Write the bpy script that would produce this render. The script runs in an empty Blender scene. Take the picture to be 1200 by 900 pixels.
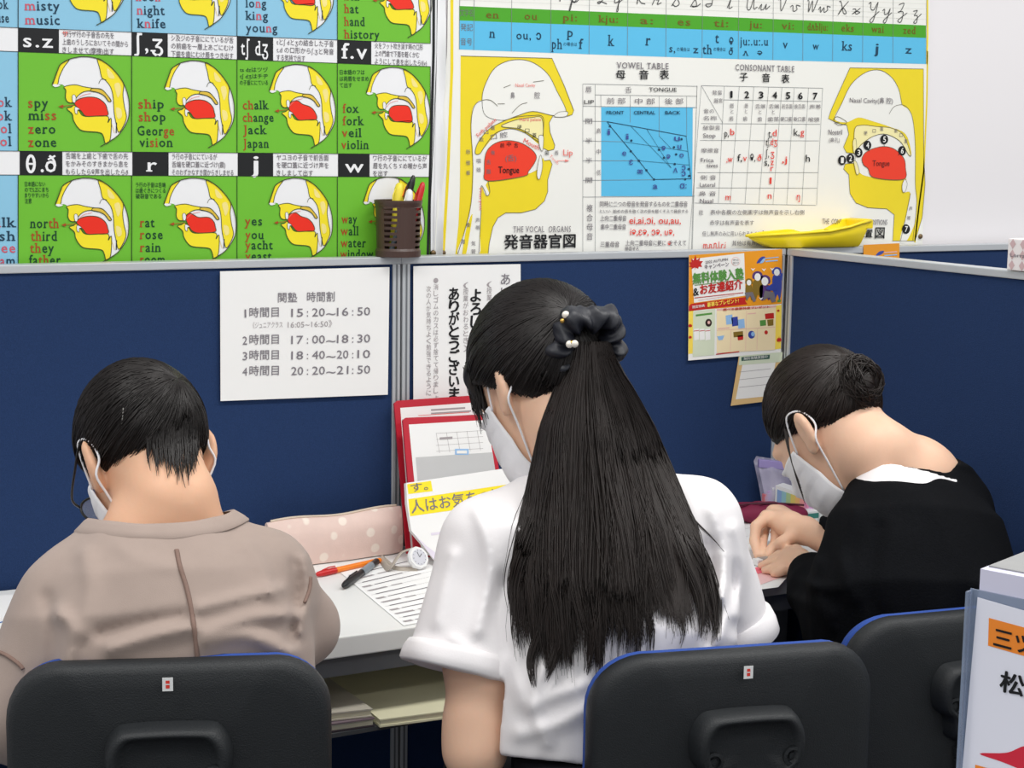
import bpy, bmesh, math, random
import numpy as np
from mathutils import Vector, Matrix
from mathutils.bvhtree import BVHTree

random.seed(7); RNG = np.random.default_rng(7)
SC = bpy.context.scene
PI = math.pi

# ------------------------------------------------------------------ camera
CAM = np.array([-1.1908, -2.5682, 1.4085]); YAW, PITCH, ROLL, FPX = .5006, .1424, .0144, 1971.5
def _axes():
    cy, sy, cp, sp = math.cos(YAW), math.sin(YAW), math.cos(PITCH), math.sin(PITCH)
    f = np.array([sy*cp, cy*cp, -sp]); r = np.array([cy, -sy, 0.]); u = np.cross(r, f)
    cr, sr = math.cos(ROLL), math.sin(ROLL)
    return cr*r+sr*u, -sr*r+cr*u, f
CR, CU, CF = _axes()
cd = bpy.data.cameras.new('camera'); cam = bpy.data.objects.new('camera', cd); SC.collection.objects.link(cam)
cd.sensor_fit = 'HORIZONTAL'; cd.sensor_width = 36; cd.lens = FPX/1200*36; cd.clip_start = .05; cd.clip_end = 60
cam.matrix_world = Matrix(((CR[0], CU[0], -CF[0], CAM[0]), (CR[1], CU[1], -CF[1], CAM[1]), (CR[2], CU[2], -CF[2], CAM[2]), (0, 0, 0, 1)))
SC.camera = cam

# ------------------------------------------------------------------ light and exposure
SC.view_settings.view_transform = 'Standard'; SC.view_settings.look = 'None'
SC.view_settings.gamma = 1; SC.view_settings.use_curve_mapping = False; SC.view_settings.exposure = 0.08
wd = bpy.data.worlds.new('room_light'); SC.world = wd; wd.use_nodes = True
wd.node_tree.nodes['Background'].inputs[0].default_value = (.93, .97, 1, 1)
wd.node_tree.nodes['Background'].inputs[1].default_value = .46
def ceiling_lamp(x, y, power, sx, sy, rz=0):
    l = bpy.data.lights.new('ceiling_tube', 'AREA'); l.shape = 'RECTANGLE'; l.size = sx; l.size_y = sy; l.energy = power
    l.color = (1, .985, .955)
    o = bpy.data.objects.new('ceiling_tube', l); SC.collection.objects.link(o); o.location = (x, y, 2.58); o.rotation_euler = (0, 0, rz)
for x in (-1.7, .2, 2.0):
    ceiling_lamp(x, -1.05, 19, 1.25, .30)
    ceiling_lamp(x, -3.1, 16, 1.25, .30)

# ------------------------------------------------------------------ pixel helpers (photo pixel -> point in the room)
def ray(px, py): return CF+((px-600)/FPX)*CR-((py-450)/FPX)*CU
def at(px, py, X=None, Y=None, Z=None, D=None):
    d = ray(px, py)
    t = (X-CAM[0])/d[0] if X is not None else (Y-CAM[1])/d[1] if Y is not None else (Z-CAM[2])/d[2] if Z is not None else D
    return CAM+t*d
def W(px, py, D): return at(px, py, D=D)

# ------------------------------------------------------------------ materials
def lin(c):
    c = c/255.
    return c/12.92 if c <= .04045 else ((c+.055)/1.055)**2.4
def srgb(r, g, b): return (lin(r), lin(g), lin(b), 1)
MATS = {}
def mat(name, rgb, rough=.6, metal=0., var=.06, vscale=40., bump=0., bscale=200., spec=.5, sheen=0., sss=0., trans=0., alpha=1., coat=0.):
    if name in MATS: return MATS[name]
    m = bpy.data.materials.new(name); m.use_nodes = True; nt = m.node_tree; b = nt.nodes['Principled BSDF']
    col = srgb(*rgb)
    tc = nt.nodes.new('ShaderNodeTexCoord')
    if var:
        nz = nt.nodes.new('ShaderNodeTexNoise'); nz.inputs['Scale'].default_value = vscale; nz.inputs['Detail'].default_value = 3
        nt.links.new(tc.outputs['Object'], nz.inputs['Vector'])
        mx = nt.nodes.new('ShaderNodeMix'); mx.data_type = 'RGBA'
        mx.inputs[6].default_value = tuple(max(0, c*(1-var)) for c in col[:3])+(1,)
        mx.inputs[7].default_value = tuple(min(1, c*(1+var)) for c in col[:3])+(1,)
        nt.links.new(nz.outputs['Fac'], mx.inputs[0]); nt.links.new(mx.outputs[2], b.inputs['Base Color'])
    else: b.inputs['Base Color'].default_value = col
    b.inputs['Roughness'].default_value = rough; b.inputs['Metallic'].default_value = metal
    b.inputs['Specular IOR Level'].default_value = spec
    if sheen: b.inputs['Sheen Weight'].default_value = sheen; b.inputs['Sheen Roughness'].default_value = .5
    if sss:
        b.inputs['Subsurface Weight'].default_value = sss; b.inputs['Subsurface Radius'].default_value = (.9, .35, .2); b.inputs['Subsurface Scale'].default_value = .008
    if trans: b.inputs['Transmission Weight'].default_value = trans; b.inputs['IOR'].default_value = 1.1
    if coat: b.inputs['Coat Weight'].default_value = coat; b.inputs['Coat Roughness'].default_value = .12
    b.inputs['Alpha'].default_value = alpha
    if bump:
        n2 = nt.nodes.new('ShaderNodeTexNoise'); n2.inputs['Scale'].default_value = bscale; n2.inputs['Detail'].default_value = 4
        nt.links.new(tc.outputs['Object'], n2.inputs['Vector'])
        bp = nt.nodes.new('ShaderNodeBump'); bp.inputs['Strength'].default_value = bump; bp.inputs['Distance'].default_value = .002
        nt.links.new(n2.outputs['Fac'], bp.inputs['Height']); nt.links.new(bp.outputs['Normal'], b.inputs['Normal'])
    MATS[name] = m; return m

M_WALL = mat('white_board_paint', (238, 234, 236), .35, var=.01, vscale=3, spec=.4)
M_FLOOR = mat('dark_floor_tile', (66, 66, 70), .6, var=.2, vscale=6)
M_BLUE = mat('navy_partition_fabric', (34, 55, 94), .92, var=.22, vscale=420, bump=.35, bscale=900, spec=.2)
M_ALU = mat('brushed_aluminium', (196, 199, 203), .42, metal=.35, var=.04, vscale=15)
M_ALU_D = mat('grey_aluminium_groove', (120, 123, 128), .5, metal=.4, var=.04)
M_DESK = mat('white_laminate', (232, 232, 230), .42, var=.015, vscale=8)
M_EDGE = mat('pale_edge_band', (206, 206, 203), .5, var=.03, vscale=30)
M_STEEL = mat('grey_powder_steel', (112, 115, 120), .5, var=.05)
M_PAPER = mat('white_paper', (240, 239, 238), .75, var=.012, vscale=12, spec=.25)
M_BLK = mat('black_ink', (24, 24, 27), .6, var=0, spec=.3)
M_GREYINK = mat('grey_ink', (118, 112, 118), .7, var=0, spec=.3)
M_GREYINK2 = mat('faded_grey_ink', (165, 158, 160), .7, var=0, spec=.3)
M_REDINK = mat('red_ink', (226, 62, 50), .6, var=0, spec=.3)
M_SHELL = mat('black_chair_plastic', (27, 30, 33), .52, var=.08, vscale=60, bump=.35, bscale=650, spec=.42)
M_CHBLUE = mat('blue_chair_fabric', (38, 72, 150), .9, var=.15, vscale=300, bump=.3, bscale=800)
M_SKIN = mat('skin', (226, 178, 146), .5, var=.06, vscale=22, bump=.06, bscale=260, sss=.18, spec=.35)
M_SKIN2 = mat('fair_skin', (232, 190, 162), .5, var=.06, vscale=22, bump=.06, bscale=260, sss=.18, spec=.35)
M_HAIR = mat('black_hair', (25, 20, 19), .48, var=.35, vscale=60, spec=.35)
M_HAIR2 = mat('dark_brown_hair', (36, 28, 25), .46, var=.35, vscale=60, spec=.4)
M_MASK = mat('white_mask_fabric', (236, 235, 238), .85, var=.02, vscale=80, bump=.15, bscale=900)
M_WSHIRT = mat('white_blouse_cloth', (236, 232, 233), .8, var=.015, vscale=20, bump=.08, bscale=500, spec=.25)
M_TAUPE = mat('taupe_jersey', (162, 145, 136), .88, var=.05, vscale=50, bump=.15, bscale=900, sheen=.15, spec=.2)
M_SEAM = mat('brown_seam_thread', (128, 104, 94), .9, var=.1, vscale=300)
M_BKNIT = mat('black_knit', (15, 16, 19), .95, var=.3, vscale=220, bump=.6, bscale=420, spec=.08)
M_BKCLOTH = mat('black_cloth', (22, 23, 28), .9, var=.15, vscale=80, spec=.2)

# ------------------------------------------------------------------ object helpers
ORIG = {}
def tag(o, label=None, cat=None, group=None, kind=None):
    if label: o['label'] = label
    if cat: o['category'] = cat
    if group: o['group'] = group
    if kind: o['kind'] = kind
    return o
def thing(name, loc, label, cat, group=None):
    o = bpy.data.objects.new(name, None); SC.collection.objects.link(o); o.empty_display_size = .05
    o.location = tuple(loc); ORIG[o.name] = np.array(loc, float)
    return tag(o, label, cat, group)
def mk(name, V, F, mats, parent=None, loc=None, idx=None, smooth=False, sharp=None):
    """V in room coordinates; the object's origin goes to its parent's origin, or to loc."""
    V = np.asarray(V, float)
    if parent is not None: org = ORIG[parent.name]
    elif loc is not None: org = np.array(loc, float)
    else:
        org = np.array([(V[:, 0].min()+V[:, 0].max())/2, (V[:, 1].min()+V[:, 1].max())/2, V[:, 2].min()])
    me = bpy.data.meshes.new(name); me.from_pydata((V-org).tolist(), [], [list(map(int, f)) for f in F])
    for m in (mats if isinstance(mats, (list, tuple)) else [mats]): me.materials.append(m)
    if idx is not None: me.polygons.foreach_set('material_index', np.asarray(idx, dtype=np.int32))
    if smooth:
        me.polygons.foreach_set('use_smooth', np.ones(len(me.polygons), dtype=bool))
        if sharp: me.set_sharp_from_angle(angle=math.radians(sharp))
    me.update()
    o = bpy.data.objects.new(name, me); SC.collection.objects.link(o)
    if parent is not None: o.parent = parent
    else: o.location = tuple(org)
    ORIG[o.name] = org
    return o
class MB:
    """collects shapes into one mesh"""
    def __init__(s): s.V = []; s.F = []; s.I = []; s.n = 0
    def add(s, V, F, mi=0):
        V = np.asarray(V, float); s.V.append(V); s.F += [[i+s.n for i in f] for f in F]; s.I += [mi]*len(F); s.n += len(V); return s
    def box(s, lo, hi, mi=0, R=None, c=None, bev=0):
        lo = np.array(lo, float); hi = np.array(hi, float)
        bm = bmesh.new(); bmesh.ops.create_cube(bm, size=1)
        for v in bm.verts: v.co = Vector(tuple((lo+hi)/2+np.array(v.co)*(hi-lo)))
        if bev: bmesh.ops.bevel(bm, geom=list(bm.edges), offset=bev, segments=2, affect='EDGES', profile=.6)
        V = np.array([v.co[:] for v in bm.verts]); bm.verts.index_update(); F = [[v.index for v in f.verts] for f in bm.faces]; bm.free()
        if R is not None: V = V@np.array(R).T
        if c is not None: V = V+np.array(c)
        return s.add(V, F, mi)
    def tube(s, pts, r, n=8, mi=0, cap=True, flat=None):
        P = np.asarray(pts, float); k = len(P); r = np.broadcast_to(np.asarray(r, float), (k,))
        T = np.gradient(P, axis=0); T /= np.linalg.norm(T, axis=1)[:, None]+1e-12
        up = np.array([0, 0, 1.]) if abs(T[0][2]) < .9 else np.array([1., 0, 0]); V = []
        a = np.cross(T[0], up); a /= np.linalg.norm(a)
        for i in range(k):
            a = a-T[i]*(a@T[i]); a /= np.linalg.norm(a)+1e-12; b = np.cross(T[i], a)
            for j in range(n):
                t = 2*PI*j/n; V.append(P[i]+r[i]*(math.cos(t)*a+math.sin(t)*b*(flat or 1)))
        F = [[i*n+j, i*n+(j+1) % n, (i+1)*n+(j+1) % n, (i+1)*n+j] for i in range(k-1) for j in range(n)]
        if cap: F += [list(range(n))[::-1], [(k-1)*n+j for j in range(n)]]
        return s.add(V, F, mi)
    def lathe(s, prof, c, axis=(0, 0, 1), n=32, mi=0, closed=False):
        ax = np.array(axis, float); ax /= np.linalg.norm(ax)
        a = np.cross(ax, [1, 0, 0]) if abs(ax[0]) < .9 else np.cross(ax, [0, 1, 0]); a /= np.linalg.norm(a); b = np.cross(ax, a)
        V = [np.array(c)+h*ax+rr*(math.cos(2*PI*j/n)*a+math.sin(2*PI*j/n)*b) for rr, h in prof for j in range(n)]
        k = len(prof)
        F = [[i*n+j, i*n+(j+1) % n, (i+1)*n+(j+1) % n, (i+1)*n+j] for i in range(k-1) for j in range(n)]
        F += [list(range(n))[::-1], [(k-1)*n+j for j in range(n)]]
        return s.add(V, F, mi)
    def prism(s, loop, off, mi=0):
        L = np.asarray(loop, float); n = len(L); V = np.vstack([L, L+np.array(off)])
        F = [list(range(n))[::-1], list(range(n, 2*n))]+[[i, (i+1) % n, n+(i+1) % n, n+i] for i in range(n)]
        return s.add(V, F, mi)
    def build(s, name, mats, parent=None, loc=None, smooth=False, sharp=None):
        return mk(name, np.vstack(s.V), s.F, mats, parent, loc, s.I, smooth, sharp)
def rrect(x0, y0, x1, y1, r, n=6):
    out = []
    for cx, cy, a in ((x1-r, y1-r, 0), (x0+r, y1-r, 90), (x0+r, y0+r, 180), (x1-r, y0+r, 270)):
        out += [(cx+r*math.cos(math.radians(a+90*i/n)), cy+r*math.sin(math.radians(a+90*i/n))) for i in range(n+1)]
    return out
def smoothpts(P, n=8, closed=False):
    """Catmull-Rom through the points"""
    P = np.asarray(P, float); k = len(P); out = []
    for i in range(k if closed else k-1):
        p = [P[(i+j-1) % k] if closed else P[min(max(i+j-1, 0), k-1)] for j in range(4)]
        for t in np.arange(n)/n:
            out.append(.5*((2*p[1])+(p[2]-p[0])*t+(2*p[0]-5*p[1]+4*p[2]-p[3])*t*t+(3*p[1]-p[0]-3*p[2]+p[3])*t**3))
    if not closed: out.append(P[-1])
    return np.array(out)

# ------------------------------------------------------------------ printing: ink shapes lying on a sheet
_TX = {}
def glyphs(s, bold=0., shear=0., serif=False):
    k = (s, round(bold, 4), shear, serif)
    if k in _TX: return _TX[k]
    cu = bpy.data.curves.new('t', 'FONT'); cu.body = s; cu.size = 1; cu.resolution_u = 2; cu.shear = shear; cu.fill_mode = 'FRONT'
    if serif: cu.space_character = 1.16
    ob = bpy.data.objects.new('t', cu); SC.collection.objects.link(ob)
    dg = bpy.context.evaluated_depsgraph_get(); me = bpy.data.meshes.new_from_object(ob.evaluated_get(dg))
    V = np.array([v.co[:2] for v in me.vertices]) if len(me.vertices) else np.zeros((0, 2)); F = [list(p.vertices) for p in me.polygons]
    Zs = np.zeros(len(V))
    if serif and len(V):
        cnt = {}
        for f in F:
            for i in range(len(f)):
                e = tuple(sorted((f[i], f[(i+1) % len(f)]))); cnt[e] = cnt.get(e, 0)+1
        add = []
        for (i, j), n in cnt.items():
            if n != 1: continue
            p, q = V[i], V[j]; w = abs(p[0]-q[0])
            if abs(p[1]-q[1]) > .012 or not .05 < w < .2: continue
            y = (p[1]+q[1])/2; x0, x1 = min(p[0], q[0]), max(p[0], q[0])
            if abs(y) < .02: add.append((x0-.06, x1+.06, y, y+.05))
            elif y < -.15: add.append((x0-.05, x1+.05, y, y+.045))
            elif y > .45: add.append((x0-.07, x1+(.02 if y < .75 else .02), y-.055, y))
        for x0, x1, y0, y1 in add:
            n = len(V); V = np.vstack([V, [(x0, y0), (x1, y0), (x1, y1), (x0, y1)]]); F.append([n, n+1, n+2, n+3]); Zs = np.append(Zs, [.10]*4)
    if bold and len(V):
        n = len(V); V0, F0, Z0 = V, F, Zs; V, F, Zs = [], [], []
        for i, (dx, dy) in enumerate(((-1, 0), (1, 0), (0, .8), (0, -.8))): V.append(V0+np.array([dx, dy])*bold*.9); F += [[j+n*i for j in f] for f in F0]; Zs.append(Z0+.2*i)
        V = np.vstack(V); Zs = np.concatenate(Zs)
    V = np.column_stack([V, Zs]) if len(V) else np.zeros((0, 3))
    bpy.data.objects.remove(ob); bpy.data.curves.remove(cu); bpy.data.meshes.remove(me)
    _TX[k] = (V, F); return _TX[k]
class Print:
    """sheet in a plane; all 2-D input runs through conv() -> (u,v) metres in the plane; O,U,Vv,N place it in the room"""
    def __init__(s, O, U, Vv, conv=None):
        s.O, s.U, s.Vv = (np.array(q, float) for q in (O, U, Vv)); s.N = np.cross(s.U, s.Vv); s.conv = conv or (lambda x, y: (x, y))
        s.mb = MB(); s.mats = []
    def mi(s, m):
        if m not in s.mats: s.mats.append(m)
        return s.mats.index(m)
    def p3(s, uv, layer): return s.O+uv[0]*s.U+uv[1]*s.Vv+s.N*(.00025*layer)
    def sheet(s, pts, m, t=.0006):
        L = [s.p3(s.conv(*p), 0) for p in pts]; s.mb.prism(L, -s.N*t, s.mi(m))
    def poly(s, pts, m, layer=1, sm=0):
        if sm: pts = smoothpts(pts, sm, True)
        L = [s.p3(s.conv(*p), layer) for p in pts]
        nrm = sum((np.cross(np.array(L[i])-L[0], np.array(L[(i+1) % len(L)])-L[0]) for i in range(len(L))), np.zeros(3))
        if nrm@s.N < 0: L = L[::-1]
        s.mb.add(L, [list(range(len(L)))], s.mi(m))
    def rect(s, x0, y0, x1, y1, m, layer=1): s.poly([(x0, y0), (x1, y0), (x1, y1), (x0, y1)], m, layer)
    def ell(s, x, y, rx, ry, m, layer=1, n=20): s.poly([(x+rx*math.cos(2*PI*i/n), y+ry*math.sin(2*PI*i/n)) for i in range(n)], m, layer)
    def line(s, pts, w, m, layer=2, sm=0, closed=False):
        if sm: pts = smoothpts(pts, sm, closed)
        P = [np.array(s.conv(*p)) for p in pts]
        if closed: P = P+[P[0]]
        P = np.array(P); T = np.gradient(P, axis=0); T /= np.linalg.norm(T, axis=1)[:, None]+1e-12; n = np.stack([-T[:, 1], T[:, 0]], 1)*w/2
        V = [s.p3(q, layer) for q in np.vstack([P+n, P-n])]; k = len(P)
        s.mb.add(V, [[i, k+i, k+i+1, i+1] for i in range(k-1)], s.mi(m))
    def shape(s, pts, m, ink, w, layer=1, sm=6):
        s.poly(pts, m, layer, sm); s.line(pts, w, ink, layer+1, sm, True)
    def text(s, t, x0, y0, h, m, x1=None, y1=None, layer=3, bold=0., shear=0., cjk=None, serif=False):
        """baseline starts at (x0,y0), runs to (x1,y1); h = cap height in input units"""
        V, F = glyphs(t, bold, shear, serif)
        if not len(V): return
        a = np.array(s.conv(x0, y0)); up = np.array(s.conv(x0, y0-h))-a; H = np.linalg.norm(up)
        if cjk is None: cjk = any(ord(c) > 0x2E00 for c in t)
        ch = .86 if cjk else .70
        k = H/ch; lo, hi = V[:, 0].min(), V[:, 0].max()
        if x1 is not None:
            e = np.array(s.conv(x1, y0 if y1 is None else y1))-a; L = np.linalg.norm(e); d = e/L; kx = L/(hi-lo)
        else: e = np.array(s.conv(x0+10, y0 if y1 is None else y1))-a; d = e/np.linalg.norm(e); kx = k
        n = np.array([-d[1], d[0]])
        if n[1] < 0 and abs(n[1]) > .3: n = -n
        yb = .08 if cjk else 0
        Q = a+np.outer((V[:, 0]-lo)*kx, d)+np.outer((V[:, 1]+yb)*k, n)
        s.mb.add([s.p3(q, layer+z) for q, z in zip(Q, V[:, 2])], F, s.mi(m))
    def segs(s, parts, x0, y0, h, x1, y1=None, bold=.015, layer=3):
        """one word whose letters change colour"""
        full = ''.join(p[0] for p in parts)
        def wd(t):
            V, _ = glyphs(t+'l', bold, 0., True); W0, _ = glyphs('l', bold, 0., True); return V[:, 0].max()-W0[:, 0].max()
        tot = glyphs(full, bold, 0., True)[0]; lo, hi = tot[:, 0].min(), tot[:, 0].max(); pre = ''
        for t, m in parts:
            V, F = glyphs(t, bold, 0., True); off = wd(pre) if pre else 0
            a = x0+(off+V[:, 0].min()-lo)/(hi-lo)*(x1-x0); b = x0+(off+V[:, 0].max()-lo)/(hi-lo)*(x1-x0)
            yy0 = y0+((y1 or y0)-y0)*(a-x0)/(x1-x0); yy1 = y0+((y1 or y0)-y0)*(b-x0)/(x1-x0)
            s.text(t, a, yy0, h, m, b, yy1, layer, bold, serif=True); pre += t
    def build(s, name, parent=None, loc=None): return s.mb.build(name, s.mats, parent, loc)
def on_plane_y(Y):
    """photo pixel -> (x,z) on the wall plane at depth Y"""
    def c(px, py):
        p = at(px, py, Y=Y); return (p[0], p[2])
    return c
# ------------------------------------------------------------------ room shell
WALLY = .055; TOP = 1.2165; DZ = .72; XC = .806
b = MB(); b.box((-2.6, WALLY, 0), (3.2, WALLY+.1, 2.7)); tag(b.build('wall_back', M_WALL), kind='structure')
b = MB(); b.box((-2.6, -4.2, -.05), (3.2, WALLY+.1, 0)); tag(b.build('floor', M_FLOOR), kind='structure')
def partition(a, d, n, L, label):
    """a: start on the front face at floor level; d: along; n: out of the front face; posts at both ends"""
    a = np.array(a, float); d = np.array(d, float); n = np.array(n, float)
    r = thing('partition_panel', a, label, 'partition', 'navy desk partitions'); r['kind'] = 'thing'
    def bx(u0, u1, z0, z1, t0, t1, name, m, bev=.0015):
        q = MB(); A = a+d*u0+n*t0; B = a+d*u1+n*t1
        q.box(np.minimum(A, B)+[0, 0, z0], np.maximum(A, B)+[0, 0, z1], bev=bev); return q.build(name, m, r)
    T = .034
    bx(.016, L-.016, .09, TOP-.0115, -T+.004, -.004, 'fabric_panel', M_BLUE, 0)
    bx(.0, L, TOP-.0125, TOP, -T, 0, 'top_rail', M_ALU)
    for s in (0, 1):
        u = .002 if s == 0 else L-.016
        bx(u, u+.014, .0, TOP-.0125, -T, 0, 'side_post', M_ALU)
        gq = bx(u+.0055, u+.0085, .01, TOP-.013, -T+.01, .0006, 'groove', M_ALU_D, 0)
    bx(.016, L-.016, .06, .09, -T, 0, 'base_rail', M_ALU)
    return r
partition((-1.2, 0, 0), (1, 0, 0), (0, -1, 0), 1.2, 'navy fabric partition behind the student in the taupe shirt, left of the grey post')
partition((0, 0, 0), (1, 0, 0), (0, -1, 0), XC, 'navy fabric partition behind the ponytail student, carrying the autumn flyer')
partition((XC+.036, 0, 0), (1, 0, 0), (0, -1, 0), 1.2, 'navy partition strip seen beyond the corner, above the side partition rail')
partition((XC, -.002, 0), (0, -1, 0), (-1, 0, 0), 1.2, 'navy side partition running toward the viewer beside the black sweater student')

# ------------------------------------------------------------------ left poster: consonant chart
P_G = mat('print_green', (110, 188, 48), .45, var=.02, vscale=5, spec=.4); P_LB = mat('print_pale_blue', (140, 196, 224), .45, var=.02, vscale=5, spec=.4)
P_Y = mat('print_yellow', (246, 226, 40), .45, var=.02, spec=.4); P_YP = mat('print_pale_yellow', (245, 228, 140), .45, var=.02, spec=.4)
P_TAN = mat('print_ochre', (226, 190, 62), .45, var=.02, spec=.4)
P_R = mat('print_red', (238, 44, 22), .45, var=.02, spec=.4); P_W = mat('print_white', (238, 238, 240), .42, var=.01, spec=.4)
P_K = mat('print_black', (20, 21, 24), .45, var=0, spec=.4); P_DG = mat('print_dark_green_ink', (22, 70, 42), .5, var=0, spec=.3)
P_BR = mat('print_red_brown_ink', (168, 78, 34), .5, var=0, spec=.3); P_NV = mat('print_navy_ink', (30, 62, 84), .5, var=0, spec=.3)
P_PK = mat('print_rose_ink', (206, 92, 110), .5, var=0, spec=.3); P_LINE = mat('print_outline', (66, 74, 40), .5, var=0, spec=.3)
P_PINK = mat('print_faint_red', (236, 130, 122), .5, var=0, spec=.3)
cv = on_plane_y(WALLY-.002)
pr = Print((0, WALLY-.002, 0), (1, 0, 0), (0, 0, 1), cv)
XB = [-90, 21, 154, 277.5, 395, 504]
def yl(a, b_): return lambda x: a+(b_-a)*(x-20)/485.
H1t, H1b, H2t, H2b, H0b = yl(32.5, 51), yl(60.5, 78), yl(177, 181), yl(205, 207.5), yl(-82, -51)
R3b = yl(321, 311); YTOP = yl(-110, -75)
pr.sheet([(-130, -118), (-130, 335), (514, 316), (519, -78)], P_W)
# black and white border rules on the right
pr.line([(508.5, -80), (508, 60), (505, 170), (502.5, 250), (501, 308)], .005, P_K, 2)
pr.line([(512.5, -80), (512, 60), (508, 160), (504.5, 235), (503.5, 308)], .0012, P_K, 2)
cells = {(0, 0): P_LB, (1, 0): P_LB, (2, 0): P_LB, (3, 0): P_G}
for c in range(-1, 4):
    x0, x1 = XB[c+1], XB[c+2]
    for rw, (t, bt) in enumerate(((H0b, H1t), (H1b, H2t), (H2b, R3b))):
        m = P_LB if c < 0 else cells.get((c, rw), P_G)
        pr.poly([(x0, t(x0)), (x1, t(x1)), (x1, bt(x1)), (x0, bt(x0))], m, 1)
        pr.line([(x1, t(x1)), (x1, bt(x1))], .0011, P_K, 6)
    for t, bt in ((H1t, H1b), (H2t, H2b)):
        pr.line([(x0, t(x0)), (x1, t(x1))], .0008, P_K, 4); pr.line([(x0, bt(x0)), (x1, bt(x1))], .0008, P_K, 4)
XK = [(21, 69), (154, 196.5), (277.5, 320), (395, 435)]
XK2 = [(23, 73), (155, 197.5), (278.5, 320), (396, 433)]
syms = [('s.z', 'ʃ,ʒ', 'tʃ dʒ', 'f.v'), ('θ.ð', 'r', 'j', 'w')]
symx = [((27, 62), (157, 191), (282, 314), (400, 430)), ((31, 71), (171, 184), (294, 303), (404, 426))]
for c in range(4):
    for k, (t, bt, xk) in enumerate(((H1t, H1b, XK), (H2t, H2b, XK2))):
        a, e = xk[c]; pr.poly([(a, t(a)), (e, t(e)), (e, bt(e)), (a, bt(a))], P_K, 2)
        sx = symx[k][c]; h = {'s.z': 16, 'ʃ,ʒ': 18, 'tʃ dʒ': 17, 'f.v': 18, 'θ.ð': 20, 'r': 16, 'j': 20, 'w': 15}[syms[k][c]]
        if c == 1 and k == 0: h = 19
        if syms[k][c] == 'θ.ð':
            pr.line([(36+4.2*math.cos(a_), 192-9.5*math.sin(a_)) for a_ in np.linspace(0, 2*PI, 24, endpoint=False)], .0042, P_W, 3, 0, True); pr.line([(33, 192), (39, 192)], .003, P_W, 4); pr.text('.ð', 47.5, 201.5, 20, P_W, 66, bold=.015, cjk=False); continue
        pr.text(syms[k][c], sx[0], bt(sx[0])-(6 if k == 0 else 5), h, P_W, sx[1], bt(sx[1])-(6 if k == 0 else 5), bold=.015, cjk=False, serif=True)
notes = {(0, 0): ['サ行ザ行の子音舌の先を', '上歯のうしろにおいてその間から', 'きしませて(摩擦)出す'], (1, 0): ['シ及ジの子音ににているが舌', 'の前歯を一層上あごにむけ', '下歯を歯にむけ唇をつき出す'],
         (2, 0): ['tとʃ dとʒの結合した子音', 't.d の口形からʃ.ʒと発音', 'する気持で出す'], (3, 0): ['火をフット吹き消す時の口形', '上の門歯で下唇を軽くかむ', 'ようにして息を出したらf(v)'],
         (0, 1): ['舌端を上歯と下歯で舌の先', 'をかみそのすきまから息を', 'もらしたらθ声を出したらð'], (1, 1): ['ラ行の子音ににているが', '舌端を硬口蓋に近づけ(震)', 'そのわずかなすき間からきしませる'],
         (2, 1): ['ヤユヨの子音で前舌面', 'を硬口蓋に近づけ声を', 'きしまして出す'], (3, 1): ['ワ行の子音ににているが', '唇を丸くちゞめ喉から声', 'を出す']}
for (c, k), L in notes.items():
    t, bt = ((H1t, H1b), (H2t, H2b))[k]; a = (XK, XK2)[k][c][1]+4; e = XB[c+2]-4
    for i, s in enumerate(L):
        hh = (bt(a)-t(a))/3.0; ex = a+(e-a)*min(1, len(s)/max(11, max(map(len, L))-1))
        y0 = t(a)+hh*(i+.93); y1 = y0+(t(ex)-t(a))
        pr.text(s, a, y0, hh*.74, M_GREYINK, ex, y1, cjk=True, bold=.004)
    if k == 0 and c == 0: pr.text('サ', a, t(a)+8.5, 6.5, P_PINK, a+7, layer=4, cjk=True, bold=.02)
GN = {(0, 2): (['日本語にない', 'のでS.Zにまち', 'まりやすいから', '注意'], 29, 57, 212), (1, 2): (['ラ行の子音は舌端', 'は歯ぐきにつくる', '破裂音である'], 159, 194, 213), (2, 1): (['ts dzはツヅ', 'tʃ dʒはチヂ', 'の子音ににている'], 281, 314, 77), (3, 1): (['日本語のフは', 'は両唇をせまめ', 'て出す'], 398, 432, 80)}
for (c, r_), (L, a, e, y) in GN.items():
    for i, s in enumerate(L): pr.text(s, a, y+(i+1)*(7.6 if r_ == 1 else 6.6), 5.6, P_DG, a+(e-a)*min(1, len(s)/7.), cjk=True, bold=.004)
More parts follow.
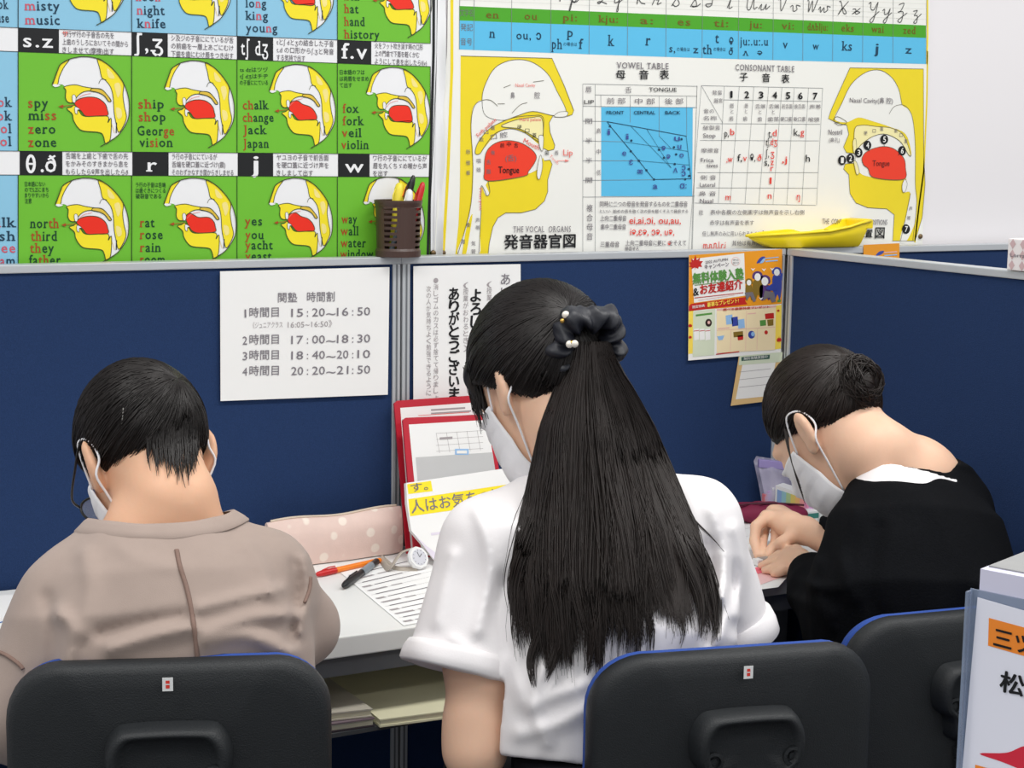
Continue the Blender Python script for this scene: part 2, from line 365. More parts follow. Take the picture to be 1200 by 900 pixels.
# example words
def seg(a, *parts): return parts
GW = {(0, 1): ([(('s', 1), ('py', 0)), (('mi', 0), ('ss', 1)), (('z', 1), ('ero', 0)), (('z', 1), ('one', 0))], [(33, 56.5), (33, 66), (33, 65), (33, 66)], [126, 140.5, 156.5, 172]),
      (1, 1): ([(('sh', 1), ('ip', 0)), (('sh', 1), ('op', 0)), (('Geor', 0), ('ge', 1)), (('vi', 0), ('si', 1), ('on', 0))], [(162, 192), (162.5, 194), (161, 204), (163.5, 202.5)], [127, 142, 158.5, 172]),
      (2, 1): ([(('ch', 1), ('alk', 0)), (('ch', 1), ('ange', 0)), (('J', 1), ('ack', 0)), (('J', 1), ('apan', 0))], [(284.5, 315), (284.5, 320.5), (285, 312.5), (285, 315)], [128, 142.5, 157, 173]),
      (3, 1): ([(('f', 1), ('ox', 0)), (('f', 1), ('ork', 0)), (('v', 1), ('eil', 0)), (('v', 1), ('iolin', 0))], [(401.5, 420.5), (401.5, 426.5), (400.5, 423.5), (400, 432)], [132, 146.5, 160.5, 174.5]),
      (0, 2): ([(('nor', 0), ('th', 1)), (('th', 1), ('ird', 0)), (('th', 1), ('ey', 0)), (('fa', 0), ('th', 1), ('er', 0))], [(35, 69), (36, 67), (35, 63), (34, 71)], [267, 282, 296, 310]),
      (1, 2): ([(('r', 1), ('at', 0)), (('r', 1), ('ose', 0)), (('r', 1), ('ain', 0)), (('r', 1), ('oom', 0))], [(163.5, 181), (163.5, 190.5), (163.5, 188.5), (163.5, 193.5)], [266, 280, 295, 309]),
      (2, 2): ([(('y', 1), ('es', 0)), (('y', 1), ('ou', 0)), (('y', 1), ('acht', 0)), (('y', 1), ('east', 0))], [(286.5, 307), (287, 309), (287, 319.5), (287, 318)], [264, 280, 292, 305]),
      (3, 2): ([(('w', 1), ('ay', 0)), (('w', 1), ('all', 0)), (('w', 1), ('ater', 0)), (('w', 1), ('indow', 0))], [(400, 418), (399, 420), (399, 428.5), (398.5, 437)], [261.5, 275.5, 289.5, 302.5]),
      (3, 0): ([(('h', 1), ('en', 0)), (('h', 1), ('at', 0)), (('h', 1), ('and', 0)), (('h', 1), ('istory', 0))], [(403, 421), (403, 420), (403, 427.5), (403, 444.5)], [0, 15, 30, 45]),
      (0, 0): ([(('m', 2), ('eat', 3)), (('m', 2), ('isty', 3)), (('m', 2), ('usic', 3))], [(28, 60), (28.5, 70), (29, 70)], [-5, 12, 28.5]),
      (1, 0): ([(('n', 2), ('oo', 3), ('n', 2)), (('n', 2), ('ight', 3)), (('k', 3), ('n', 2), ('ife', 3))], [(159, 188), (160, 193), (160.5, 194)], [1, 17, 32.5]),
      (2, 0): ([(('lo', 3), ('n', 2), ('g', 3)), (('ki', 3), ('n', 2), ('g', 3)), (('you', 3), ('n', 2), ('g', 3))], [(287.5, 312), (287.5, 314), (288, 325)], [8.5, 23, 37.5]),
      (-1, 0): ([(('coo', 3), ('k', 3)), (('hou', 3), ('se', 3))], [(-14, 10), (-16, 10.5)], [10, 26]),
      (-1, 1): ([(('b', 3), ('oo', 2), ('k', 3)), (('l', 3), ('oo', 2), ('k', 3)), (('p', 3), ('oo', 2), ('l', 3)), (('c', 3), ('oo', 2), ('l', 3))], [(-20, 14), (-18, 14), (-18, 13.5), (-18, 13.5)], [125, 141, 156, 171]),
      (-1, 2): ([(('m', 3), ('i', 2), ('lk', 3)), (('f', 3), ('i', 2), ('sh', 3)), (('tr', 3), ('ee', 2)), (('cr', 3), ('ea', 2), ('m', 3))], [(-20, 19), (-14, 18), (-14, 18), (-22, 18)], [266, 282, 296, 311])}
INK = [P_DG, P_BR, P_PK, P_NV]
for key, (ws, xs, ys) in GW.items():
    for w, (a, e), y in zip(ws, xs, ys):
        hh = 11.5 if key[0] <= 0 else (11 if key[0] == 1 else 10.5)
        pr.segs([(t, INK[k]) for t, k in w], a, y, hh, e, y+(.5 if y < 60 else 0), bold=.018)
# mouth diagrams, drawn once in a 530x620 frame
D_white = [(385, 258), (430, 246), (480, 240), (560, 250), (640, 290), (710, 360), (760, 440), (790, 540), (788, 640), (765, 705), (715, 775), (655, 818), (642, 760), (648, 650), (430, 560), (350, 440), (305, 428), (315, 380), (345, 315)]
D_spine = [(575, 253), (640, 290), (710, 360), (752, 425), (748, 500), (758, 580), (772, 655), (745, 725), (718, 755), (703, 700), (688, 620), (682, 520), (665, 450), (630, 402), (604, 382), (590, 320)]
D_nose = [(268, 432), (285, 385), (305, 330), (325, 292), (385, 258), (345, 315), (315, 380), (303, 430)]
D_lip = [(350, 445), (420, 432), (480, 445), (540, 455), (600, 462), (640, 500), (668, 540), (650, 546), (620, 508), (580, 486), (520, 474), (470, 485), (430, 520), (410, 552), (375, 550), (358, 520), (360, 470)]
D_pal = [(540, 457), (600, 464), (640, 500), (666, 540), (650, 545), (620, 507), (580, 485), (530, 475)]
D_jaw = [(367, 595), (395, 585), (420, 572), (450, 612), (490, 647), (640, 645), (645, 690), (668, 662), (662, 800), (630, 832), (616, 785), (590, 757), (480, 746), (440, 720), (412, 672), (403, 630)]
D_tng = [[(418, 555), (460, 525), (520, 515), (580, 525), (625, 560), (640, 600), (642, 640), (560, 645), (495, 645), (465, 612), (440, 590)],
         [(425, 530), (450, 500), (480, 510), (520, 530), (590, 530), (628, 560), (640, 600), (640, 635), (560, 645), (490, 640), (450, 600)],
         [(420, 555), (440, 515), (490, 505), (530, 530), (590, 550), (630, 590), (640, 640), (560, 645), (500, 645), (465, 612), (440, 590)],
         [(455, 600), (455, 560), (490, 530), (560, 525), (615, 535), (640, 590), (640, 650), (560, 650), (500, 645), (470, 620)]]
D_box = [((60.6, 151.9), (66.3, 173)), ((192.2, 274.8), (71, 174.5)), ((315, 393.3), (75.5, 175)), ((428.6, 504), (78.8, 175.7)),
         ((64.2, 151.2), (208.5, 309)), ((191.3, 277), (208.5, 307)), ((314.4, 389.8), (208.6, 304)), ((425, 497.5), (207.3, 303)),
         ((56, 147), (-76, 31)), ((187, 271), (-70, 36)), ((311, 391), (-63, 41)), ((430, 506), (-54, 45.5))]
tv = [0, 0, 2, 3, 0, 1, 2, 0, 3, 0, 3, 2]
for (bx_, by_), tk in zip(D_box, tv):
    def q(P): return [(bx_[0]+(x-265)/530*(bx_[1]-bx_[0]), by_[0]+(y-240)/620*(by_[1]-by_[0])) for x, y in P]
    pr.poly(q(smoothpts(D_white, 5, True)), P_W, 3)
    for P, m, ly in ((D_spine, P_Y, 4), (D_nose, P_Y, 4), (D_lip, P_Y, 5), (D_pal, P_TAN, 6), (D_jaw, P_Y, 5), (D_tng[tk], P_R, 6)):
        S = q(smoothpts(P, 5, True)); pr.poly(S, m, ly); pr.line(S, .0011, P_LINE, ly+1, 0, True)
    for P in ([(690, 430), (722, 420), (735, 470), (715, 520), (700, 480)], [(700, 590), (735, 600), (740, 650), (712, 660)], [(640, 320), (680, 360), (690, 390), (650, 380)]): pr.poly(q(P), P_YP, 5, 4)
    for P in ([(402, 507), (418, 500), (428, 520), (422, 552), (406, 548)], [(420, 585), (436, 585), (455, 600), (438, 604), (436, 630), (422, 622)]): S = q(smoothpts(P, 4, True)); pr.poly(S, P_W, 8); pr.line(S, .0006, P_LINE, 9, 0, True)
    pr.line(q(smoothpts(D_nose[:5]+[(430, 246), (480, 240), (560, 250), (640, 290), (710, 360), (760, 440), (788, 540), (788, 640), (765, 705), (715, 775), (655, 818), (595, 852)], 5)), .0014, P_LINE, 8)
    pr.line(q([(583, 425), (600, 395), (635, 398)]), .0008, P_LINE, 6, 5); pr.line(q([(705, 690), (702, 760)]), .0014, P_K, 6); pr.line(q([(672, 700), (690, 760)]), .0007, P_TAN, 6)
    pr.poly(q([(268, 432), (290, 428), (322, 436), (300, 446), (282, 446)]), P_W, 7, 4)
    pr.line(q([(340, 578), (412, 570)]), .001, P_BR, 8); pr.poly(q([(308, 580), (342, 566), (340, 592)]), P_BR, 8)
    pr.line(q([(432, 540), (470, 505), (530, 490)]), .0007, P_PINK, 7, 5)
chart = pr.build('pronunciation_chart'); tag(chart, 'green and blue wall poster of consonant mouth diagrams with example words', 'poster')
# the poster's loose right margin, bowed off the wall
ys = np.linspace(-80, 316, 40); V = []
for i, y in enumerate(ys):
    for j in range(5):
        p = at(512.5+j*2.1-(y/316)*5, y, Y=WALLY-.002); lift = .0012+.006*(j/4)**2*(1+.7*math.sin(i*.55)); V.append(p+np.array([.0012*math.sin(i*.8)*j/4, -lift, 0]))
F = [[i*5+j, i*5+j+1, i*5+j+6, i*5+j+5] for i in range(39) for j in range(4)]
mk('curled_margin', V, F, P_W, chart, smooth=True)

# ------------------------------------------------------------------ right poster: vocal organs
Q_W = mat('chart_white', (241, 240, 234), .3, var=.012, vscale=4, spec=.5); Q_Y = mat('chart_yellow', (240, 216, 36), .3, var=.02, spec=.5)
Q_R = mat('chart_red', (240, 62, 36), .3, var=.02, spec=.5); Q_B = mat('chart_cyan', (92, 190, 232), .3, var=.015, spec=.5); Q_G = mat('chart_green', (74, 164, 32), .3, var=.02, spec=.5)
Q_C = mat('chart_cream', (246, 236, 176), .3, var=.01, spec=.5); Q_L = mat('chart_line', (98, 92, 70), .5, var=0, spec=.3); Q_GL = mat('chart_grid_line', (128, 132, 134), .5, var=0, spec=.3)
cv2 = on_plane_y(WALLY-.004)
q2 = Print((0, WALLY-.004, 0), (1, 0, 0), (0, 0, 1), cv2)
q2.sheet([(526, -90), (524, 60), (513, 220), (508, 318), (1081, 296), (1083, 200), (1089, 60), (1091, -60)], Q_W)
q2.line([(529.5, -80), (529.5, 80), (525, 200), (519, 305)], .0055, Q_Y, 1)
q2.line([(1087, 60), (1086, 120), (1082.5, 200), (1077, 240), (1072, 284)], .004, Q_Y, 1)
q2.line([(1086.5, -60), (1087, 40), (1086, 75)], .004, Q_Y, 1)
gt = lambda x: 7+(x-538)*(29.7-7)/546; gb = lambda x: 24+(x-538)*(44.5-24)/546; bb = lambda x: 58+(x-538)*(75-58)/546+1.2*math.sin((x-538)/546*PI)
q2.poly([(538, gt(538)), (1085, gt(1085)), (1085, gb(1085)), (538, gb(538))], Q_G, 1)
xs = np.linspace(538, 1085, 12); q2.poly([(x, gb(x)) for x in xs]+[(x, bb(x)) for x in xs[::-1]], Q_B, 1)
colx = [538, 555, 599, 645, 690, 735, 780, 822.5, 865, 905.5, 940.5, 975.5, 1010.6, 1046, 1085]
for x in colx: q2.line([(x+1, -60), (x, bb(x))], .0008, Q_GL, 3)
for k in range(2, 9): q2.line([(538, gt(538)-k*6+5), (1085, gt(1085)-k*6+5)], .0004, mat('chart_faint_line', (214, 214, 206), .5, var=0), 2)
gl = ['en', 'ou', 'pi:', 'kju:', 'a:', 'es', 'ti:', 'ju:', 'vi:', 'dʌblju:', 'eks', 'wai', 'zed']
Q_BR = mat('chart_brown_ink', (116, 96, 28), .5, var=0, spec=.3); Q_NV = mat('chart_navy_ink', (28, 66, 92), .5, var=0, spec=.3)
for i, s in enumerate(gl):
    c = (colx[i+1]+colx[i+2])/2; w = {2: 15, 3: 17, 4: 23, 7: 28}.get(len(s), 16)
    if i > 6: w *= .85
    if i == 6: c += 1
    q2.text(s, c-w/2, gb(c)-4.5, 8.5, Q_BR, c+w/2, gb(c)-4.5+.6, bold=.012, cjk=False, serif=True)
bl = [[('n', 573, 580, 44, 11)], [('ou, ɔ', 605, 634, 46, 10)], [('p', 664, 671, 43, 11), ('ph', 646, 658.5, 57, 12), ('の場合は', 660, 676, 54, 4.5), ('f', 678, 683, 57, 12)], [('k', 712, 719.5, 53.5, 13)], [('r', 756, 762, 53, 13)],
      [('s,', 784, 791, 61, 9), ('の場合は', 793, 808, 60, 4.5), ('z', 812, 818, 62, 9)], [('t', 837.5, 842, 50, 12), ('th', 823, 834, 63, 11), ('の場合は', 836, 850, 60, 4.5), ('θ', 854, 859, 53, 9), ('ð', 853.5, 858.5, 64, 9)],
      [('ju:.u:.u', 867, 900, 53, 10), ('ʌ', 870, 877, 65, 7), ('ə', 887, 893, 65, 7)], [('v', 917, 922.5, 56.5, 10)], [('w', 952, 959, 58, 9)], [('ks', 986, 998, 59, 11)], [('j', 1024, 1029, 62, 12)], [('z', 1060.5, 1068, 62.5, 9.5)]]
for cell in bl:
    for s, a, e, y, h in cell: q2.text(s, a, y, h, Q_NV, e, y+.4, bold=.012 if h > 6 else 0, cjk=h < 6, serif=h > 6)
for s, a, e, y in (('文字名', 539, 554, 19), ('発記', 539.5, 554, 36), ('音号', 539.5, 553, 53)): q2.text(s, a, y, 8, M_GREYINK, e, y+.5)
# handwritten letters: pen strokes in a unit box (x right, y up, 0 = baseline)
CUR = {'o': [(.1, .5), (.35, .62), (.2, .7), (.0, .35), (.2, 0), (.45, .3), (.35, .62), (.7, .6)], 'O': [(.4, 1.5), (.05, .8), (.3, 0), (.7, .7), (.4, 1.5), (.8, 1.3)],
       'P': [(.1, 1.2), (.3, 1.5), (.15, 0), (.25, 1.3), (.7, 1.4), (.6, .8), (.25, .7)], 'p': [(0, .3), (.25, .8), (-.1, -.9), (.02, -.8), (.3, .65), (.6, .55), (.45, .02), (.2, .15), (.6, .1), (.9, .5)],
       'Q': [(.1, 1.1), (.5, 1.5), (.7, .9), (.2, 0), (.0, .15), (.4, .2), (.9, -.05)], 'q': [(.5, .7), (.1, .65), (.0, .1), (.35, .2), (.55, .75), (.2, -.9), (.35, -.85), (.4, 0), (.9, .6)],
       'R': [(.1, 1.3), (.3, 1.5), (.1, 0), (.3, 1.35), (.75, 1.3), (.3, .75), (.5, .2), (.9, .05)], 'r': [(0, 0), (.3, .85), (.4, .65), (.65, .65), (.5, .1), (.9, .3)],
       'S': [(-.1, 0), (.4, 1.0), (.6, 1.5), (.35, 1.2), (.65, .3), (.3, -.05), (0, .2)], 's': [(-.1, 0), (.35, .85), (.5, .2), (.2, -.02), (.05, .1), (.5, .05), (.9, .4)],
       'T': [(.1, 1.3), (.5, 1.5), (1, 1.4), (.6, 1.45), (.5, .3), (.1, 0), (-.1, .3), (.5, .4)], 't': [(0, .1), (.35, 1.1), (.15, .05), (.5, .2)],
       'U': [(0, 1.2), (.2, 1.5), (.1, .2), (.4, .02), (.8, 1.5), (.75, .1), (1.1, .3)], 'u': [(-.1, .1), (.2, .7), (.12, .05), (.4, .1), (.65, .7), (.6, .05), (1, .5)],
       'V': [(0, 1.3), (.2, 1.5), (.25, 0), (.6, .8), (.8, 1.5)], 'v': [(-.1, .5), (.15, .7), (.2, 0), (.55, .2), (.5, .72), (.9, .6)],
       'W': [(0, 1.4), (.15, 1.3), (.1, 0), (.5, 1.4), (.5, 0), (1, 1.5)], 'w': [(-.1, .3), (.1, .7), (.1, .02), (.45, .6), (.45, .02), (.8, .3), (.75, .75), (1.1, .65)],
       'X': [(.1, 1.5), (.3, 1.4), (.5, .1), (.8, .1), (.45, .7), (.0, -.1), (.45, .7), (1, 1.5)], 'x': [(0, .6), (.3, .6), (.3, .02), (.7, .2), (.35, .35), (-.05, 0), (.35, .35), (.75, .75)],
       'Y': [(0, 1.3), (.2, 1.5), (.2, .7), (.5, .6), (.9, 1.5), (.4, -.8), (.1, -.7), (1, .4)], 'y': [(0, .5), (.2, .7), (.2, .1), (.5, .2), (.75, .75), (.3, -.9), (.1, -.7), (.9, .3)],
       'Z': [(.1, 1.3), (.6, 1.5), (.3, .6), (.0, .4), (.5, .4), (.3, -.8), (.0, -.6), (.9, .3)], 'z': [(0, .6), (.4, .7), (.1, .1), (.4, .05), (.3, -.8), (.05, -.7), (.8, .3)]}
Q_INK = mat('chart_pencil_ink', (78, 78, 78), .5, var=0, spec=.3)
for s, x, y in (('O', 604, -2), ('o', 624, -1), ('P', 654, 2), ('p', 668, 3), ('Q', 700, 4), ('q', 720, 4), ('R', 745, 5), ('r', 764, 6), ('S', 788, 7), ('s', 810, 8), ('T', 828, 8), ('t', 852, 10), ('U', 874, 11), ('u', 890, 11.5),
                ('V', 912, 12.5), ('v', 927, 13), ('W', 946, 14), ('w', 960, 14.5), ('X', 982, 16), ('x', 999, 16.5), ('Y', 1018, 17), ('y', 1034, 17.5), ('Z', 1052, 18), ('z', 1070, 19)):
    q2.line([(x+p[0]*12, y-p[1]*9.5) for p in CUR[s]], .0016, Q_INK, 4, 5)
# left anatomy drawing
def A(P): return [(530+x/3.6, 55+y/3.6) for x, y in P]
def ash(P, m, ly, w=.0011): S = smoothpts(P, 5, True); q2.poly(S, m, ly); q2.line(S, w, Q_L, ly+1, 0, True)
q2.poly(A([(35, 38), (420, 48), (470, 160), (512, 268), (505, 286), (485, 292), (425, 289), (408, 320), (412, 360), (432, 415), (428, 432), (405, 438), (385, 428), (370, 440), (388, 480), (412, 477), (421, 495), (402, 560), (402, 610), (388, 650), (350, 685), (290, 700), (225, 700), (192, 720), (170, 760), (155, 830), (150, 884), (12, 884), (26, 750), (32, 600)]), Q_Y, 1)
q2.line(A([(35, 38), (420, 48), (470, 160), (512, 268), (505, 286), (485, 292), (425, 289), (408, 320), (412, 360), (432, 415), (428, 432), (405, 438), (385, 428)]), .001, Q_L, 3)
q2.line(A([(388, 480), (412, 477), (421, 495), (402, 560), (402, 610), (388, 650), (350, 685), (290, 700), (225, 700), (192, 720), (170, 760), (155, 830), (150, 884)]), .001, Q_L, 3)
ash(A([(125, 225), (138, 160), (180, 88), (250, 56), (330, 62), (400, 112), (440, 185), (480, 275), (430, 290), (340, 272), (270, 292), (210, 310), (140, 290)]), Q_W, 2)
q2.poly(A([(80, 300), (90, 250), (125, 224), (180, 240), (215, 310), (140, 365), (100, 430), (105, 455), (140, 420), (180, 372), (230, 345), (290, 352), (350, 400), (384, 432), (372, 490), (330, 532), (150, 565), (157, 620), (140, 626), (122, 590), (120, 700), (116, 790), (110, 884), (20, 884), (50, 780), (78, 660), (86, 500), (78, 350)]), Q_W, 3, 3)
q2.line(A([(20, 880), (50, 780), (78, 660), (86, 500), (78, 330), (92, 250), (125, 226), (160, 225), (190, 250)]), .001, Q_L, 5, 5)
q2.line(A([(110, 880), (120, 700), (120, 590), (135, 605), (145, 628), (157, 612), (150, 566)]), .001, Q_L, 5, 5)
q2.poly(A([(40, 880), (60, 760), (84, 705), (70, 800), (55, 880)]), Q_Y, 5, 4)
ash(A([(95, 447), (108, 402), (150, 350), (200, 320), (260, 298), (330, 290), (380, 295), (382, 360), (378, 402), (350, 392), (300, 360), (240, 345), (180, 365), (140, 412), (115, 450)]), Q_Y, 5)
ash(A([(205, 335), (260, 310), (330, 298), (376, 302), (376, 390), (330, 370), (280, 345)]), Q_C, 7)
ash(A([(148, 565), (134, 520), (140, 450), (170, 412), (220, 395), (280, 402), (330, 430), (353, 460), (345, 490), (320, 525), (300, 545)]), Q_R, 5)
ash(A([(362, 377), (380, 375), (382, 400), (377, 440), (366, 420)]), Q_W, 9, .0008); ash(A([(370, 455), (378, 500), (366, 556), (355, 545), (358, 500)]), Q_W, 9, .0008)
ash(A([(428, 292), (450, 275), (485, 274), (480, 292), (450, 296)]), Q_W, 4, .0008)
for P in ([(215, 172), (245, 160)], [(190, 240), (220, 240)], [(250, 280), (285, 245), (315, 235)], [(340, 148), (385, 142)]): q2.line(A(P), .0009, Q_L, 5, 4)
def at_(s, x, y, h, m, x1, y1=None, sc=(530, 55, 3.6), **k):
    q2.text(s, sc[0]+x/sc[2], sc[1]+y/sc[2], h/sc[2], m, sc[0]+x1/sc[2], sc[1]+(y if y1 is None else y1)/sc[2], layer=8, **k)
at_('Tongue', 192, 532, 28, M_BLK, 280, bold=.012); at_('Nasal Cavity', 264, 168, 14, P_PINK, 348); at_('鼻', 244, 218, 26, M_GREYINK, 262); at_('腔', 344, 218, 26, M_GREYINK, 368)
at_('(舌)', 222, 482, 26, M_GREYINK, 268); at_('Hard palate', 282, 313, 14, P_PINK, 372, bold=.01); at_('Soft palate', 105, 382, 16, P_PINK, 185, 310, bold=.01); at_('Mouth', 296, 402, 20, P_PINK, 362, 436, bold=.012)
at_('口 腔', 162, 392, 22, M_GREYINK, 232, 380); at_('Pharynx', 112, 595, 14, P_PINK, 113, 690, cjk=False); at_('Lip', 466, 458, 26, P_PINK, 506, bold=.01); at_('唇', 430, 456, 18, M_GREYINK, 446); at_('Tooth', 408, 462, 12, P_PINK, 442, 496)
for s, x, y in (('咽', 100, 490), ('頭', 100, 528), ('声', 96, 740), ('帯', 96, 772), ('気', 78, 838), ('管', 78, 872), ('懸', 56, 452), ('壅', 56, 498), ('垂', 56, 540), ('後', 160, 455), ('舌', 142, 495), ('面', 142, 535), ('歯', 388, 456), ('軟', 112, 400), ('口', 132, 368), ('蓋', 160, 350), ('硬', 272, 348), ('口', 305, 362), ('蓋', 335, 382), ('前', 200, 425), ('舌', 258, 425), ('中', 228, 420), ('食', 56, 760), ('道', 34, 830)): at_(s, x, y, 18, M_BLK if x > 180 else M_GREYINK, x+18)
q2.line(A([(440, 480), (475, 480)]), .0009, P_PINK, 6); q2.poly(A([(474, 474), (492, 480), (474, 486)]), P_PINK, 6)
at_('THE VOCAL  ORGANS', 255, 782, 26, M_GREYINK, 498, 780, serif=True); at_('発音器官図', 215, 852, 56, M_BLK, 518, 846, bold=.022)
# vowel table
def B(P): return [(675+x/3.6, 60+y/3.6) for x, y in P]
sb = (675, 60, 3.6)
at_('VOWEL TABLE', 168, 72, 26, M_GREYINK, 388, 76, sc=sb, bold=.006, serif=True)
for s, x in (('母', 166), ('音', 264), ('表', 350)): at_(s, x, 118, 36, M_BLK, x+40, sc=sb, bold=.018)
q2.rect(*B([(106, 236)])[0], *B([(500, 612)])[0], Q_B, 1)
q2.poly(B([(492, 240), (510, 240), (510, 605), (490, 612)]), Q_W, 2)
for P in ([(28, 138), (510, 148)], [(80, 184), (510, 190)], [(28, 232), (510, 238)], [(28, 138), (28, 850)], [(80, 140), (80, 850)], [(510, 148), (486, 850)], [(228, 188), (228, 300)], [(350, 190), (350, 360)], [(104, 186), (104, 236)], [(466, 190), (466, 360)], [(28, 615), (498, 612)], [(28, 295), (130, 296)], [(28, 378), (200, 382)], [(28, 462), (260, 462)], [(28, 545), (330, 542)]): q2.line(B(P), .0007, Q_GL, 3)
at_('舌', 206, 176, 24, M_GREYINK, 232, sc=sb); at_('TONGUE', 306, 170, 17, M_BLK, 422, 171, sc=sb, bold=.008); at_('唇', 38, 174, 24, M_GREYINK, 64, sc=sb); at_('LIP', 32, 222, 16, M_BLK, 74, sc=sb, bold=.008)
at_('前 部', 128, 222, 24, M_GREYINK, 206, sc=sb); at_('中 部', 246, 224, 24, M_GREYINK, 330, sc=sb); at_('後 部', 372, 224, 24, M_GREYINK, 450, sc=sb)
for s, x, e in (('FRONT', 126, 200), ('CENTRAL', 242, 332), ('BACK', 374, 438)): at_(s, x, 266, 14, Q_NV, e, sc=sb, bold=.02)
for P in ([(130, 297), (145, 318), (232, 422), (264, 462), (296, 503), (328, 541), (484, 538)], [(130, 297), (464, 358), (484, 538)]): q2.line(B(P), .0012, Q_NV, 4)
for P in ([(200, 382), (470, 422)], [(264, 462), (478, 480)], [(232, 318), (400, 492)], [(298, 330), (400, 492)], [(350, 358), (400, 410)]): q2.line(B(P), .0006, Q_NV, 4)
for x, y in ((142, 316), (232, 377), (230, 422), (264, 462), (296, 502), (328, 541), (444, 371), (412, 405), (421, 435), (349, 415), (370, 449), (415, 476), (474, 497), (476, 526), (459, 540)): p = B([(x, y)])[0]; q2.ell(p[0], p[1], 1.4, 1.4, Q_NV, 5, 10)
for s, x, y, e in (('i', 130, 352, 142), ('i', 208, 372, 220), ('e', 192, 440, 210), ('ɛ', 222, 478, 238), ('æ', 256, 516, 280), ('a', 322, 580, 342), ('u', 412, 378, 436), ('u', 426, 412, 442), ('o', 434, 448, 452), ('ə', 358, 420, 376), ('ə', 378, 456, 396), ('ʌ', 408, 512, 426), ('ɔ', 444, 502, 460), ('ɔ', 442, 526, 460), ('ɑ:', 436, 578, 464)): at_(s, x, y, 26, mat('chart_indigo_ink', (60, 78, 150), .5, var=0), e, sc=sb, bold=.01)
for i, s in enumerate('閉半半開'): at_(s, 38, 306+i*83, 22, M_GREYINK, 66, sc=sb)
for i, s in enumerate('高中低'): at_(s, 84, 346+i*88, 20, M_GREYINK, 102, sc=sb)
for i, s in enumerate('複合母音'): at_(s, 42, 676+i*40, 28, M_GREYINK, 68, sc=sb)
for s, x, y, e in (('同時に二つの母音を発音するものを二重母音', 98, 656, 468), ('といい  始めの音を強く次の音を軽くそえて発音する', 98, 682, 470), ('上向二重母音', 100, 716, 210), ('集中二重母音', 102, 752, 208), ('三重母音', 100, 826, 180), ('上向二重母音に更に  をそえて', 206, 820, 462), ('発音する', 204, 846, 262)): at_(s, x, y, 22 if y != 682 else 14, M_GREYINK, e, sc=sb, bold=.004)
at_('ei,ai,ɔi, ou,au,', 222, 728, 30, M_REDINK, 440, sc=sb, cjk=False, bold=.006); at_('iə,ɛə, ɔə, uə,', 226, 776, 30, M_REDINK, 412, sc=sb, cjk=False, bold=.006); at_('ə', 384, 820, 22, M_REDINK, 398, sc=sb)
# consonant table
def Cc(P): return [(800+x/3.6, 60+y/3.6) for x, y in P]
sc_ = (800, 60, 3.6)
at_('CONSONANT TABLE', 220, 80, 26, M_GREYINK, 468, 88, sc=sc_, bold=.006, serif=True)
for s, x, y in (('子', 238, 126), ('音', 332, 130), ('表', 414, 134)): at_(s, x, y, 34, M_BLK, x+34, sc=sc_, bold=.018)
for P in ([(78, 145), (590, 156)], [(172, 205), (584, 212)], [(76, 305), (578, 308)], [(72, 376), (574, 378)], [(62, 512), (570, 512)], [(56, 576), (566, 578)], [(50, 640), (560, 650)], [(78, 145), (24, 840)], [(590, 156), (564, 650)], [(60, 145), (40, 840)],
          [(175, 148), (150, 640)], [(238, 150), (200, 642)], [(300, 150), (262, 644)], [(362, 152), (320, 646)], [(418, 152), (380, 648)], [(470, 154), (438, 648)], [(530, 154), (502, 650)], [(78, 145), (168, 302)]): q2.line(Cc(P), .0007, Q_GL, 3)
for i, (s, x) in enumerate(zip('1234567', (198, 258, 318, 376, 432, 484, 546))): at_(s, x, 196+i*1.2, 28, M_BLK, x+(10 if s == '1' else 20), sc=sc_, bold=.03)
for s, x, y, e in (('発音', 122, 184, 164), ('器官', 130, 218, 166), ('音の', 86, 262, 130), ('名称', 84, 292, 142), ('破裂音', 84, 332, 156), ('摩擦音', 76, 428, 150), ('側 音', 72, 542, 138), ('鼻 音', 66, 610, 138),
                   ('唇', 196, 240, 214), ('と', 200, 264, 212), ('唇', 194, 294, 212), ('唇', 258, 240, 274), ('と', 260, 264, 270), ('歯', 252, 294, 270), ('舌端', 304, 242, 346), ('と', 318, 266, 330), ('歯', 314, 296, 332), ('舌端', 362, 242, 404), ('と', 374, 266, 386), ('歯茎', 356, 296, 404), ('前舌面', 416, 242, 460), ('硬口蓋', 410, 296, 458), ('後舌面', 468, 242, 514), ('軟口蓋', 466, 296, 516), ('声帯', 532, 244, 580), ('喉頭', 528, 298, 574)): at_(s, x, y, 18, M_GREYINK, e, sc=sc_)
for s, x, y, e in (('Stop', 84, 364, 136), ('Frica', 74, 468, 128), ('tives', 98, 490, 146), ('Lateral', 70, 572, 134), ('Nasal', 70, 640, 126)): at_(s, x, y, 18, M_GREYINK, e, sc=sc_, bold=.006)
for s, x, y, e, m in (('p,', 174, 360, 192, 0), ('b', 198, 354, 216, 1), ('t,', 358, 362, 374, 0), ('d', 376, 358, 394, 1), ('tʃ,', 348, 398, 366, 0), ('dʒ', 368, 396, 396, 1), ('k,', 466, 356, 490, 0), ('g', 494, 354, 510, 1), ('f,', 228, 464, 248, 0), ('v', 252, 464, 268, 1), ('θ,', 282, 464, 304, 0), ('ð', 312, 462, 330, 1), ('ʃ,', 346, 446, 362, 0), ('ʒ', 368, 446, 384, 1), ('s,', 342, 482, 362, 0), ('z', 368, 480, 382, 1), ('r', 368, 506, 380, 1), (',w', 182, 468, 208, 1), (',j', 416, 470, 438, 1), ('h', 516, 466, 534, 0), ('l', 364, 560, 372, 1), ('m', 178, 628, 200, 1), ('n', 356, 622, 372, 1), ('ŋ', 478, 628, 492, 1)): at_(s, x, y, 30 if m == 0 else 28, M_REDINK if m else M_BLK, e, sc=sc_, cjk=False, bold=.006)
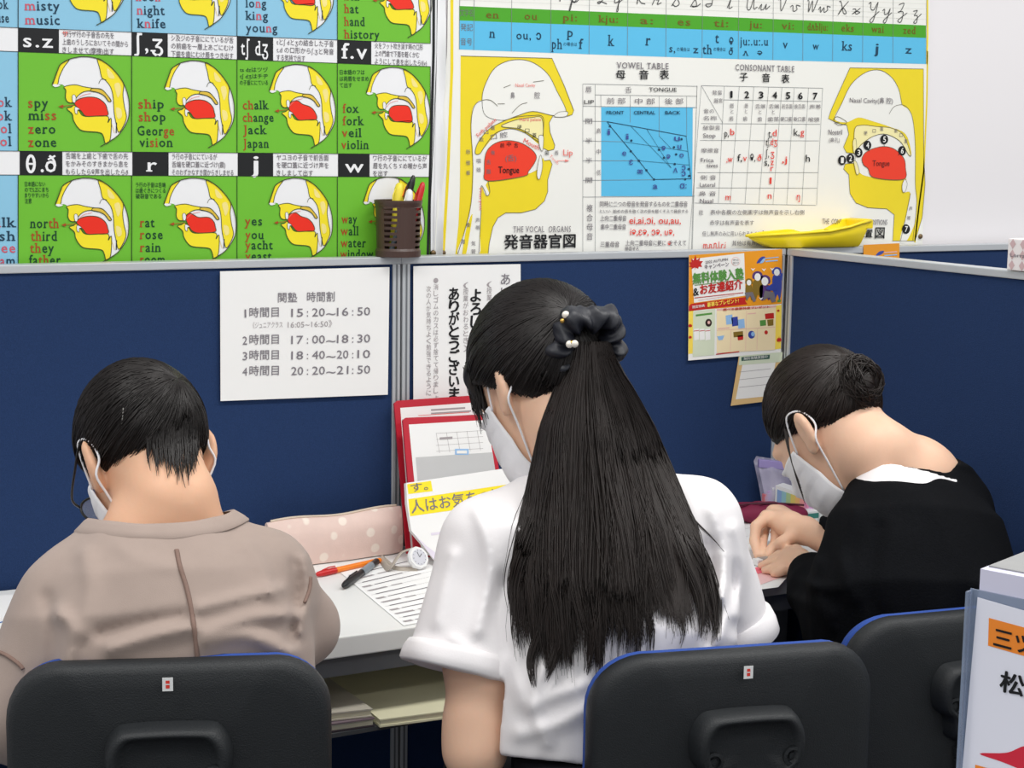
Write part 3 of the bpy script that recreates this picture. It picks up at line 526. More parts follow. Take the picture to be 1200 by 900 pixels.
for s, x, y, e in (('註', 66, 690, 84), ('表中各欄の左側黒字は無声音を示し右側', 114, 690, 510), ('赤字は有声音を表す', 112, 734, 298), ('但し無声のみに用いられるものは', 80, 780, 330), ('其他は有声無声', 206, 820, 345)): at_(s, x, y, 20, M_GREYINK, e, sc=sc_)
at_('m,n,ŋ,l,r,j', 84, 832, 30, M_REDINK, 178, sc=sc_, cjk=False, bold=.006); at_('h', 334, 780, 24, M_BLK, 350, sc=sc_)
# right anatomy drawing
def Dd(P): return [(950+x/3.6, 60+y/3.6) for x, y in P]
sd = (950, 60, 3.6)
YB = [(165, 70), (475, 75), (476, 400), (482, 560), (470, 700), (440, 800), (345, 800), (352, 690), (320, 665), (240, 660), (190, 640), (165, 600), (160, 520), (138, 497), (145, 475), (185, 472), (190, 432), (150, 428), (138, 404), (160, 350), (152, 312), (110, 303), (74, 284), (85, 250), (120, 170)]
q2.poly(Dd(YB), Q_Y, 1); q2.line(Dd(YB), .001, Q_L, 3, 0, True)
q2.poly(Dd([(100, 285), (130, 220), (170, 140), (230, 90), (290, 80), (340, 110), (370, 160), (384, 225), (412, 245), (430, 290), (440, 400), (440, 560), (446, 640), (440, 720), (404, 800), (376, 800), (400, 700), (420, 600), (392, 594), (386, 560), (396, 535), (250, 530), (200, 505), (186, 450), (205, 405), (260, 362), (320, 350), (380, 380), (412, 440), (424, 430), (400, 350), (330, 318), (250, 292), (200, 280), (150, 300)]), Q_W, 2, 4)
q2.line(Dd([(120, 300), (98, 290), (130, 220), (170, 140), (230, 90), (290, 80), (340, 110), (370, 160), (384, 225)]), .001, Q_L, 4, 5)
q2.line(Dd([(330, 265), (350, 235), (384, 226), (412, 245), (430, 290), (440, 400), (440, 560), (446, 640), (430, 800)]), .001, Q_L, 4, 5)
q2.line(Dd([(378, 800), (400, 700), (420, 600)]), .001, Q_L, 4, 5)
S = Dd([(184, 330), (215, 312), (280, 318), (340, 325), (390, 355), (420, 435), (410, 435), (375, 380), (315, 350), (260, 360), (210, 395), (186, 425)]); ash(S, Q_C, 4)
ash(Dd([(215, 450), (240, 420), (300, 402), (350, 412), (390, 450), (398, 490), (390, 540), (265, 533), (240, 495), (222, 480)]), Q_R, 5)
ash(Dd([(395, 540), (405, 560), (396, 592), (386, 592), (384, 565)]), Q_W, 6, .0008)
ash(Dd([(176, 380), (188, 370), (192, 420), (184, 432), (178, 420)]), Q_C, 6, .0008); ash(Dd([(180, 462), (192, 470), (203, 510), (192, 520), (184, 490)]), Q_C, 6, .0008)
q2.line(Dd([(92, 290), (110, 276), (140, 290), (150, 303), (120, 312), (98, 302)]), .001, Q_L, 5, 5)
for i, (x, y) in enumerate(((130, 460), (165, 452), (200, 428), (237, 397), (308, 372), (383, 420), (400, 750))):
    p = Dd([(x, y)])[0]; q2.ell(p[0], p[1], 4.6, 5.6, M_BLK, 7)
    q2.text(str(i+1), p[0]-1.6, p[1]+3.2, 6.6, Q_W, p[0]+1.8, layer=8, bold=.02)
for P in ([(237, 412), (245, 422)], [(308, 390), (308, 402)], [(372, 432), (366, 440)]): q2.line(Dd(P), .001, M_BLK, 7)
at_('Tongue', 258, 484, 24, mat('chart_dark_red_ink', (120, 30, 26), .5, var=0), 330, sc=sd, bold=.01); at_('Nasal Cavity(鼻 腔)', 162, 216, 20, M_GREYINK, 344, 220, sc=sd, cjk=False); at_('Nostril', 72, 352, 22, M_GREYINK, 130, sc=sd, bold=.006); at_('(鼻孔)', 74, 384, 18, M_GREYINK, 120, sc=sd)
at_('THE  CONSONANT VOCAL POSITIONS', 46, 728, 22, M_GREYINK, 320, 732, sc=sd, bold=.004); at_('図', 268, 790, 46, M_BLK, 308, sc=sd, bold=.012); at_('子音発音位置', 50, 786, 34, M_BLK, 258, sc=sd, bold=.02)
for s, x, y in (('硬', 222, 354), ('口', 258, 344), ('蓋', 290, 336), ('軟', 350, 344), ('口', 372, 362), ('蓋', 392, 388), ('声', 412, 672), ('帯', 404, 712)): at_(s, x, y, 16, M_GREYINK, x+14, sc=sd)
voc = q2.build('vocal_organs_chart'); tag(voc, 'white and yellow wall poster of vocal organs with vowel and consonant tables', 'poster')
# brass pins at the lower corners
M_PIN = mat('old_brass', (120, 98, 70), .4, metal=.6, var=.1)
for px, py in ((507.5, 296.5), (519, 296.5), (1078.5, 277)):
    p = at(px, py, Y=WALLY-.005); b = MB(); b.lathe([(.001, -.0), (.0052, .0), (.0048, .002), (.002, .0032)], p, (0, -1, 0), 16)
    pn = b.build('pin', M_PIN, voc if px > 510 else chart, smooth=True)
# ------------------------------------------------------------------ flat sheets in any plane, addressed by photo pixels
def plane_print(p0, pu, pv):
    """p0 corner, pu to the right, pv upwards"""
    U = pu-p0; U = U/np.linalg.norm(U); V = pv-p0; V = V-U*(V@U); V = V/np.linalg.norm(V); N = np.cross(U, V)
    def conv(px, py):
        d = ray(px, py); t = ((p0-CAM)@N)/(d@N); q = CAM+t*d-p0; return (q@U, q@V)
    return Print(p0, U, V, conv)
def wall_print(): return Print((0, -.0015, 0), (1, 0, 0), (0, 0, 1), on_plane_y(-.0015))

# ------------------------------------------------------------------ desk
desk = thing('desk', (-.2, -.23, 0), 'long white desk along the partitions that all three students lean on', 'desk')
b = MB(); b.box((-1.32, -.455, DZ-.03), (XC-.008, -.004, DZ), bev=.002); b.build('desktop', M_DESK, desk)
b = MB(); b.box((-1.31, -.438, DZ-.062), (XC-.02, -.418, DZ-.031)); b.box((-1.31, -.03, DZ-.062), (XC-.02, -.015, DZ-.031)); b.build('apron', M_STEEL, desk)
for x in (-1.28, XC-.07):
    for y in (-.40, -.08):
        b = MB(); b.box((x, y, .0), (x+.045, y+.045, DZ-.031), bev=.003); b.build('leg', M_STEEL, desk)
b = MB(); b.box((-.42, -.455, .575), (.35, -.10, .581)); b.box((-.42, -.105, .575), (.35, -.1, .66)); b.box((-.42, -.105, .581), (-.415, -.1, .69)); b.box((-.421, -.43, .581), (-.417, -.40, .689)); b.box((.345, -.43, .581), (.349, -.40, .689))
b.build('under_shelf', mat('dark_grey_metal', (70, 72, 76), .5, var=.05), desk)
# folders lying on the shelf
M_CREAM = mat('cream_card', (226, 222, 190), .75, var=.04, vscale=15); M_CREAM2 = mat('pale_cream_paper', (232, 228, 204), .8, var=.03)
def flat_stack(name, quad, z0, layers, label, cat, group=None):
    q = np.array(quad); r = thing(name, (q[:, 0].mean(), q[:, 1].mean(), z0), label, cat, group); z = z0
    for nm, t, m, s in layers:
        c = q.mean(0); Q = c+(q-c)*s; b = MB(); b.prism([(x, y, z) for x, y in Q], (0, 0, t)); b.build(nm, m, r); z += t
    return r
flat_stack('folder', [(-.245, -.462), (-.02, -.482), (.0, -.20), (-.235, -.18)], .5815, [('back_cover', .003, M_CREAM, 1), ('paper_block', .007, M_CREAM2, .985), ('front_cover', .002, M_CREAM, 1)], 'upper cream card folder sticking out from the shelf under the desk', 'folder')
flat_stack('notebook', [(-.335, -.45), (-.25, -.455), (-.25, -.22), (-.335, -.22)], .5815, [('back_cover', .002, mat('dark_cover', (52, 44, 52), .6), 1), ('page_block', .009, M_CREAM2, .97), ('cover', .002, mat('grey_mauve_cover', (120, 104, 112), .6), 1)], 'lower grey notebook on the shelf beneath the desk by the left chair', 'notebook')
flat_stack('notebook', [(-.332, -.44), (-.252, -.452), (-.255, -.24), (-.33, -.24)], .5955, [('back_cover', .002, mat('pale_cover', (190, 184, 170), .6), 1), ('page_block', .008, M_CREAM2, .97), ('cover', .002, mat('pale_cover', (190, 184, 170), .6), 1)], 'upper cream notebook on the pile beside the cream card folder under the desk', 'notebook')

# ------------------------------------------------------------------ papers on the partitions
p = wall_print(); p.sheet([(258, 318), (456.5, 313), (454.5, 462.5), (258.5, 470)], M_PAPER)
def tline(s, a, e, y, h, m, dy, **k): p.text(s, a, y, h, m, e, y+dy, **k)
M_TI = mat('timetable_ink', (126, 121, 128), .7, var=0, spec=.3)
tline('関塾', 325.5, 348, 354.5, 11, M_TI, -.4, bold=.004); tline('時間割', 359.5, 392, 353.8, 11, M_TI, -.6, bold=.004)
for i, (y, t) in enumerate(((372, '15:20～16:50'), (403.8, '17:00～18:30'), (422, '18:40～20:10'), (440.3, '20:20～21:50'))):
    tline(str(i+1), 284 if i else 286.5, 289.5 if i else 288.5, y, 9.6, M_TI, -.1, bold=.004); tline('時間目', 292, 326.5, y, 11, M_TI, -.8, bold=.004)
    for s, a, e in zip((t[0:2], ':', t[3:5], '～', t[6:8], ':', t[9:11]), ((341, 355), (359.3, 360.7), (365.5, 380.5), (381.5, 393), (394.5, 408), (412.3, 413.7), (418.5, 433.5)), ((0, 0),)*7) if False else []: pass
    for s, (a, e) in zip((t[0:2], ':', t[3:5], '~', t[6:8], ':', t[9:11]), ((341, 355), (359.3, 360.9), (365.5, 380.5), (382, 393), (394.5, 408), (412.3, 413.9), (418.5, 433.5))):
        yy = y-.8-(a-341)*.021
        tline(s, a, e, yy if s != '~' else yy+1.5, 9.6, M_TI, -(e-a)*.021, bold=.004, cjk=False)
tline('《ジュニアクラス', 296, 331, 384.8, 7, M_GREYINK2, -.8); tline('16:05~16:50》', 337, 389, 383.8, 6.6, M_GREYINK2, -1.2, cjk=False)
tag(p.build('timetable_sheet'), 'white sheet of printed class times on the left navy partition', 'notice')

p = wall_print(); p.sheet([(484.5, 312), (610, 309.5), (611, 520), (484.5, 524)], M_PAPER)
def vtext(s, x, y, h, step, m, bold=0., w=None, dx=0):
    for i, c in enumerate(s):
        w_ = w or h; p.text(c, x-w_/2+dx*i, y+step*i, h, m, x+w_/2+dx*i, layer=3, cjk=True, bold=bold)
vtext('あいさつ', 592, 334, 13, 15, M_TI, .006, 11); vtext('よろしくお願いします', 557, 354, 15, 15.5, M_BLK, .035, 13); vtext('ありがとうございました', 531.5, 352, 14.5, 14.6, M_BLK, .035, 12.5)
vtext('(授業がはじまるとき)', 573, 336, 7, 8.2, M_GREYINK2, 0, 6); vtext('(授業がおわるとき)', 545.5, 337, 7, 8.2, M_GREYINK2, 0, 6)
vtext('●消しゴムのカスは必ず捨てて帰りましょう', 510.5, 332, 6.6, 7.6, M_GREYINK2, 0, 5.5); vtext('次の人が気持ちよく勉強できるように', 502, 342, 6.6, 7.6, M_GREYINK2, 0, 5.5)
tag(p.build('greeting_notice'), 'white notice of vertical bold lettering beside the grey partition post', 'notice')

# autumn flyer
F_O = mat('flyer_orange', (238, 156, 34), .4, var=.05, vscale=30); F_W = mat('flyer_white', (242, 240, 236), .4, var=.01); F_R = mat('flyer_red', (196, 42, 36), .4, var=.03); F_G = mat('flyer_green', (92, 150, 70), .4, var=.03)
F_C = mat('flyer_cream', (246, 226, 184), .4, var=.03); F_PG = mat('flyer_pale_green', (214, 222, 196), .4, var=.03); F_B = mat('flyer_blue', (58, 74, 160), .4, var=.03); F_OL = mat('flyer_olive', (134, 108, 40), .4, var=.05); F_Y = mat('flyer_yellow', (250, 220, 90), .4, var=.02); F_P = mat('flyer_purple', (92, 62, 120), .4, var=.03); F_LB = mat('flyer_light_blue', (150, 190, 232), .4, var=.03); F_PK = mat('flyer_pink', (236, 186, 176), .4, var=.02)
p = wall_print()
def f_(P): return [(800+x/5.146, 255+y/5.146) for x, y in P]
def ft(s, x, y, h, m, x1, y1, **k): p.text(s, 800+x/5.146, 255+y/5.146, h/5.146, m, 800+x1/5.146, 255+y1/5.146, layer=6, **k)
p.sheet(f_([(38, 226), (600, 190), (592, 815), (34, 862)]), F_W)
p.poly(f_([(38, 226), (600, 190), (597, 520), (36, 560)]), F_O, 1); p.poly(f_([(36, 550), (65, 548), (60, 820), (34, 822)]), F_Y, 1); p.poly(f_([(560, 530), (596, 525), (592, 790), (556, 795)]), F_Y, 1)
p.poly(f_([(50, 250), (370, 214), (378, 470), (68, 514)]), F_W, 2); p.poly(f_([(36, 535), (50, 520), (384, 478), (376, 502), (390, 522), (55, 562), (36, 565)]), F_R, 2)
leaf = [(70, 318), (72, 300), (50, 312), (54, 300), (36, 296), (48, 286), (36, 270), (52, 268), (50, 244), (64, 258), (76, 226), (84, 256), (104, 240), (100, 262), (122, 262), (108, 280), (116, 298), (96, 296), (92, 308), (76, 302)]
p.poly(f_(leaf), F_R, 3)
for lx, ly, k in ((44, 650, .3), (44, 720, .25), (580, 500, -.3), (580, 735, .4), (575, 560, .2)): p.poly(f_([(lx+(x-76)*abs(k), ly+(y-272)*abs(k)) for x, y in leaf]), F_R if k > 0 else F_G, 3)
ft('2022 AUTUMN', 135, 277, 16, M_GREYINK, 270, 258, bold=.012, cjk=False); ft('キャンペーン', 130, 312, 28, M_GREYINK, 276, 294, bold=.02)
ft('無料体験入塾', 58, 402, 62, F_G, 366, 366, bold=.05); ft('&', 62, 472, 46, M_BLK, 96, 466, bold=.02); ft('お友達紹介', 102, 464, 56, F_R, 360, 428, bold=.04)
p.line(f_([(70, 408), (366, 372)]), .0012, F_G, 5); p.line(f_([(68, 484), (364, 452)]), .0012, F_R, 5); p.line(f_([(90, 498), (310, 466)]), .0008, F_PK, 5)
ft('豪華なプレゼント!', 146, 540, 26, F_Y, 336, 512, bold=.03); ft('限定特典', 56, 548, 16, F_W, 130, 538, bold=.01)
p.ell(*f_([(318, 264)])[0], 5.2, 5.2, F_PK, 3); p.ell(*f_([(318, 264)])[0], 4.6, 4.6, F_W, 4); ft('申込', 300, 262, 12, M_GREYINK, 336, 260); ft('受付', 300, 280, 12, M_GREYINK, 336, 278)
p.poly(f_([(444, 276), (468, 240), (496, 236), (480, 262)]), F_B, 3, 3); p.poly(f_([(462, 276), (486, 246), (496, 250), (484, 270)]), F_LB, 4, 3); p.line(f_([(498, 246), (578, 238)]), .0016, F_LB, 3); p.line(f_([(498, 264), (572, 258)]), .0022, F_LB, 3)
for hx, hy, hr, bc, hc, b0 in ((398, 392, 16, F_OL, F_OL, 470), (450, 358, 22, F_OL, F_P, 470), (494, 384, 24, F_P, F_P, 470), (566, 330, 20, F_B, F_B, 470)):
    p.poly(f_([(hx-hr*1.2, hy-hr), (hx, hy-hr*1.6), (hx+hr*1.25, hy-hr), (hx+hr*1.2, hy+hr*.6), (hx-hr*1.2, hy+hr*.5)]), hc, 2, 4)
    p.poly(f_([(hx-hr*1.1, hy+hr), (hx+hr*1.1, hy+hr), (hx+hr*1.5, hy+90), (hx+hr*.9, b0+28), (hx+hr*.2, b0-8), (hx-hr*.7, b0+32), (hx-hr*1.3, hy+80)]), bc, 3, 3)
    p.ell(*f_([(hx, hy)])[0], hr/5.146*.85, hr/5.146*1.05, F_W, 4)
p.poly(f_([(560, 380), (600, 330), (590, 400), (560, 440), (500, 430), (520, 410)]), F_B, 5, 3); p.poly(f_([(372, 452), (420, 448), (440, 500), (425, 510), (405, 470), (385, 500)]), M_GREYINK, 5)
p.poly(f_([(492, 440), (548, 450), (560, 505), (535, 512), (520, 480), (480, 500)]), M_GREYINK, 6)
for x, y in ((422, 312), (488, 314), (538, 310), (470, 488)): p.poly(f_([(x-14, y-8), (x, y-2), (x+14, y-8), (x, y+10)]), F_W, 4)
p.poly(f_([(62, 566), (196, 550), (190, 828), (60, 840)]), F_PG, 2); p.line(f_([(78, 590), (176, 578)]), .0035, F_G, 3)
for i in range(3):
    x = 66+i*34; p.poly(f_([(x, 672), (x+30, 668), (x+32, 735), (x+2, 740)]), F_W, 3); p.line(f_([(x, 684), (x+31, 680)]), .0012, F_R, 4)
p.ell(*f_([(155, 634)])[0], 3.8, 4.6, mat('flyer_dark_brown', (52, 36, 32), .4, var=0), 3); p.ell(*f_([(156, 632)])[0], 1.6, 1.9, F_PK, 4)
p.poly(f_([(204, 560), (562, 528), (556, 798), (204, 816)]), F_C, 2); p.line(f_([(204, 556), (562, 535)]), .0035, F_PK, 3); ft('選べる豪華特典プレゼント', 240, 562, 14, F_R, 520, 544, bold=.01); p.line(f_([(200, 824), (340, 808)]), .002, F_R, 3)
for P, m in (([(258, 590), (298, 584), (302, 640), (262, 646)], F_LB), ([(292, 602), (330, 596), (334, 650), (298, 656)], F_B), ([(328, 616), (370, 610), (374, 664), (334, 670)], F_LB), ([(494, 580), (548, 574), (550, 608), (498, 612)], F_R), ([(464, 620), (500, 616), (502, 650), (466, 654)], F_G), ([(508, 616), (546, 612), (546, 650), (512, 654)], F_OL), ([(304, 690), (362, 684), (364, 716), (306, 722)], F_OL), ([(328, 712), (364, 708), (364, 736), (332, 740)], F_R), ([(206, 716), (250, 710), (240, 736), (216, 740)], F_LB)): p.poly(f_(P), m, 3)
p.ell(*f_([(414, 706)])[0], 4, 4.6, F_B, 3); p.ell(*f_([(422, 702)])[0], 2.2, 2.6, F_LB, 4); p.ell(*f_([(502, 692)])[0], 2, 2.4, F_R, 3)
p.line(f_([(290, 680), (286, 806)]), .0008, F_PK, 3); p.line(f_([(384, 560), (378, 800)]), .0008, F_PK, 3); p.line(f_([(450, 670), (446, 796)]), .0008, F_PK, 3); p.line(f_([(204, 680), (556, 660)]), .0008, F_PK, 3)
p.line(f_([(210, 670), (280, 664)]), .002, F_PK, 3); p.line(f_([(390, 580), (440, 576)]), .002, F_PK, 3)
tag(p.build('autumn_flyer'), 'orange and white autumn campaign flyer pinned at the corner of the middle partition', 'flyer')
# small tan envelope sheet below it
p = wall_print(); p.sheet([(866, 418), (917, 413.5), (909, 469), (856.5, 475.5)], mat('tan_envelope', (222, 186, 128), .7, var=.05, vscale=20))
p.poly([(870, 427), (909, 423), (902, 464), (862, 468)], F_W, 1); p.poly([(866.5, 417), (917, 412.5), (916, 424), (865.5, 428)], F_PG, 2); p.poly([(868.5, 418.5), (902, 415.5), (901.5, 420.5), (868.5, 423)], mat('dark_teal_print', (62, 96, 84), .5, var=0), 3)
for k in range(3): p.line([(866, 436+k*9), (903, 432+k*9)], .0008, M_GREYINK2, 2)
p.text('無料体験実施中', 871, 422.2, 3.4, F_W, 899, 419.6, layer=5)
tag(p.build('tan_envelope'), 'tan envelope with white window hanging just under the autumn flyer', 'envelope')
# second orange flyer beyond the corner
p = wall_print(); p.sheet([(1012, 287), (1054, 285), (1054, 345), (1012, 347)], F_O); p.poly([(1026, 300), (1030, 295), (1036, 294), (1033, 298)], F_B, 1, 3); p.line([(1036, 296), (1051, 295)], .0022, F_PK, 2); p.line([(1036, 299.5), (1051, 298.5)], .0024, F_LB, 2)
tag(p.build('orange_flyer'), 'small orange flyer tip seen beyond the yellow tray on the far partition', 'flyer')

# ------------------------------------------------------------------ pencil basket on the post
M_BRN = mat('brown_plastic', (72, 52, 46), .4, var=.06, spec=.5)
bc = at(466.5, 300, Y=.010); bc[2] = TOP+.0005; R0 = .0385; HB = .094
bk = thing('pen_basket', bc, 'brown slotted plastic pen basket on top of the partition post', 'pen holder')
b = MB(); n = 40
rows = [0, .010]
nr = 8
for i in range(nr): z = .014+i*.0091; rows += [z, z+.0045]
rows += [HB-.012, HB-.004, HB]
def rad(z): return R0*(.93+.07*z/HB)
V = []; F = []
def slot(j): a = (j/n*360) % 360; return (j % 10) in (1, 2, 3, 4)
for k, z in enumerate(rows):
    for j in range(n): a = 2*PI*j/n+.3; r_ = rad(z)+(.0022 if z >= HB-.004 or z <= .012 else 0); V.append(bc+np.array([r_*math.cos(a), r_*math.sin(a), z]))
for k in range(len(rows)-1):
    zc = (rows[k]+rows[k+1])/2; isslot = any(abs(rows[k]-(.014+i*.0091)) < 1e-6 for i in range(nr))
    for j in range(n):
        if isslot and slot(j): continue
        F.append([k*n+j, k*n+(j+1) % n, (k+1)*n+(j+1) % n, (k+1)*n+j])
o = mk('basket_wall', V, F, M_BRN, bk); md = o.modifiers.new('s', 'SOLIDIFY'); md.thickness = .002; md.offset = -1
b = MB(); b.lathe([(R0*.9, .0), (R0*.96, .002), (R0*.96, .006), (R0*.9, .007)], bc, n=40); b.build('base', M_BRN, bk)
def pen(name, a, c, r, mats, label, capf=.3, cat='pen', group=None, clip=True):
    """pen from tail a to tip c"""
    a = np.array(a); c = np.array(c); L = np.linalg.norm(c-a); d = (c-a)/L
    t = thing(name, a, label, cat, group)
    q = MB(); q.lathe([(r*.75, 0), (r, .003), (r, L*(1-capf))], a, d, 16); q.build('barrel', mats[0], t, smooth=True, sharp=40)
    q = MB(); q.lathe([(r*1.12, L*(1-capf)), (r*1.12, L*.9), (r*.85, L*.97), (r*.4, L)], a, d, 16); cp = q.build('cap', mats[1], t, smooth=True, sharp=40)
    if clip:
        s = np.cross(d, [0, 0, 1.]); s /= np.linalg.norm(s)+1e-9; u = np.cross(s, d)
        q = MB(); q.tube([a+d*L*(1-capf+.01)+u*r*1.5, a+d*L*.8+u*r*1.6, a+d*L*.9+u*r*1.1], .0011, 6); q.build('clip', mats[1], t)
    return t
M_BKPL = mat('black_pen_plastic', (26, 27, 30), .35, var=0); M_RDPL = mat('red_pen_plastic', (198, 28, 30), .35, var=0); M_YLPL = mat('yellow_marker_plastic', (246, 226, 70), .4, var=0); M_WHPL = mat('white_plastic', (232, 232, 232), .4, var=0); M_ORPL = mat('orange_pen_plastic', (244, 132, 30), .35, var=0); M_GYPL = mat('grey_pen_plastic', (130, 140, 148), .35, var=.05)
def bp_(dx, dy, z): return bc+np.array([dx, dy, z])
pen('black_marker', bp_(.0, .010, .01), bp_(.030, .004, .135), .0048, (M_BKPL, M_BKPL), 'black marker leaning right in the brown pen basket', .4)
pen('red_marker', bp_(.008, -.014, .01), bp_(.040, -.012, .124), .0050, (M_RDPL, M_RDPL), 'red marker leaning out at the right of the pen basket', .4)
pen('yellow_marker', bp_(-.004, .012, .01), bp_(.010, .016, .122), .0075, (M_YLPL, M_YLPL), 'fat yellow marker standing in the brown pen basket', .3)
pen('white_marker', bp_(.004, -.012, .01), bp_(.018, -.006, .112), .0062, (M_WHPL, M_WHPL), 'white marker standing between yellow and red markers in the pen basket', .3)
pen('orange_marker', bp_(-.01, .0, .01), bp_(.024, .012, .119), .0045, (M_YLPL, M_ORPL), 'orange capped marker behind the white marker in the pen basket', .2)
pen('grey_pen', bp_(-.02, -.016, .01), bp_(.004, -.024, .088), .0045, (M_GYPL, M_GYPL), 'short grey pen seen only through the slots of the basket', .3)

# ------------------------------------------------------------------ on the desk
# pencil case
M_PINKC = mat('pink_case_fabric', (226, 200, 190), .8, var=.05, vscale=60, bump=.2, bscale=500)
nt = M_PINKC.node_tree; bs = nt.nodes['Principled BSDF']; vo = nt.nodes.new('ShaderNodeTexVoronoi'); vo.inputs['Scale'].default_value = 34
tc = nt.nodes.new('ShaderNodeTexCoord'); nt.links.new(tc.outputs['Object'], vo.inputs['Vector']); cr = nt.nodes.new('ShaderNodeValToRGB'); cr.color_ramp.elements[0].position = .22; cr.color_ramp.elements[0].color = (1, 1, 1, 1); cr.color_ramp.elements[1].position = .30; cr.color_ramp.elements[1].color = (0, 0, 0, 1)
nt.links.new(vo.outputs['Distance'], cr.inputs[0]); mx = nt.nodes.new('ShaderNodeMix'); mx.data_type = 'RGBA'; old = bs.inputs['Base Color'].links[0].from_socket
nt.links.new(old, mx.inputs[6]); mx.inputs[7].default_value = srgb(240, 226, 214); nt.links.new(cr.outputs[0], mx.inputs[0]); nt.links.new(mx.outputs[2], bs.inputs['Base Color'])
pa = np.array([-.262, -.052, DZ]); pb = np.array([-.018, -.036, DZ]); du = (pb-pa)/np.linalg.norm(pb-pa); dn = np.array([du[1], -du[0], 0])
pc = thing('pencil_case', (pa+pb)/2, 'pale pink floral pencil case against the partition beside the red file', 'pencil case')
V = []; Lc = np.linalg.norm(pb-pa); m_ = 26; secs = [(-.018, 0.002), (-.0205, .02), (-.019, .05), (-.010, .0745), (-.004, .078), (.004, .078), (.010, .0745), (.019, .05), (.0205, .02), (.018, .002)]
for i in range(m_+1):
    u = i/m_; e = min(1, .55+4*min(u, 1-u)); hz = .97+.03*math.sin(u*9)+.02*u
    for t, z in secs: V.append(pa+du*Lc*u+dn*t*e*(1+.06*math.sin(u*14+z*40))+np.array([0, 0, z*hz]))
k = len(secs); F = [[i*k+j, i*k+j+1, (i+1)*k+j+1, (i+1)*k+j] for i in range(m_) for j in range(k-1)]+[[i*k+k-1, i*k, (i+1)*k, (i+1)*k+k-1] for i in range(m_)]+[list(range(k))[::-1], [m_*k+j for j in range(k)]]
mk('case_body', V, F, M_PINKC, pc, smooth=True, sharp=60)
b = MB(); b.tube([pa+du*Lc*u+np.array([0, 0, .0795*(.97+.03*math.sin(u*9)+.02*u)]) for u in np.linspace(.03, .97, 24)], .0022, 6); b.build('zipper', mat('beige_zip', (206, 190, 172), .6, var=.2, vscale=600), pc)
b = MB(); b.box((-.004, -.003, 0), (.004, .003, .016), R=np.eye(3), c=pb-du*.012-dn*.016+np.array([0, 0, .062]), bev=.001); b.build('zip_pull', mat('metal_tan', (168, 150, 128), .4, metal=.4), pc)
pen('felt_pen', at(446, 656.5, Z=DZ+.0055), at(370, 673.5, Z=DZ+.0055), .0046, (M_ORPL, M_RDPL), 'orange felt pen with red cap lying before the pink pencil case', .30)
t = pen('felt_pen', at(442, 657.5, Z=DZ+.0075), at(402, 687, Z=DZ+.0065), .0055, (M_BKPL, M_BKPL), 'black capped felt pen lying across the printed worksheet edge', .4)
b = MB(); A_ = at(435, 662.5, Z=DZ+.0075); B_ = at(424, 671, Z=DZ+.0071); b.lathe([(.0059, 0), (.0059, np.linalg.norm(B_-A_))], A_, B_-A_, 16); b.build('label_band', M_GYPL, t, smooth=True, sharp=40)
# worksheet
def desk_sheet(quad, z, m=M_PAPER):
    P = Print((0, 0, z), (1, 0, 0), (0, 1, 0), lambda px, py: tuple(at(px, py, Z=z)[:2])); P.sheet(quad, m, .0004); return P
ws = desk_sheet([(399, 671), (473, 733), (562, 716), (490, 648)], DZ+.0012)
def wsl(x0, y0, x1, y1, w, m): ws.line([(x0, y0), (x1, y1)], w, m, 1)
for i in range(13):
    u = .08+i*.072
    L0 = np.array([399, 671])*(1-u)+np.array([473, 733])*u; L1 = np.array([490, 648])*(1-u)+np.array([562, 716])*u
    q = lambda s: tuple(L0+(L1-L0)*s)
    ws.line([q(.04), q(.96)], .0005, M_GREYINK, 1)
    if i % 3 == 1: ws.line([q(.06), q(.3)], .006, M_GREYINK2, 2); ws.line([q(.36), q(.5)], .004, M_GREYINK2, 2)
    elif i % 3 == 2: ws.line([q(.1), q(.62)], .003, M_GREYINK, 2)
    else: ws.line([q(.05), q(.16)], .007, M_GREYINK2, 2); ws.line([q(.2), q(.8)], .0025, M_GREYINK, 2)
tag(ws.build('worksheet'), 'printed grey worksheet on the desk under the black felt pen', 'paper')
# small white watch on its strap
wc = at(489.5, 654, Z=DZ+.02); wa = -ray(470, 640)*.8+np.array([.5, -.1, .25]); wa /= np.linalg.norm(wa)
wt = thing('wristwatch', (wc[0], wc[1], DZ), 'white wristwatch with grey strap standing on the desk beside the pencil case', 'watch')
b = MB(); b.lathe([(.012, -.006), (.0185, -.004), (.0195, .001), (.0175, .005), (.0145, .005)], wc, wa, 10); b.build('case', M_WHPL, wt)
fr = np.cross([0, 0, 1.], wa); fr /= np.linalg.norm(fr); fu = np.cross(wa, fr)
P = Print(wc+wa*.0052, fr, fu); P.ell(0, 0, .0135, .0135, mat('dial_grey', (206, 206, 214), .3, var=0), 1, 24)
for i in range(12): a = i*PI/6; P.line([(.0108*math.sin(a), .0108*math.cos(a)), (.0125*math.sin(a), .0125*math.cos(a))], .0008, M_BLK, 2)
P.line([(0, 0), (.006, .005)], .001, M_BLK, 3); P.line([(0, 0), (-.002, .0095)], .0008, M_BLK, 3); P.build('dial', wt)
M_STR = mat('grey_strap', (178, 168, 156), .6, var=.08)
for sgn in (1,):
    s0 = wc-wa*.002; pts = smoothpts([s0+fu*.017, s0+fu*.016-fr*.018-wa*.014, s0-fr*.045-wa*.02-fu*.004, at(446, 653, Z=DZ+.004), s0-fr*.03-wa*.03-fu*.014, s0-fu*.017-fr*.006], 6)
    pts[:, 2] = np.maximum(pts[:, 2], DZ+.0022)
    b = MB(); b.tube(pts, .006, 8, flat=.25); b.build('strap', M_STR, wt, smooth=True)
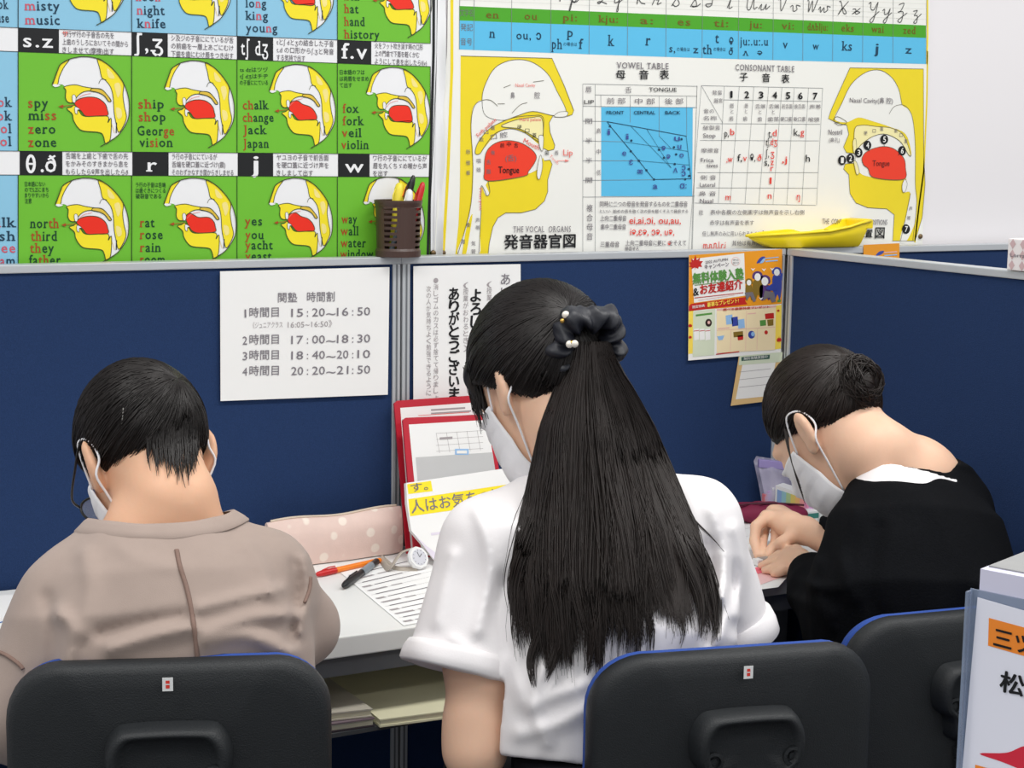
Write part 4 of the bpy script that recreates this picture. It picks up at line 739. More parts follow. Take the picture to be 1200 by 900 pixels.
# red files and papers leaning on the partition
M_RED = mat('red_file_board', (190, 32, 52), .4, var=.04, spec=.5); M_LIL = mat('lilac_page_shading', (224, 216, 230), .75, var=.02)
def leaning(tl, tr, bl, yt, yb): a = at(*bl, Y=yb); return plane_print(a, a+(at(*tr, Y=yt)-at(*tl, Y=yt)), at(*tl, Y=yt))
P = leaning((463, 470), (575, 462), (477, 654), -.014, -.060)
P.sheet([(462, 473), (466, 469.5), (574, 462), (578, 464), (590, 640), (477, 652)], M_RED, .004)
P.poly([(469, 478), (572, 470.5), (584, 640), (482, 650)], M_PAPER, 1); P.line([(471, 492), (570, 485)], .0012, M_GREYINK2, 2)
P.line([(505, 480.5), (545, 478)], .003, M_GREYINK2, 2); P.line([(505, 484.5), (552, 481.5)], .0025, M_GREYINK2, 2); P.line([(490, 487), (550, 483)], .0008, M_REDINK, 2)
tag(P.build('red_file'), 'tall red bordered file standing against the post behind the other file', 'file')
P = leaning((473, 491), (574, 486), (487, 660), -.05, -.10)
P.sheet([(472, 493), (476, 489.5), (574, 485.5), (600, 640), (486, 655)], M_RED, .004)
P.poly([(479, 497.5), (571, 492), (594, 640), (494, 652)], M_PAPER, 1); P.poly([(487, 536), (577, 530), (594, 640), (496, 648)], mat('grey_page', (198, 198, 198), .7, var=.02), 2)
for k in range(5): P.line([(511+k*12, 507.5-k*.8), (515+k*12, 531-k*.8)], .0006, M_GREYINK2, 2)
for k in range(4): P.line([(511, 508+k*7), (566, 504.5+k*7)], .0005, M_GREYINK2, 2)
P.line([(515, 514), (530, 513)], .004, M_GREYINK2, 3); P.rect(533, 526, 549, 533, F_LB, 3); P.rect(535, 528, 547, 531.5, F_W, 4)
tag(P.build('red_file'), 'shorter red edged file holding a printed page in front of the tall one', 'file')
P = leaning((476, 566), (605, 548), (490, 672), -.11, -.155)
P.sheet([(476, 566), (604, 547), (640, 628), (600, 654), (514, 660), (482, 622), (477, 590)], M_PAPER, .009)
P.poly([(477, 567.5), (505, 563.5), (507, 575.5), (478.5, 579)], F_HL := mat('highlighter_yellow', (250, 226, 30), .6, var=.02), 1); P.poly([(478.5, 585), (606, 566), (609, 587), (480.5, 605)], F_HL, 1)
P.text('す。', 482, 577, 9.5, M_GREYINK, 502, 574, layer=3, bold=.008); P.text('人はお気を', 482.5, 602, 14.5, M_TI, 560, 590, layer=3, bold=.006); P.text('つけて', 562, 590, 14.5, M_TI, 604, 584, layer=3, bold=.006)
P.poly([(484, 624), (500, 640), (530, 662), (514, 663)], M_LIL, 1); P.line([(505, 626), (520, 624)], .004, M_LIL, 2)  # lilac shading of the thick pad's side, painted onto the white sheet
tag(P.build('highlighted_handout'), 'thick white handout with two yellow highlighted lines propped before the red files', 'paper')
# right booth: pouch, pen pack, note set, papers
M_MAR = mat('maroon_pouch_cloth', (124, 24, 62), .75, var=.12, vscale=40, bump=.4, bscale=120)
pq = thing('pouch', (.66, -.12, DZ), 'soft maroon pouch on the desk beyond the white worksheet', 'pouch')
V = []; nu, nv = 30, 14
for i in range(nu):
    for j in range(nv+1):
        a = 2*PI*i/nu; f = j/nv*PI-PI/2; c_ = abs(math.cos(f))**.7; rr = (abs(math.cos(a))**2.6+abs(math.sin(a))**2.6)**(-1/2.6)
        x = .080*math.cos(a)*rr*c_; y = .048*math.sin(a)*rr*c_; z = .017*math.copysign(abs(math.sin(f))**.8, math.sin(f))*(1+.12*math.sin(7*a+x*60)+.1*math.sin(x*120+y*60)); V.append((.675+x*.93-y*.36, -.112+x*.36*-1+y*.93, DZ+.018+z))
F = [[i*(nv+1)+j, ((i+1) % nu)*(nv+1)+j, ((i+1) % nu)*(nv+1)+j+1, i*(nv+1)+j+1] for i in range(nu) for j in range(nv)]
mk('bag_body', V, F, M_MAR, pq, smooth=True)
b = MB(); b.tube(smoothpts([(.60, -.112, DZ+.033), (.65, -.118, DZ+.037), (.70, -.135, DZ+.037), (.752, -.15, DZ+.032)], 6), .002, 6); b.build('zipper', mat('dark_maroon', (78, 14, 40), .5, var=.1), pq)
# rainbow sticky note set
rb0 = at(909, 598, Z=DZ+.001); rbU = np.array([.66, -.75, 0]); rbU /= np.linalg.norm(rbU); rbN = np.array([-rbU[1], rbU[0], 0])*1.0
rb0 = np.array([.665, -.178, DZ+.001])
bx_c = at(930, 597, Z=DZ)
nb = thing('note_set', bx_c, 'white box with rainbow striped side beside the face mask of the black sweater student', 'stationery box')
u_ = np.array([.42, -.9075, 0]); n_ = np.array([-.9075, -.42, 0]); o_ = at(908, 596, Y=-.075); o_[2] = DZ
def qd(u, z, n): return o_+u_*u+np.array([0, 0, z])+n_*n
b = MB(); b.prism([qd(0, .0, 0), qd(.10, .0, 0), qd(.10, .042, 0), qd(0, .056, 0)], -n_*.03); b.build('box', M_WHPL, nb)
P = Print(o_+n_*.0004, u_, (0, 0, 1))
for i, c in enumerate(((140, 170, 214), (150, 196, 206), (176, 204, 150), (226, 206, 112), (240, 190, 120), (238, 160, 160), (232, 150, 190), (206, 160, 206))):
    P.poly([(.004+i*.0095, .002), (.0135+i*.0095, .002), (.0135+i*.0095, .047-i*.0016), (.004+i*.0095, .049-i*.0016)], mat('rainbow_%d' % i, c, .5, var=.03), 1)
P.build('striped_side', nb)
# clear bag of stationery behind
M_CLR = mat('clear_lilac_film', (206, 200, 226), .15, var=.05, alpha=.42, spec=.6); M_PUR = mat('lilac_zip_band', (160, 146, 200), .4, var=.05)
cb = thing('pen_pack', at(920, 590, Y=-.05), 'clear lilac plastic pack of stationery leaning on the navy corner', 'plastic pack')
c0 = at(899, 594, Y=-.06); c1 = c0+np.array([.064, -.02, 0]); c0[2] = c1[2] = DZ+.001
V = []; 
for j in range(9):
    for i in range(11):
        u = i/10; v = j/8; V.append(c0+(c1-c0)*u+np.array([0, .035*v, .098*v*(1-.12*u)])+np.array([-.3, -.95, 0])*(.014*math.sin(PI*u)*math.sin(PI*min(1, v*1.1))+.003*math.sin(9*u+5*v)))
F = [[j*11+i, j*11+i+1, (j+1)*11+i+1, (j+1)*11+i] for j in range(8) for i in range(10)]
mk('film_front', V, F, M_CLR, cb, smooth=True); mk('film_back', np.array(V)+np.array([.012, .03, 0]), F, M_CLR, cb, smooth=True)
P0 = c0+np.array([0, .033, .082]); P1 = c1+np.array([0, .033, .074]); b = MB(); b.box((0, -.006, 0), (np.linalg.norm(P1-P0), .004, .016), R=np.stack([(P1-P0)/np.linalg.norm(P1-P0), np.cross([0, 0, 1], (P1-P0)/np.linalg.norm(P1-P0)), [0, 0, 1]], 1), c=P0, bev=.002); b.build('zip_band', M_PUR, cb)
for k, (u, m) in enumerate(((.06, mat('rose_item', (214, 120, 130), .5)), (.16, mat('lilac_item', (190, 160, 206), .5)), (.3, M_WHPL))):
    q = c0+(c1-c0)*u+np.array([.004, .012, .0]); b = MB(); b.box((-.009, -.004, .001), (.009, .006, .034+.006*k), c=q, bev=.002); b.build('item', m, cb)
b = MB(); ec = np.array([.765, -.150, DZ]); tg = thing('eraser', (ec[0], ec[1], DZ), 'small white and teal eraser beside the rainbow striped box', 'eraser')
b.box((-.012, -.012, 0), (.012, .012, .022), c=(ec[0], ec[1], DZ), bev=.002); b.build('rubber', M_WHPL, tg); b = MB(); b.box((-.0126, -.0126, .008), (.0126, .0126, .0175), c=(ec[0], ec[1], DZ)); b.build('sleeve', mat('teal_sleeve', (60, 130, 120), .5), tg)
ws = desk_sheet([(850, 603), (905, 612), (935, 640), (930, 668), (912, 688), (820, 700)], DZ+.0012)
for k in range(6): ws.line([(856, 622+k*9), (900, 616+k*9)], .0008, M_GREYINK2, 1)
ws.poly([(883, 666), (906, 660), (912, 666), (888, 673)], mat('pink_note', (246, 110, 130), .6, var=.02), 2); ws.poly([(884, 674), (914, 667), (918, 676), (890, 686)], mat('pale_pink_note', (250, 206, 206), .6, var=.02), 2)
tag(ws.build('worksheet'), 'white worksheet with pink marks under the hands of the black sweater student', 'paper')
er = thing('eraser', at(893, 662, Z=DZ+.002), 'little white eraser block held under the fingertips', 'eraser')
b = MB(); e0 = at(893, 658, Z=DZ+.0075); b.box((-.014, -.008, -.0055), (.014, .008, .0055), c=e0, bev=.0015); b.build('rubber', M_WHPL, er); b = MB(); b.box((-.004, -.0083, -.0058), (.0145, .0083, .0058), c=e0); b.build('sleeve', mat('grey_sleeve', (150, 140, 136), .5), er)
# left edge of the desk
nbk = flat_stack('notebook', [tuple(at(px, py, Z=DZ)[:2]) for px, py in ((-40, 740), (14, 727), (17, 702), (-40, 706))], DZ+.0005, [('cover', .001, mat('blue_cover', (70, 120, 180), .5), 1), ('page_block', .006, M_PAPER, .98)], 'white notebook with a blue cover edge at the far left of the desk', 'notebook')

# ------------------------------------------------------------------ on top of the partitions
M_TRAY = mat('yellow_tray_plastic', (250, 222, 24), .35, var=.03, vscale=10, spec=.5)
def yp(x, y, Y=-.012): return at(880+x/3.75, 245+y/3.75, Y=Y)
zb = TOP+.001
top_f = [yp(*q) for q in ((25, 122), (120, 112), (240, 102), (330, 95), (420, 76), (470, 60), (525, 50))]
tw = [.004, .026, .036, .040, .040, .038, .030]
bot = []
for q, w in zip(((45, 140), (120, 172), (220, 186), (300, 187), (380, 187), (440, 187), (488, 187)), tw):
    c = yp(*q); c[2] = max(zb, c[2]); bot.append(c)
ty = thing('plastic_tray', (bot[3][0], .02, zb), 'bright yellow plastic scoop tray lying on the partition corner', 'tray')
V = []
for (T_, B_, w) in zip(top_f, bot, tw):
    cy = .016
    for t, (yy, zz) in enumerate(((-1, 1), (-.85, .5), (-.7, .12), (-.55, 0), (.55, 0), (.7, .12), (.85, .5), (1, 1))):
        x = B_[0]+(T_[0]-B_[0])*zz; z = B_[2]+(T_[2]-B_[2])*zz; V.append((x, cy+yy*w, z))
k = 8; F = [[i*k+j, i*k+j+1, (i+1)*k+j+1, (i+1)*k+j] for i in range(6) for j in range(7)]
F += [[6*k+j for j in range(8)], [j for j in range(8)][::-1]]
o = mk('tray_shell', V, F, M_TRAY, ty, smooth=True, sharp=35); md = o.modifiers.new('s', 'SOLIDIFY'); md.thickness = .0025; md.offset = -1
L = [np.array(V[i*k]) for i in range(2, 7)]; b = MB(); b.tube([np.array(V[i*k+j]) for i, j in [(0, 0), (1, 0), (2, 0), (3, 0), (4, 0), (5, 0), (6, 0)]], .003, 6); b.tube([np.array(V[i*k+7]) for i in range(7)], .003, 6); b.tube([np.array(V[6*k+0]), np.array(V[6*k+7])], .003, 6); b.build('rolled_rim', M_TRAY, ty, smooth=True)
e = np.array(V[6*k]); b = MB(); b.box((e[0]-.012, -.014, e[2]-.016), (e[0]+.006, .046, e[2]+.001), bev=.002); b.build('lip', M_TRAY, ty)
bq = at(1182.5, 320, X=XC+.002); bq[2] = TOP+.001; cb = thing('gift_box', bq, 'white box with pale rose diamond pattern on the side partition rail', 'box')
M_BOX = mat('white_carton', (236, 230, 230), .5, var=.01); M_DIA = mat('rose_diamond_print', (206, 176, 178), .5, var=.02)
b = MB(); b.box((bq[0]-.006, bq[1]-.085, TOP+.001), (bq[0]+.05, bq[1], TOP+.052), bev=.002); b.build('carton', M_BOX, cb)
P = Print((bq[0]-.0062, bq[1], TOP+.001), (0, -1, 0), (0, 0, 1))
for i in range(4):
    for j in range(3): u = .011+i*.022; v = .0085+j*.017; P.poly([(u, v-.0082), (u+.0065, v), (u, v+.0082), (u-.0065, v)], M_DIA, 1)
P.text('Lorrasc', .008, .022, .006, M_TI, .05, layer=3, bold=.01); P.build('printed_side', cb)

# ------------------------------------------------------------------ chairs
def chair_bm(prof, w, h, r, zc, bend, yoff, nseg=9, dip=.005):
    loop = rrect(-w/2, -h/2, w/2, h/2, r, nseg); V = []
    for s, d in prof:
        for x, z in loop:
            ix = x-math.copysign((1-s)*w/2, x)*min(1, abs(x)/(w/2)*1.0) if False else x*(1-(1-s)); iz = z*(1-(1-s)*w/h)
            dz = -dip*math.cos(ix/w*PI)*(1 if z > 0 else 0)*max(0, z/(h/2))
            V.append((ix, yoff+d+bend*(ix/(w/2))**2, zc+iz+dz))
    n = len(loop); F = [[i*n+j, i*n+(j+1) % n, (i+1)*n+(j+1) % n, (i+1)*n+j] for i in range(len(prof)-1) for j in range(n)]
    return V, F, n
def make_chair():
    c = thing('office_chair', (0, 0, 0), '', 'chair', 'black shell office chairs')
    w, h, zc, y0 = .345, .37, .655, -.25
    prof = [(.02, 0), (.3, -.0), (.6, .0), (.85, .0005), (.94, .002), (.975, .005), (.995, .011), (1, .018), (1, .026), (.985, .031)]
    V, F, n = chair_bm(prof, w, h, .07, zc, .028, y0); mk('back_shell', V, F+[list(range(n))], M_SHELL, c, smooth=True)
    prof = [(.97, .029), (.985, .034), (.987, .042), (.965, .052), (.9, .058), (.5, .066), (.05, .066)]
    V, F, n = chair_bm(prof, w, h, .07, zc, .028, y0); mk('back_cushion', V, F+[[len(V)-n+j for j in range(n)]], M_CHBLUE, c, smooth=True)
    # bracket with two bolts
    def bl(s, d, z0=.0): return [(x*s, y0+d, .736+z*s+z0) for x, z in smoothpts([(-.063, .012), (-.052, .034), (-.03, .039), (.03, .039), (.052, .034), (.063, .012), (.060, -.016), (.046, -.030), (.036, -.06), (-.036, -.06), (-.046, -.030), (-.060, -.016)], 4, True)]
    q = MB(); L = [bl(1.06, .004), bl(1.04, -.010), bl(1.0, -.020), bl(.93, -.026), bl(.84, -.026), bl(.80, -.020), bl(.3, -.019)]; n = len(L[0])
    q.add(np.vstack(L), [[i*n+j, (i+1)*n+j, (i+1)*n+(j+1) % n, i*n+(j+1) % n] for i in range(len(L)-1) for j in range(n)]+[[6*n+j for j in range(n)][::-1]]); br = q.build('bracket', M_SHELL, c, smooth=True)
    for s in (-1, 1):
        q = MB(); q.lathe([(.011, -.001), (.0115, .0035), (.008, .004), (.0075, -.001), (.004, -.0015), (.0038, .001)], (s*.047, y0-.022, .726), (0, -1, 0), 20); q.build('bolt', M_SHELL, br, smooth=True, sharp=40)
    P = Print((-.0055, y0-.0012, .812), (1, 0, 0), (0, 0, 1)); P.sheet([(0, 0), (.011, 0), (.011, .0145), (0, .0145)], M_WHPL); P.poly([(.0035, .003), (.0075, .003), (.0075, .0115), (.0035, .0115)], M_REDINK, 1); P.line([(.0035, .0075), (.0075, .0075)], .0012, M_WHPL, 2); P.build('sticker', c)
    # spine with bellows
    q = MB()
    for i in range(14):
        z = .655-i*.016; yy = y0-.012-.01*math.sin(i/13*PI)*1.2; q.box((-.032, yy-.012, z-.0065), (.032, yy+.012, z+.0065), bev=.002)
    q.box((-.026, y0-.022, .40), (.026, y0-.004, .66)); q.box((-.026, y0-.022, .385), (.026, -.02, .40)); q.build('spine_bellows', M_SHELL, c)
    loop = rrect(-.195, -.19, .195, .19, .07, 6); V = []
    for s, z in ((.9, .405), (.98, .41), (1, .43), (.97, .452), (.85, .462), (.3, .465)):
        V += [(x*s, y*s, z) for x, y in loop]
    n = len(loop); F = [[i*n+j, i*n+(j+1) % n, (i+1)*n+(j+1) % n, (i+1)*n+j] for i in range(5) for j in range(n)]+[list(range(n))[::-1], [5*n+j for j in range(n)]]
    mk('seat', V, F, M_CHBLUE, c, smooth=True)
    q = MB(); q.lathe([(.03, .06), (.03, .22), (.018, .22), (.018, .405)], (0, 0, 0), n=20); q.build('gas_column', M_STEEL, c, smooth=True, sharp=40)
    for i in range(5):
        a = i*2*PI/5+.3; d = np.array([math.cos(a), math.sin(a), 0]); q = MB(); q.tube([d*.02+np.array([0, 0, .10]), d*.15+np.array([0, 0, .09]), d*.27+np.array([0, 0, .072])], [.024, .019, .014], 10, flat=.7); lg = q.build('base_leg', M_SHELL, c, smooth=True)
        s = np.array([-d[1], d[0], 0]); q = MB()
        for k in (-1, 1): q.lathe([(.026, -.008), (.0275, 0), (.026, .008)], d*.265+s*k*.014+np.array([0, 0, .0275]), s, 20)
        q.tube([d*.265+np.array([0, 0, .028]), d*.265+np.array([0, 0, .075])], .009, 8); q.build('caster', M_SHELL, lg)
    return c
def copy_tree(o, parent=None):
    c = o.copy(); SC.collection.objects.link(c); c.parent = parent
    for ch in o.children: copy_tree(ch, c)
    return c
def kids(o): return [x for x in bpy.data.objects if x.parent == o]
def copy_tree(o, parent=None):
    ks = kids(o); c = o.copy(); SC.collection.objects.link(c); c.parent = parent
    for ch in ks: copy_tree(ch, c)
    return c
chair = make_chair()
chair_b = copy_tree(chair); chair_c = copy_tree(chair); CHAIRS = []
for i, (px, py, D, az, dz, lab) in enumerate(((196, 765, 1.76, 20.6, .022, 'black backed office chair of the taupe shirt student, showing a small white sticker'), (878, 752, 1.88, 14, .006, 'black backed office chair in the middle with blue cushion rim, before the ponytail student'), (1148, 722, 2.22, 9, -.038, 'black backed office chair half hidden behind the white sign at right'))):
    o = (chair, chair_b, chair_c)[i]
    q = W(px, py, D); a = math.radians(az); fwd = np.array([math.sin(a), math.cos(a)]); o.rotation_euler = (0, 0, -a)
    o.location = (q[0]+fwd[0]*.25, q[1]+fwd[1]*.25, 0); o['label'] = lab; CHAIRS.append((q, az, o))
    for k_ in kids(o):
        if k_.name.split('.')[0] in ('back_shell', 'back_cushion', 'bracket', 'sticker', 'spine_bellows'): k_.location.z += dz
    print('chair', i, q, o.location)

# ------------------------------------------------------------------ sign in a clear sleeve on a file box, near the camera
tl = W(1146, 699, 1.30); ch_ = np.array([CR[0], CR[1], 0]); ch_ /= np.linalg.norm(ch_); cf_ = np.array([CF[0], CF[1], 0]); cf_ /= np.linalg.norm(cf_)
al = math.radians(41.5); sU = math.cos(al)*ch_-math.sin(al)*cf_; sN = np.cross(sU, [0, 0, 1.]); sV = np.array([0, 0, 1.])
M_LAV = mat('lavender_white_box', (214, 212, 232), .45, var=.02); M_BGREY = mat('box_top_grey', (150, 150, 150), .6, var=.08); M_ACR = mat('clear_acrylic', (150, 165, 190), .1, var=0, alpha=.5, spec=.7); M_SGNW = mat('sign_white', (234, 234, 246), .5, var=.01)
TBL = .765
fb = thing('file_box', (tl[0], tl[1], TBL), 'white lavender file box at the right edge carrying the acrylic sign sleeve', 'file box')
def sp(u, v, n): return tl+sU*u+sV*v+sN*n
hT = .0205
hB = TBL-tl[2]+.003
b = MB(); b.prism([sp(-.002, hB, -.006), sp(.235, hB, -.006), sp(.235, hT, -.006), sp(-.002, hT, -.006)], -sN*.09); b.build('box', M_LAV, fb)
b = MB(); b.prism([sp(.0, hT+.0002, -.016), sp(.20, hT+.0002, -.016), sp(.20, hT+.0002, -.09), sp(.0, hT+.0002, -.09)], np.array([0, 0, .001])); b.build('top_opening', M_BGREY, fb)
sg = thing('sign_sleeve', sp(0, hB, 0), 'clear acrylic sleeve with a white sign, orange label and red stripe at lower right', 'sign')
b = MB(); b.prism([sp(-.0085, hB, -.004), sp(.225, hB, -.004), sp(.225, .002, -.004), sp(-.0085, .004, -.004)], -sN*.0015); b.prism([sp(-.0085, hB, .004), sp(-.0065, hB, .004), sp(-.0065, .003, .004), sp(-.0085, .003, .004)], -sN*.008); b.build('acrylic_sleeve', M_ACR, sg)
P = plane_print(sp(0, -.29, -.0025), sp(.1, -.29, -.0025), sp(0, 0, -.0025)); P.sheet([(1145.5, 700), (1260, 733), (1250, 1010), (1118, 1010)], M_SGNW)
P.poly([(1159, 724), (1262, 752), (1260, 786), (1158, 756.5)], mat('sign_orange', (246, 140, 40), .5, var=.02), 1)
P.text('三ツ', 1164, 757, 22, M_BLK, 1209, 769, layer=3, bold=.02); P.text('松山', 1171, 809, 23, M_BLK, 1228, 825, layer=3, bold=.03)
P.poly([(1148, 883), (1180, 882), (1205, 873), (1260, 868), (1260, 925), (1205, 905), (1175, 893)], mat('sign_red', (214, 34, 60), .5, var=.02), 1, 4); P.poly([(1143, 896), (1200, 912), (1190, 990), (1140, 970)], mat('sign_orange', (246, 140, 40), .5, var=.02), 1)
P.build('sign_card', sg)
b = MB(); b.box((tl[0]-.12, tl[1]-.3, .0), (tl[0]+.45, tl[1]+.15, TBL), bev=.004); sd_ = thing('cabinet', (tl[0], tl[1], 0), 'low grey cabinet below the frame carrying the file box', 'cabinet'); b.build('body', mat('cabinet_grey', (190, 190, 192), .5, var=.02), sd_)
# ------------------------------------------------------------------ implicit-surface modelling for bodies and cloth
def smin(a, b, k):
    h = np.clip(.5+.5*(b-a)/k, 0, 1); return b+(a-b)*h-k*h*(1-h)
def d_cap(P, a, b, ra, rb):
    a = np.asarray(a, np.float32); b = np.asarray(b, np.float32); ba = b-a; pa = P-a; h = np.clip((pa@ba)/(ba@ba+1e-12), 0, 1)
    return np.linalg.norm(pa-h[:, None]*ba, axis=1)-(ra+(rb-ra)*h)
def d_ell(P, c, r, R=None):
    q = P-np.asarray(c, np.float32)
    if R is not None: q = q@np.asarray(R, np.float32)
    r = np.asarray(r, np.float32); k0 = np.linalg.norm(q/r, axis=1); k1 = np.linalg.norm(q/(r*r), axis=1)
    return k0*(k0-1)/(k1+1e-9)
def d_loft(P, axis, right, A, B, sh=2.0):
    """torso-like tube: axis points, half widths A (along right) and half depths B at each of them"""
    axis = np.asarray(axis, float); L = np.r_[0, np.cumsum(np.linalg.norm(np.diff(axis, axis=0), axis=1))]
    best = None
    D0 = axis[-1]-axis[0]; D0 = D0/np.linalg.norm(D0); t = np.clip((P-axis[0])@D0, 0, (axis[-1]-axis[0])@D0)
    tt = (axis-axis[0])@D0; c = np.stack([np.interp(t, tt, axis[:, i]) for i in range(3)], 1)
    a = np.interp(t, tt, A); b = np.interp(t, tt, B); rt = np.asarray(right, float); rt = rt-D0*(rt@D0); rt /= np.linalg.norm(rt); fw = np.cross(D0, rt)
    q = P-c; x = q@rt; y = q@fw; z = q@D0
    k = (np.abs(x/a)**sh+np.abs(y/b)**sh)**(1/sh)
    d = (k-1)*np.minimum(a, b)*np.where(k > 1, 1., .9)
    d = np.where(k > 1, np.minimum(d*1.0, np.hypot(x, y)), d)
    return np.where(np.abs(z) > 1e-4, np.maximum(d, np.abs(z)), d)
class Sdf:
    def __init__(s): s.ops = []; s.post = []
    def cap(s, a, b, ra, rb=None, k=.02): s.ops.append((d_cap, (a, b, ra, ra if rb is None else rb), k, 1)); return s
    def chain(s, pts, rs, k=.02, kin=.012):
        for i in range(len(pts)-1): s.ops.append((d_cap, (pts[i], pts[i+1], rs[i], rs[i+1]), k if i == 0 else kin, 1))
        return s
    def ell(s, c, r, R=None, k=.02): s.ops.append((d_ell, (c, r, R), k, 1)); return s
    def loft(s, ax, rt, A, B, k=.03, sh=2.): s.ops.append((d_loft, (ax, rt, A, B, sh), k, 1)); return s
    def cut(s, c, r, R=None, k=.01): s.ops.append((d_ell, (c, r, R), k, -1)); return s
    def plane(s, p, n, k=.006):
        """keep the side n points to"""
        p = np.asarray(p, float); n = np.asarray(n, float)/np.linalg.norm(n); s.ops.append((lambda P, p=p, n=n: -((P-p)@n), (), k, 2)); return s
    def mod(s, f): s.post.append(f); return s
    def __call__(s, P):
        d = None
        for f, a, k, op in s.ops:
            e = f(P, *a)
            if d is None: d = e
            elif op == 1: d = smin(d, e, k)
            elif op == -1: d = -smin(-d, e, k)
            else: d = -smin(-d, -e, k)
        for f in s.post: d = d+f(P)
        return d
def sdf_mesh(fn, lo, hi, h, B=10):
    lo = np.array(lo, float); hi = np.array(hi, float); nb = np.ceil((hi-lo)/(h*B)).astype(int); n = nb*B+1
    c = [lo[i]+h*(np.arange(nb[i])*B+B/2) for i in range(3)]
    G = np.stack(np.meshgrid(*c, indexing='ij'), -1).reshape(-1, 3).astype(np.float32); dc = fn(G).reshape(nb)
    vol = np.ones(n, np.float32); act = np.abs(dc) < h*B*.87*1.25+.012
    for ix, iy, iz in np.argwhere(~act):
        if dc[ix, iy, iz] < 0: vol[ix*B:ix*B+B+1, iy*B:iy*B+B+1, iz*B:iz*B+B+1] = -1
    off = np.stack(np.meshgrid(*[np.arange(B+1)]*3, indexing='ij'), -1).reshape(-1, 3)
    idx = np.argwhere(act)
    for s in range(0, len(idx), 150):
        I = (idx[s:s+150, None, :]*B+off[None]); P = (lo+h*I.reshape(-1, 3)).astype(np.float32); d = fn(P).astype(np.float32)
        I = I.reshape(-1, 3); vol[I[:, 0], I[:, 1], I[:, 2]] = d
    S = vol < 0
    cnt = sum(S[i:n[0]-1+i, j:n[1]-1+j, k:n[2]-1+k].astype(np.int8) for i in (0, 1) for j in (0, 1) for k in (0, 1))
    cells = np.argwhere((cnt > 0) & (cnt < 8)); vid = -np.ones(n-1, np.int32); vid[cells[:, 0], cells[:, 1], cells[:, 2]] = np.arange(len(cells))
    acc = np.zeros((len(cells), 3)); w = np.zeros(len(cells)); cor = [(i, j, k) for i in (0, 1) for j in (0, 1) for k in (0, 1)]
    vals = {q: vol[cells[:, 0]+q[0], cells[:, 1]+q[1], cells[:, 2]+q[2]] for q in cor}
    for q in cor:
        for ax in range(3):
            if q[ax]: continue
            p = list(q); p[ax] = 1; p = tuple(p); a, b = vals[q], vals[p]; m = (a < 0) != (b < 0); t = np.where(m, a/(a-b+1e-20), 0)
            e = np.array(q, float)[None].repeat(len(cells), 0); e[:, ax] = t; acc[m] += e[m]; w[m] += 1
    V = lo+h*(cells+acc/w[:, None]); F = []
    for ax in range(3):
        o1, o2 = [(1, 2), (2, 0), (0, 1)][ax]
        sl = [slice(None)]*3; sl2 = [slice(None)]*3; sl[ax] = slice(0, n[ax]-1); sl2[ax] = slice(1, n[ax])
        a, b = S[tuple(sl)], S[tuple(sl2)]; E = np.argwhere(a != b)
        E = E[(E[:, o1] > 0) & (E[:, o2] > 0) & (E[:, o1] < n[o1]-1) & (E[:, o2] < n[o2]-1)]
        inside = a[E[:, 0], E[:, 1], E[:, 2]]
        def vv(d1, d2): q = E.copy(); q[:, o1] += d1; q[:, o2] += d2; return vid[q[:, 0], q[:, 1], q[:, 2]]
        Q = np.stack([vv(-1, -1), vv(0, -1), vv(0, 0), vv(-1, 0)], 1); Q[~inside] = Q[~inside][:, ::-1]; F.append(Q[(Q >= 0).all(1)])
    return V, np.vstack(F)
def relax(V, F, it=2, lam=.5):
    """light Laplacian smoothing"""
    V = V.copy(); E = np.vstack([F[:, [0, 1]], F[:, [1, 2]], F[:, [2, 3]], F[:, [3, 0]]]); E = np.vstack([E, E[:, ::-1]])
    deg = np.bincount(E[:, 0], minlength=len(V)).astype(float)
    for _ in range(it):
        S = np.stack([np.bincount(E[:, 0], weights=V[E[:, 1], i], minlength=len(V)) for i in range(3)], 1); V += lam*(S/np.maximum(deg, 1)[:, None]-V)
    return V
def mk_fast(name, V, F, m, parent=None, loc=None):
    V = np.asarray(V, float); org = ORIG[parent.name] if parent is not None else np.array(loc, float)
    me = bpy.data.meshes.new(name); me.vertices.add(len(V)); me.vertices.foreach_set('co', (V-org).astype(np.float32).ravel())
    k = F.shape[1]; me.loops.add(F.size); me.loops.foreach_set('vertex_index', F.astype(np.int32).ravel()); me.polygons.add(len(F))
    me.polygons.foreach_set('loop_start', np.arange(0, F.size, k, dtype=np.int32)); me.polygons.foreach_set('loop_total', np.full(len(F), k, np.int32))
    me.polygons.foreach_set('use_smooth', np.ones(len(F), dtype=bool)); me.materials.append(m); me.update(calc_edges=True); me.validate()
    o = bpy.data.objects.new(name, me); SC.collection.objects.link(o)
    if parent is not None: o.parent = parent
    else: o.location = tuple(org)
    ORIG[o.name] = org
    return o
def proj_px(P):
    d = P-CAM; z = d@CF; return 600+FPX*(d@CR)/z, 450-FPX*(d@CU)/z
def folds(L):
    """cloth creases: (list of photo points, width, height); real displacement of the cloth surface"""
    def f(P):
        x, y = proj_px(P); out = np.zeros(len(P), np.float32)
        for pts, w, a in L:
            best = np.full(len(P), 1e9)
            q = smoothpts(pts, 4) if len(pts) > 2 else np.array(pts, float)
            for i in range(len(q)-1):
                bx, by = q[i+1]-q[i]; h = np.clip(((x-q[i][0])*bx+(y-q[i][1])*by)/(bx*bx+by*by+1e-9), 0, 1)
                best = np.minimum(best, (x-q[i][0]-h*bx)**2+(y-q[i][1]-h*by)**2)
            out -= a*np.exp(-best/(w*w))
        return out
    return f
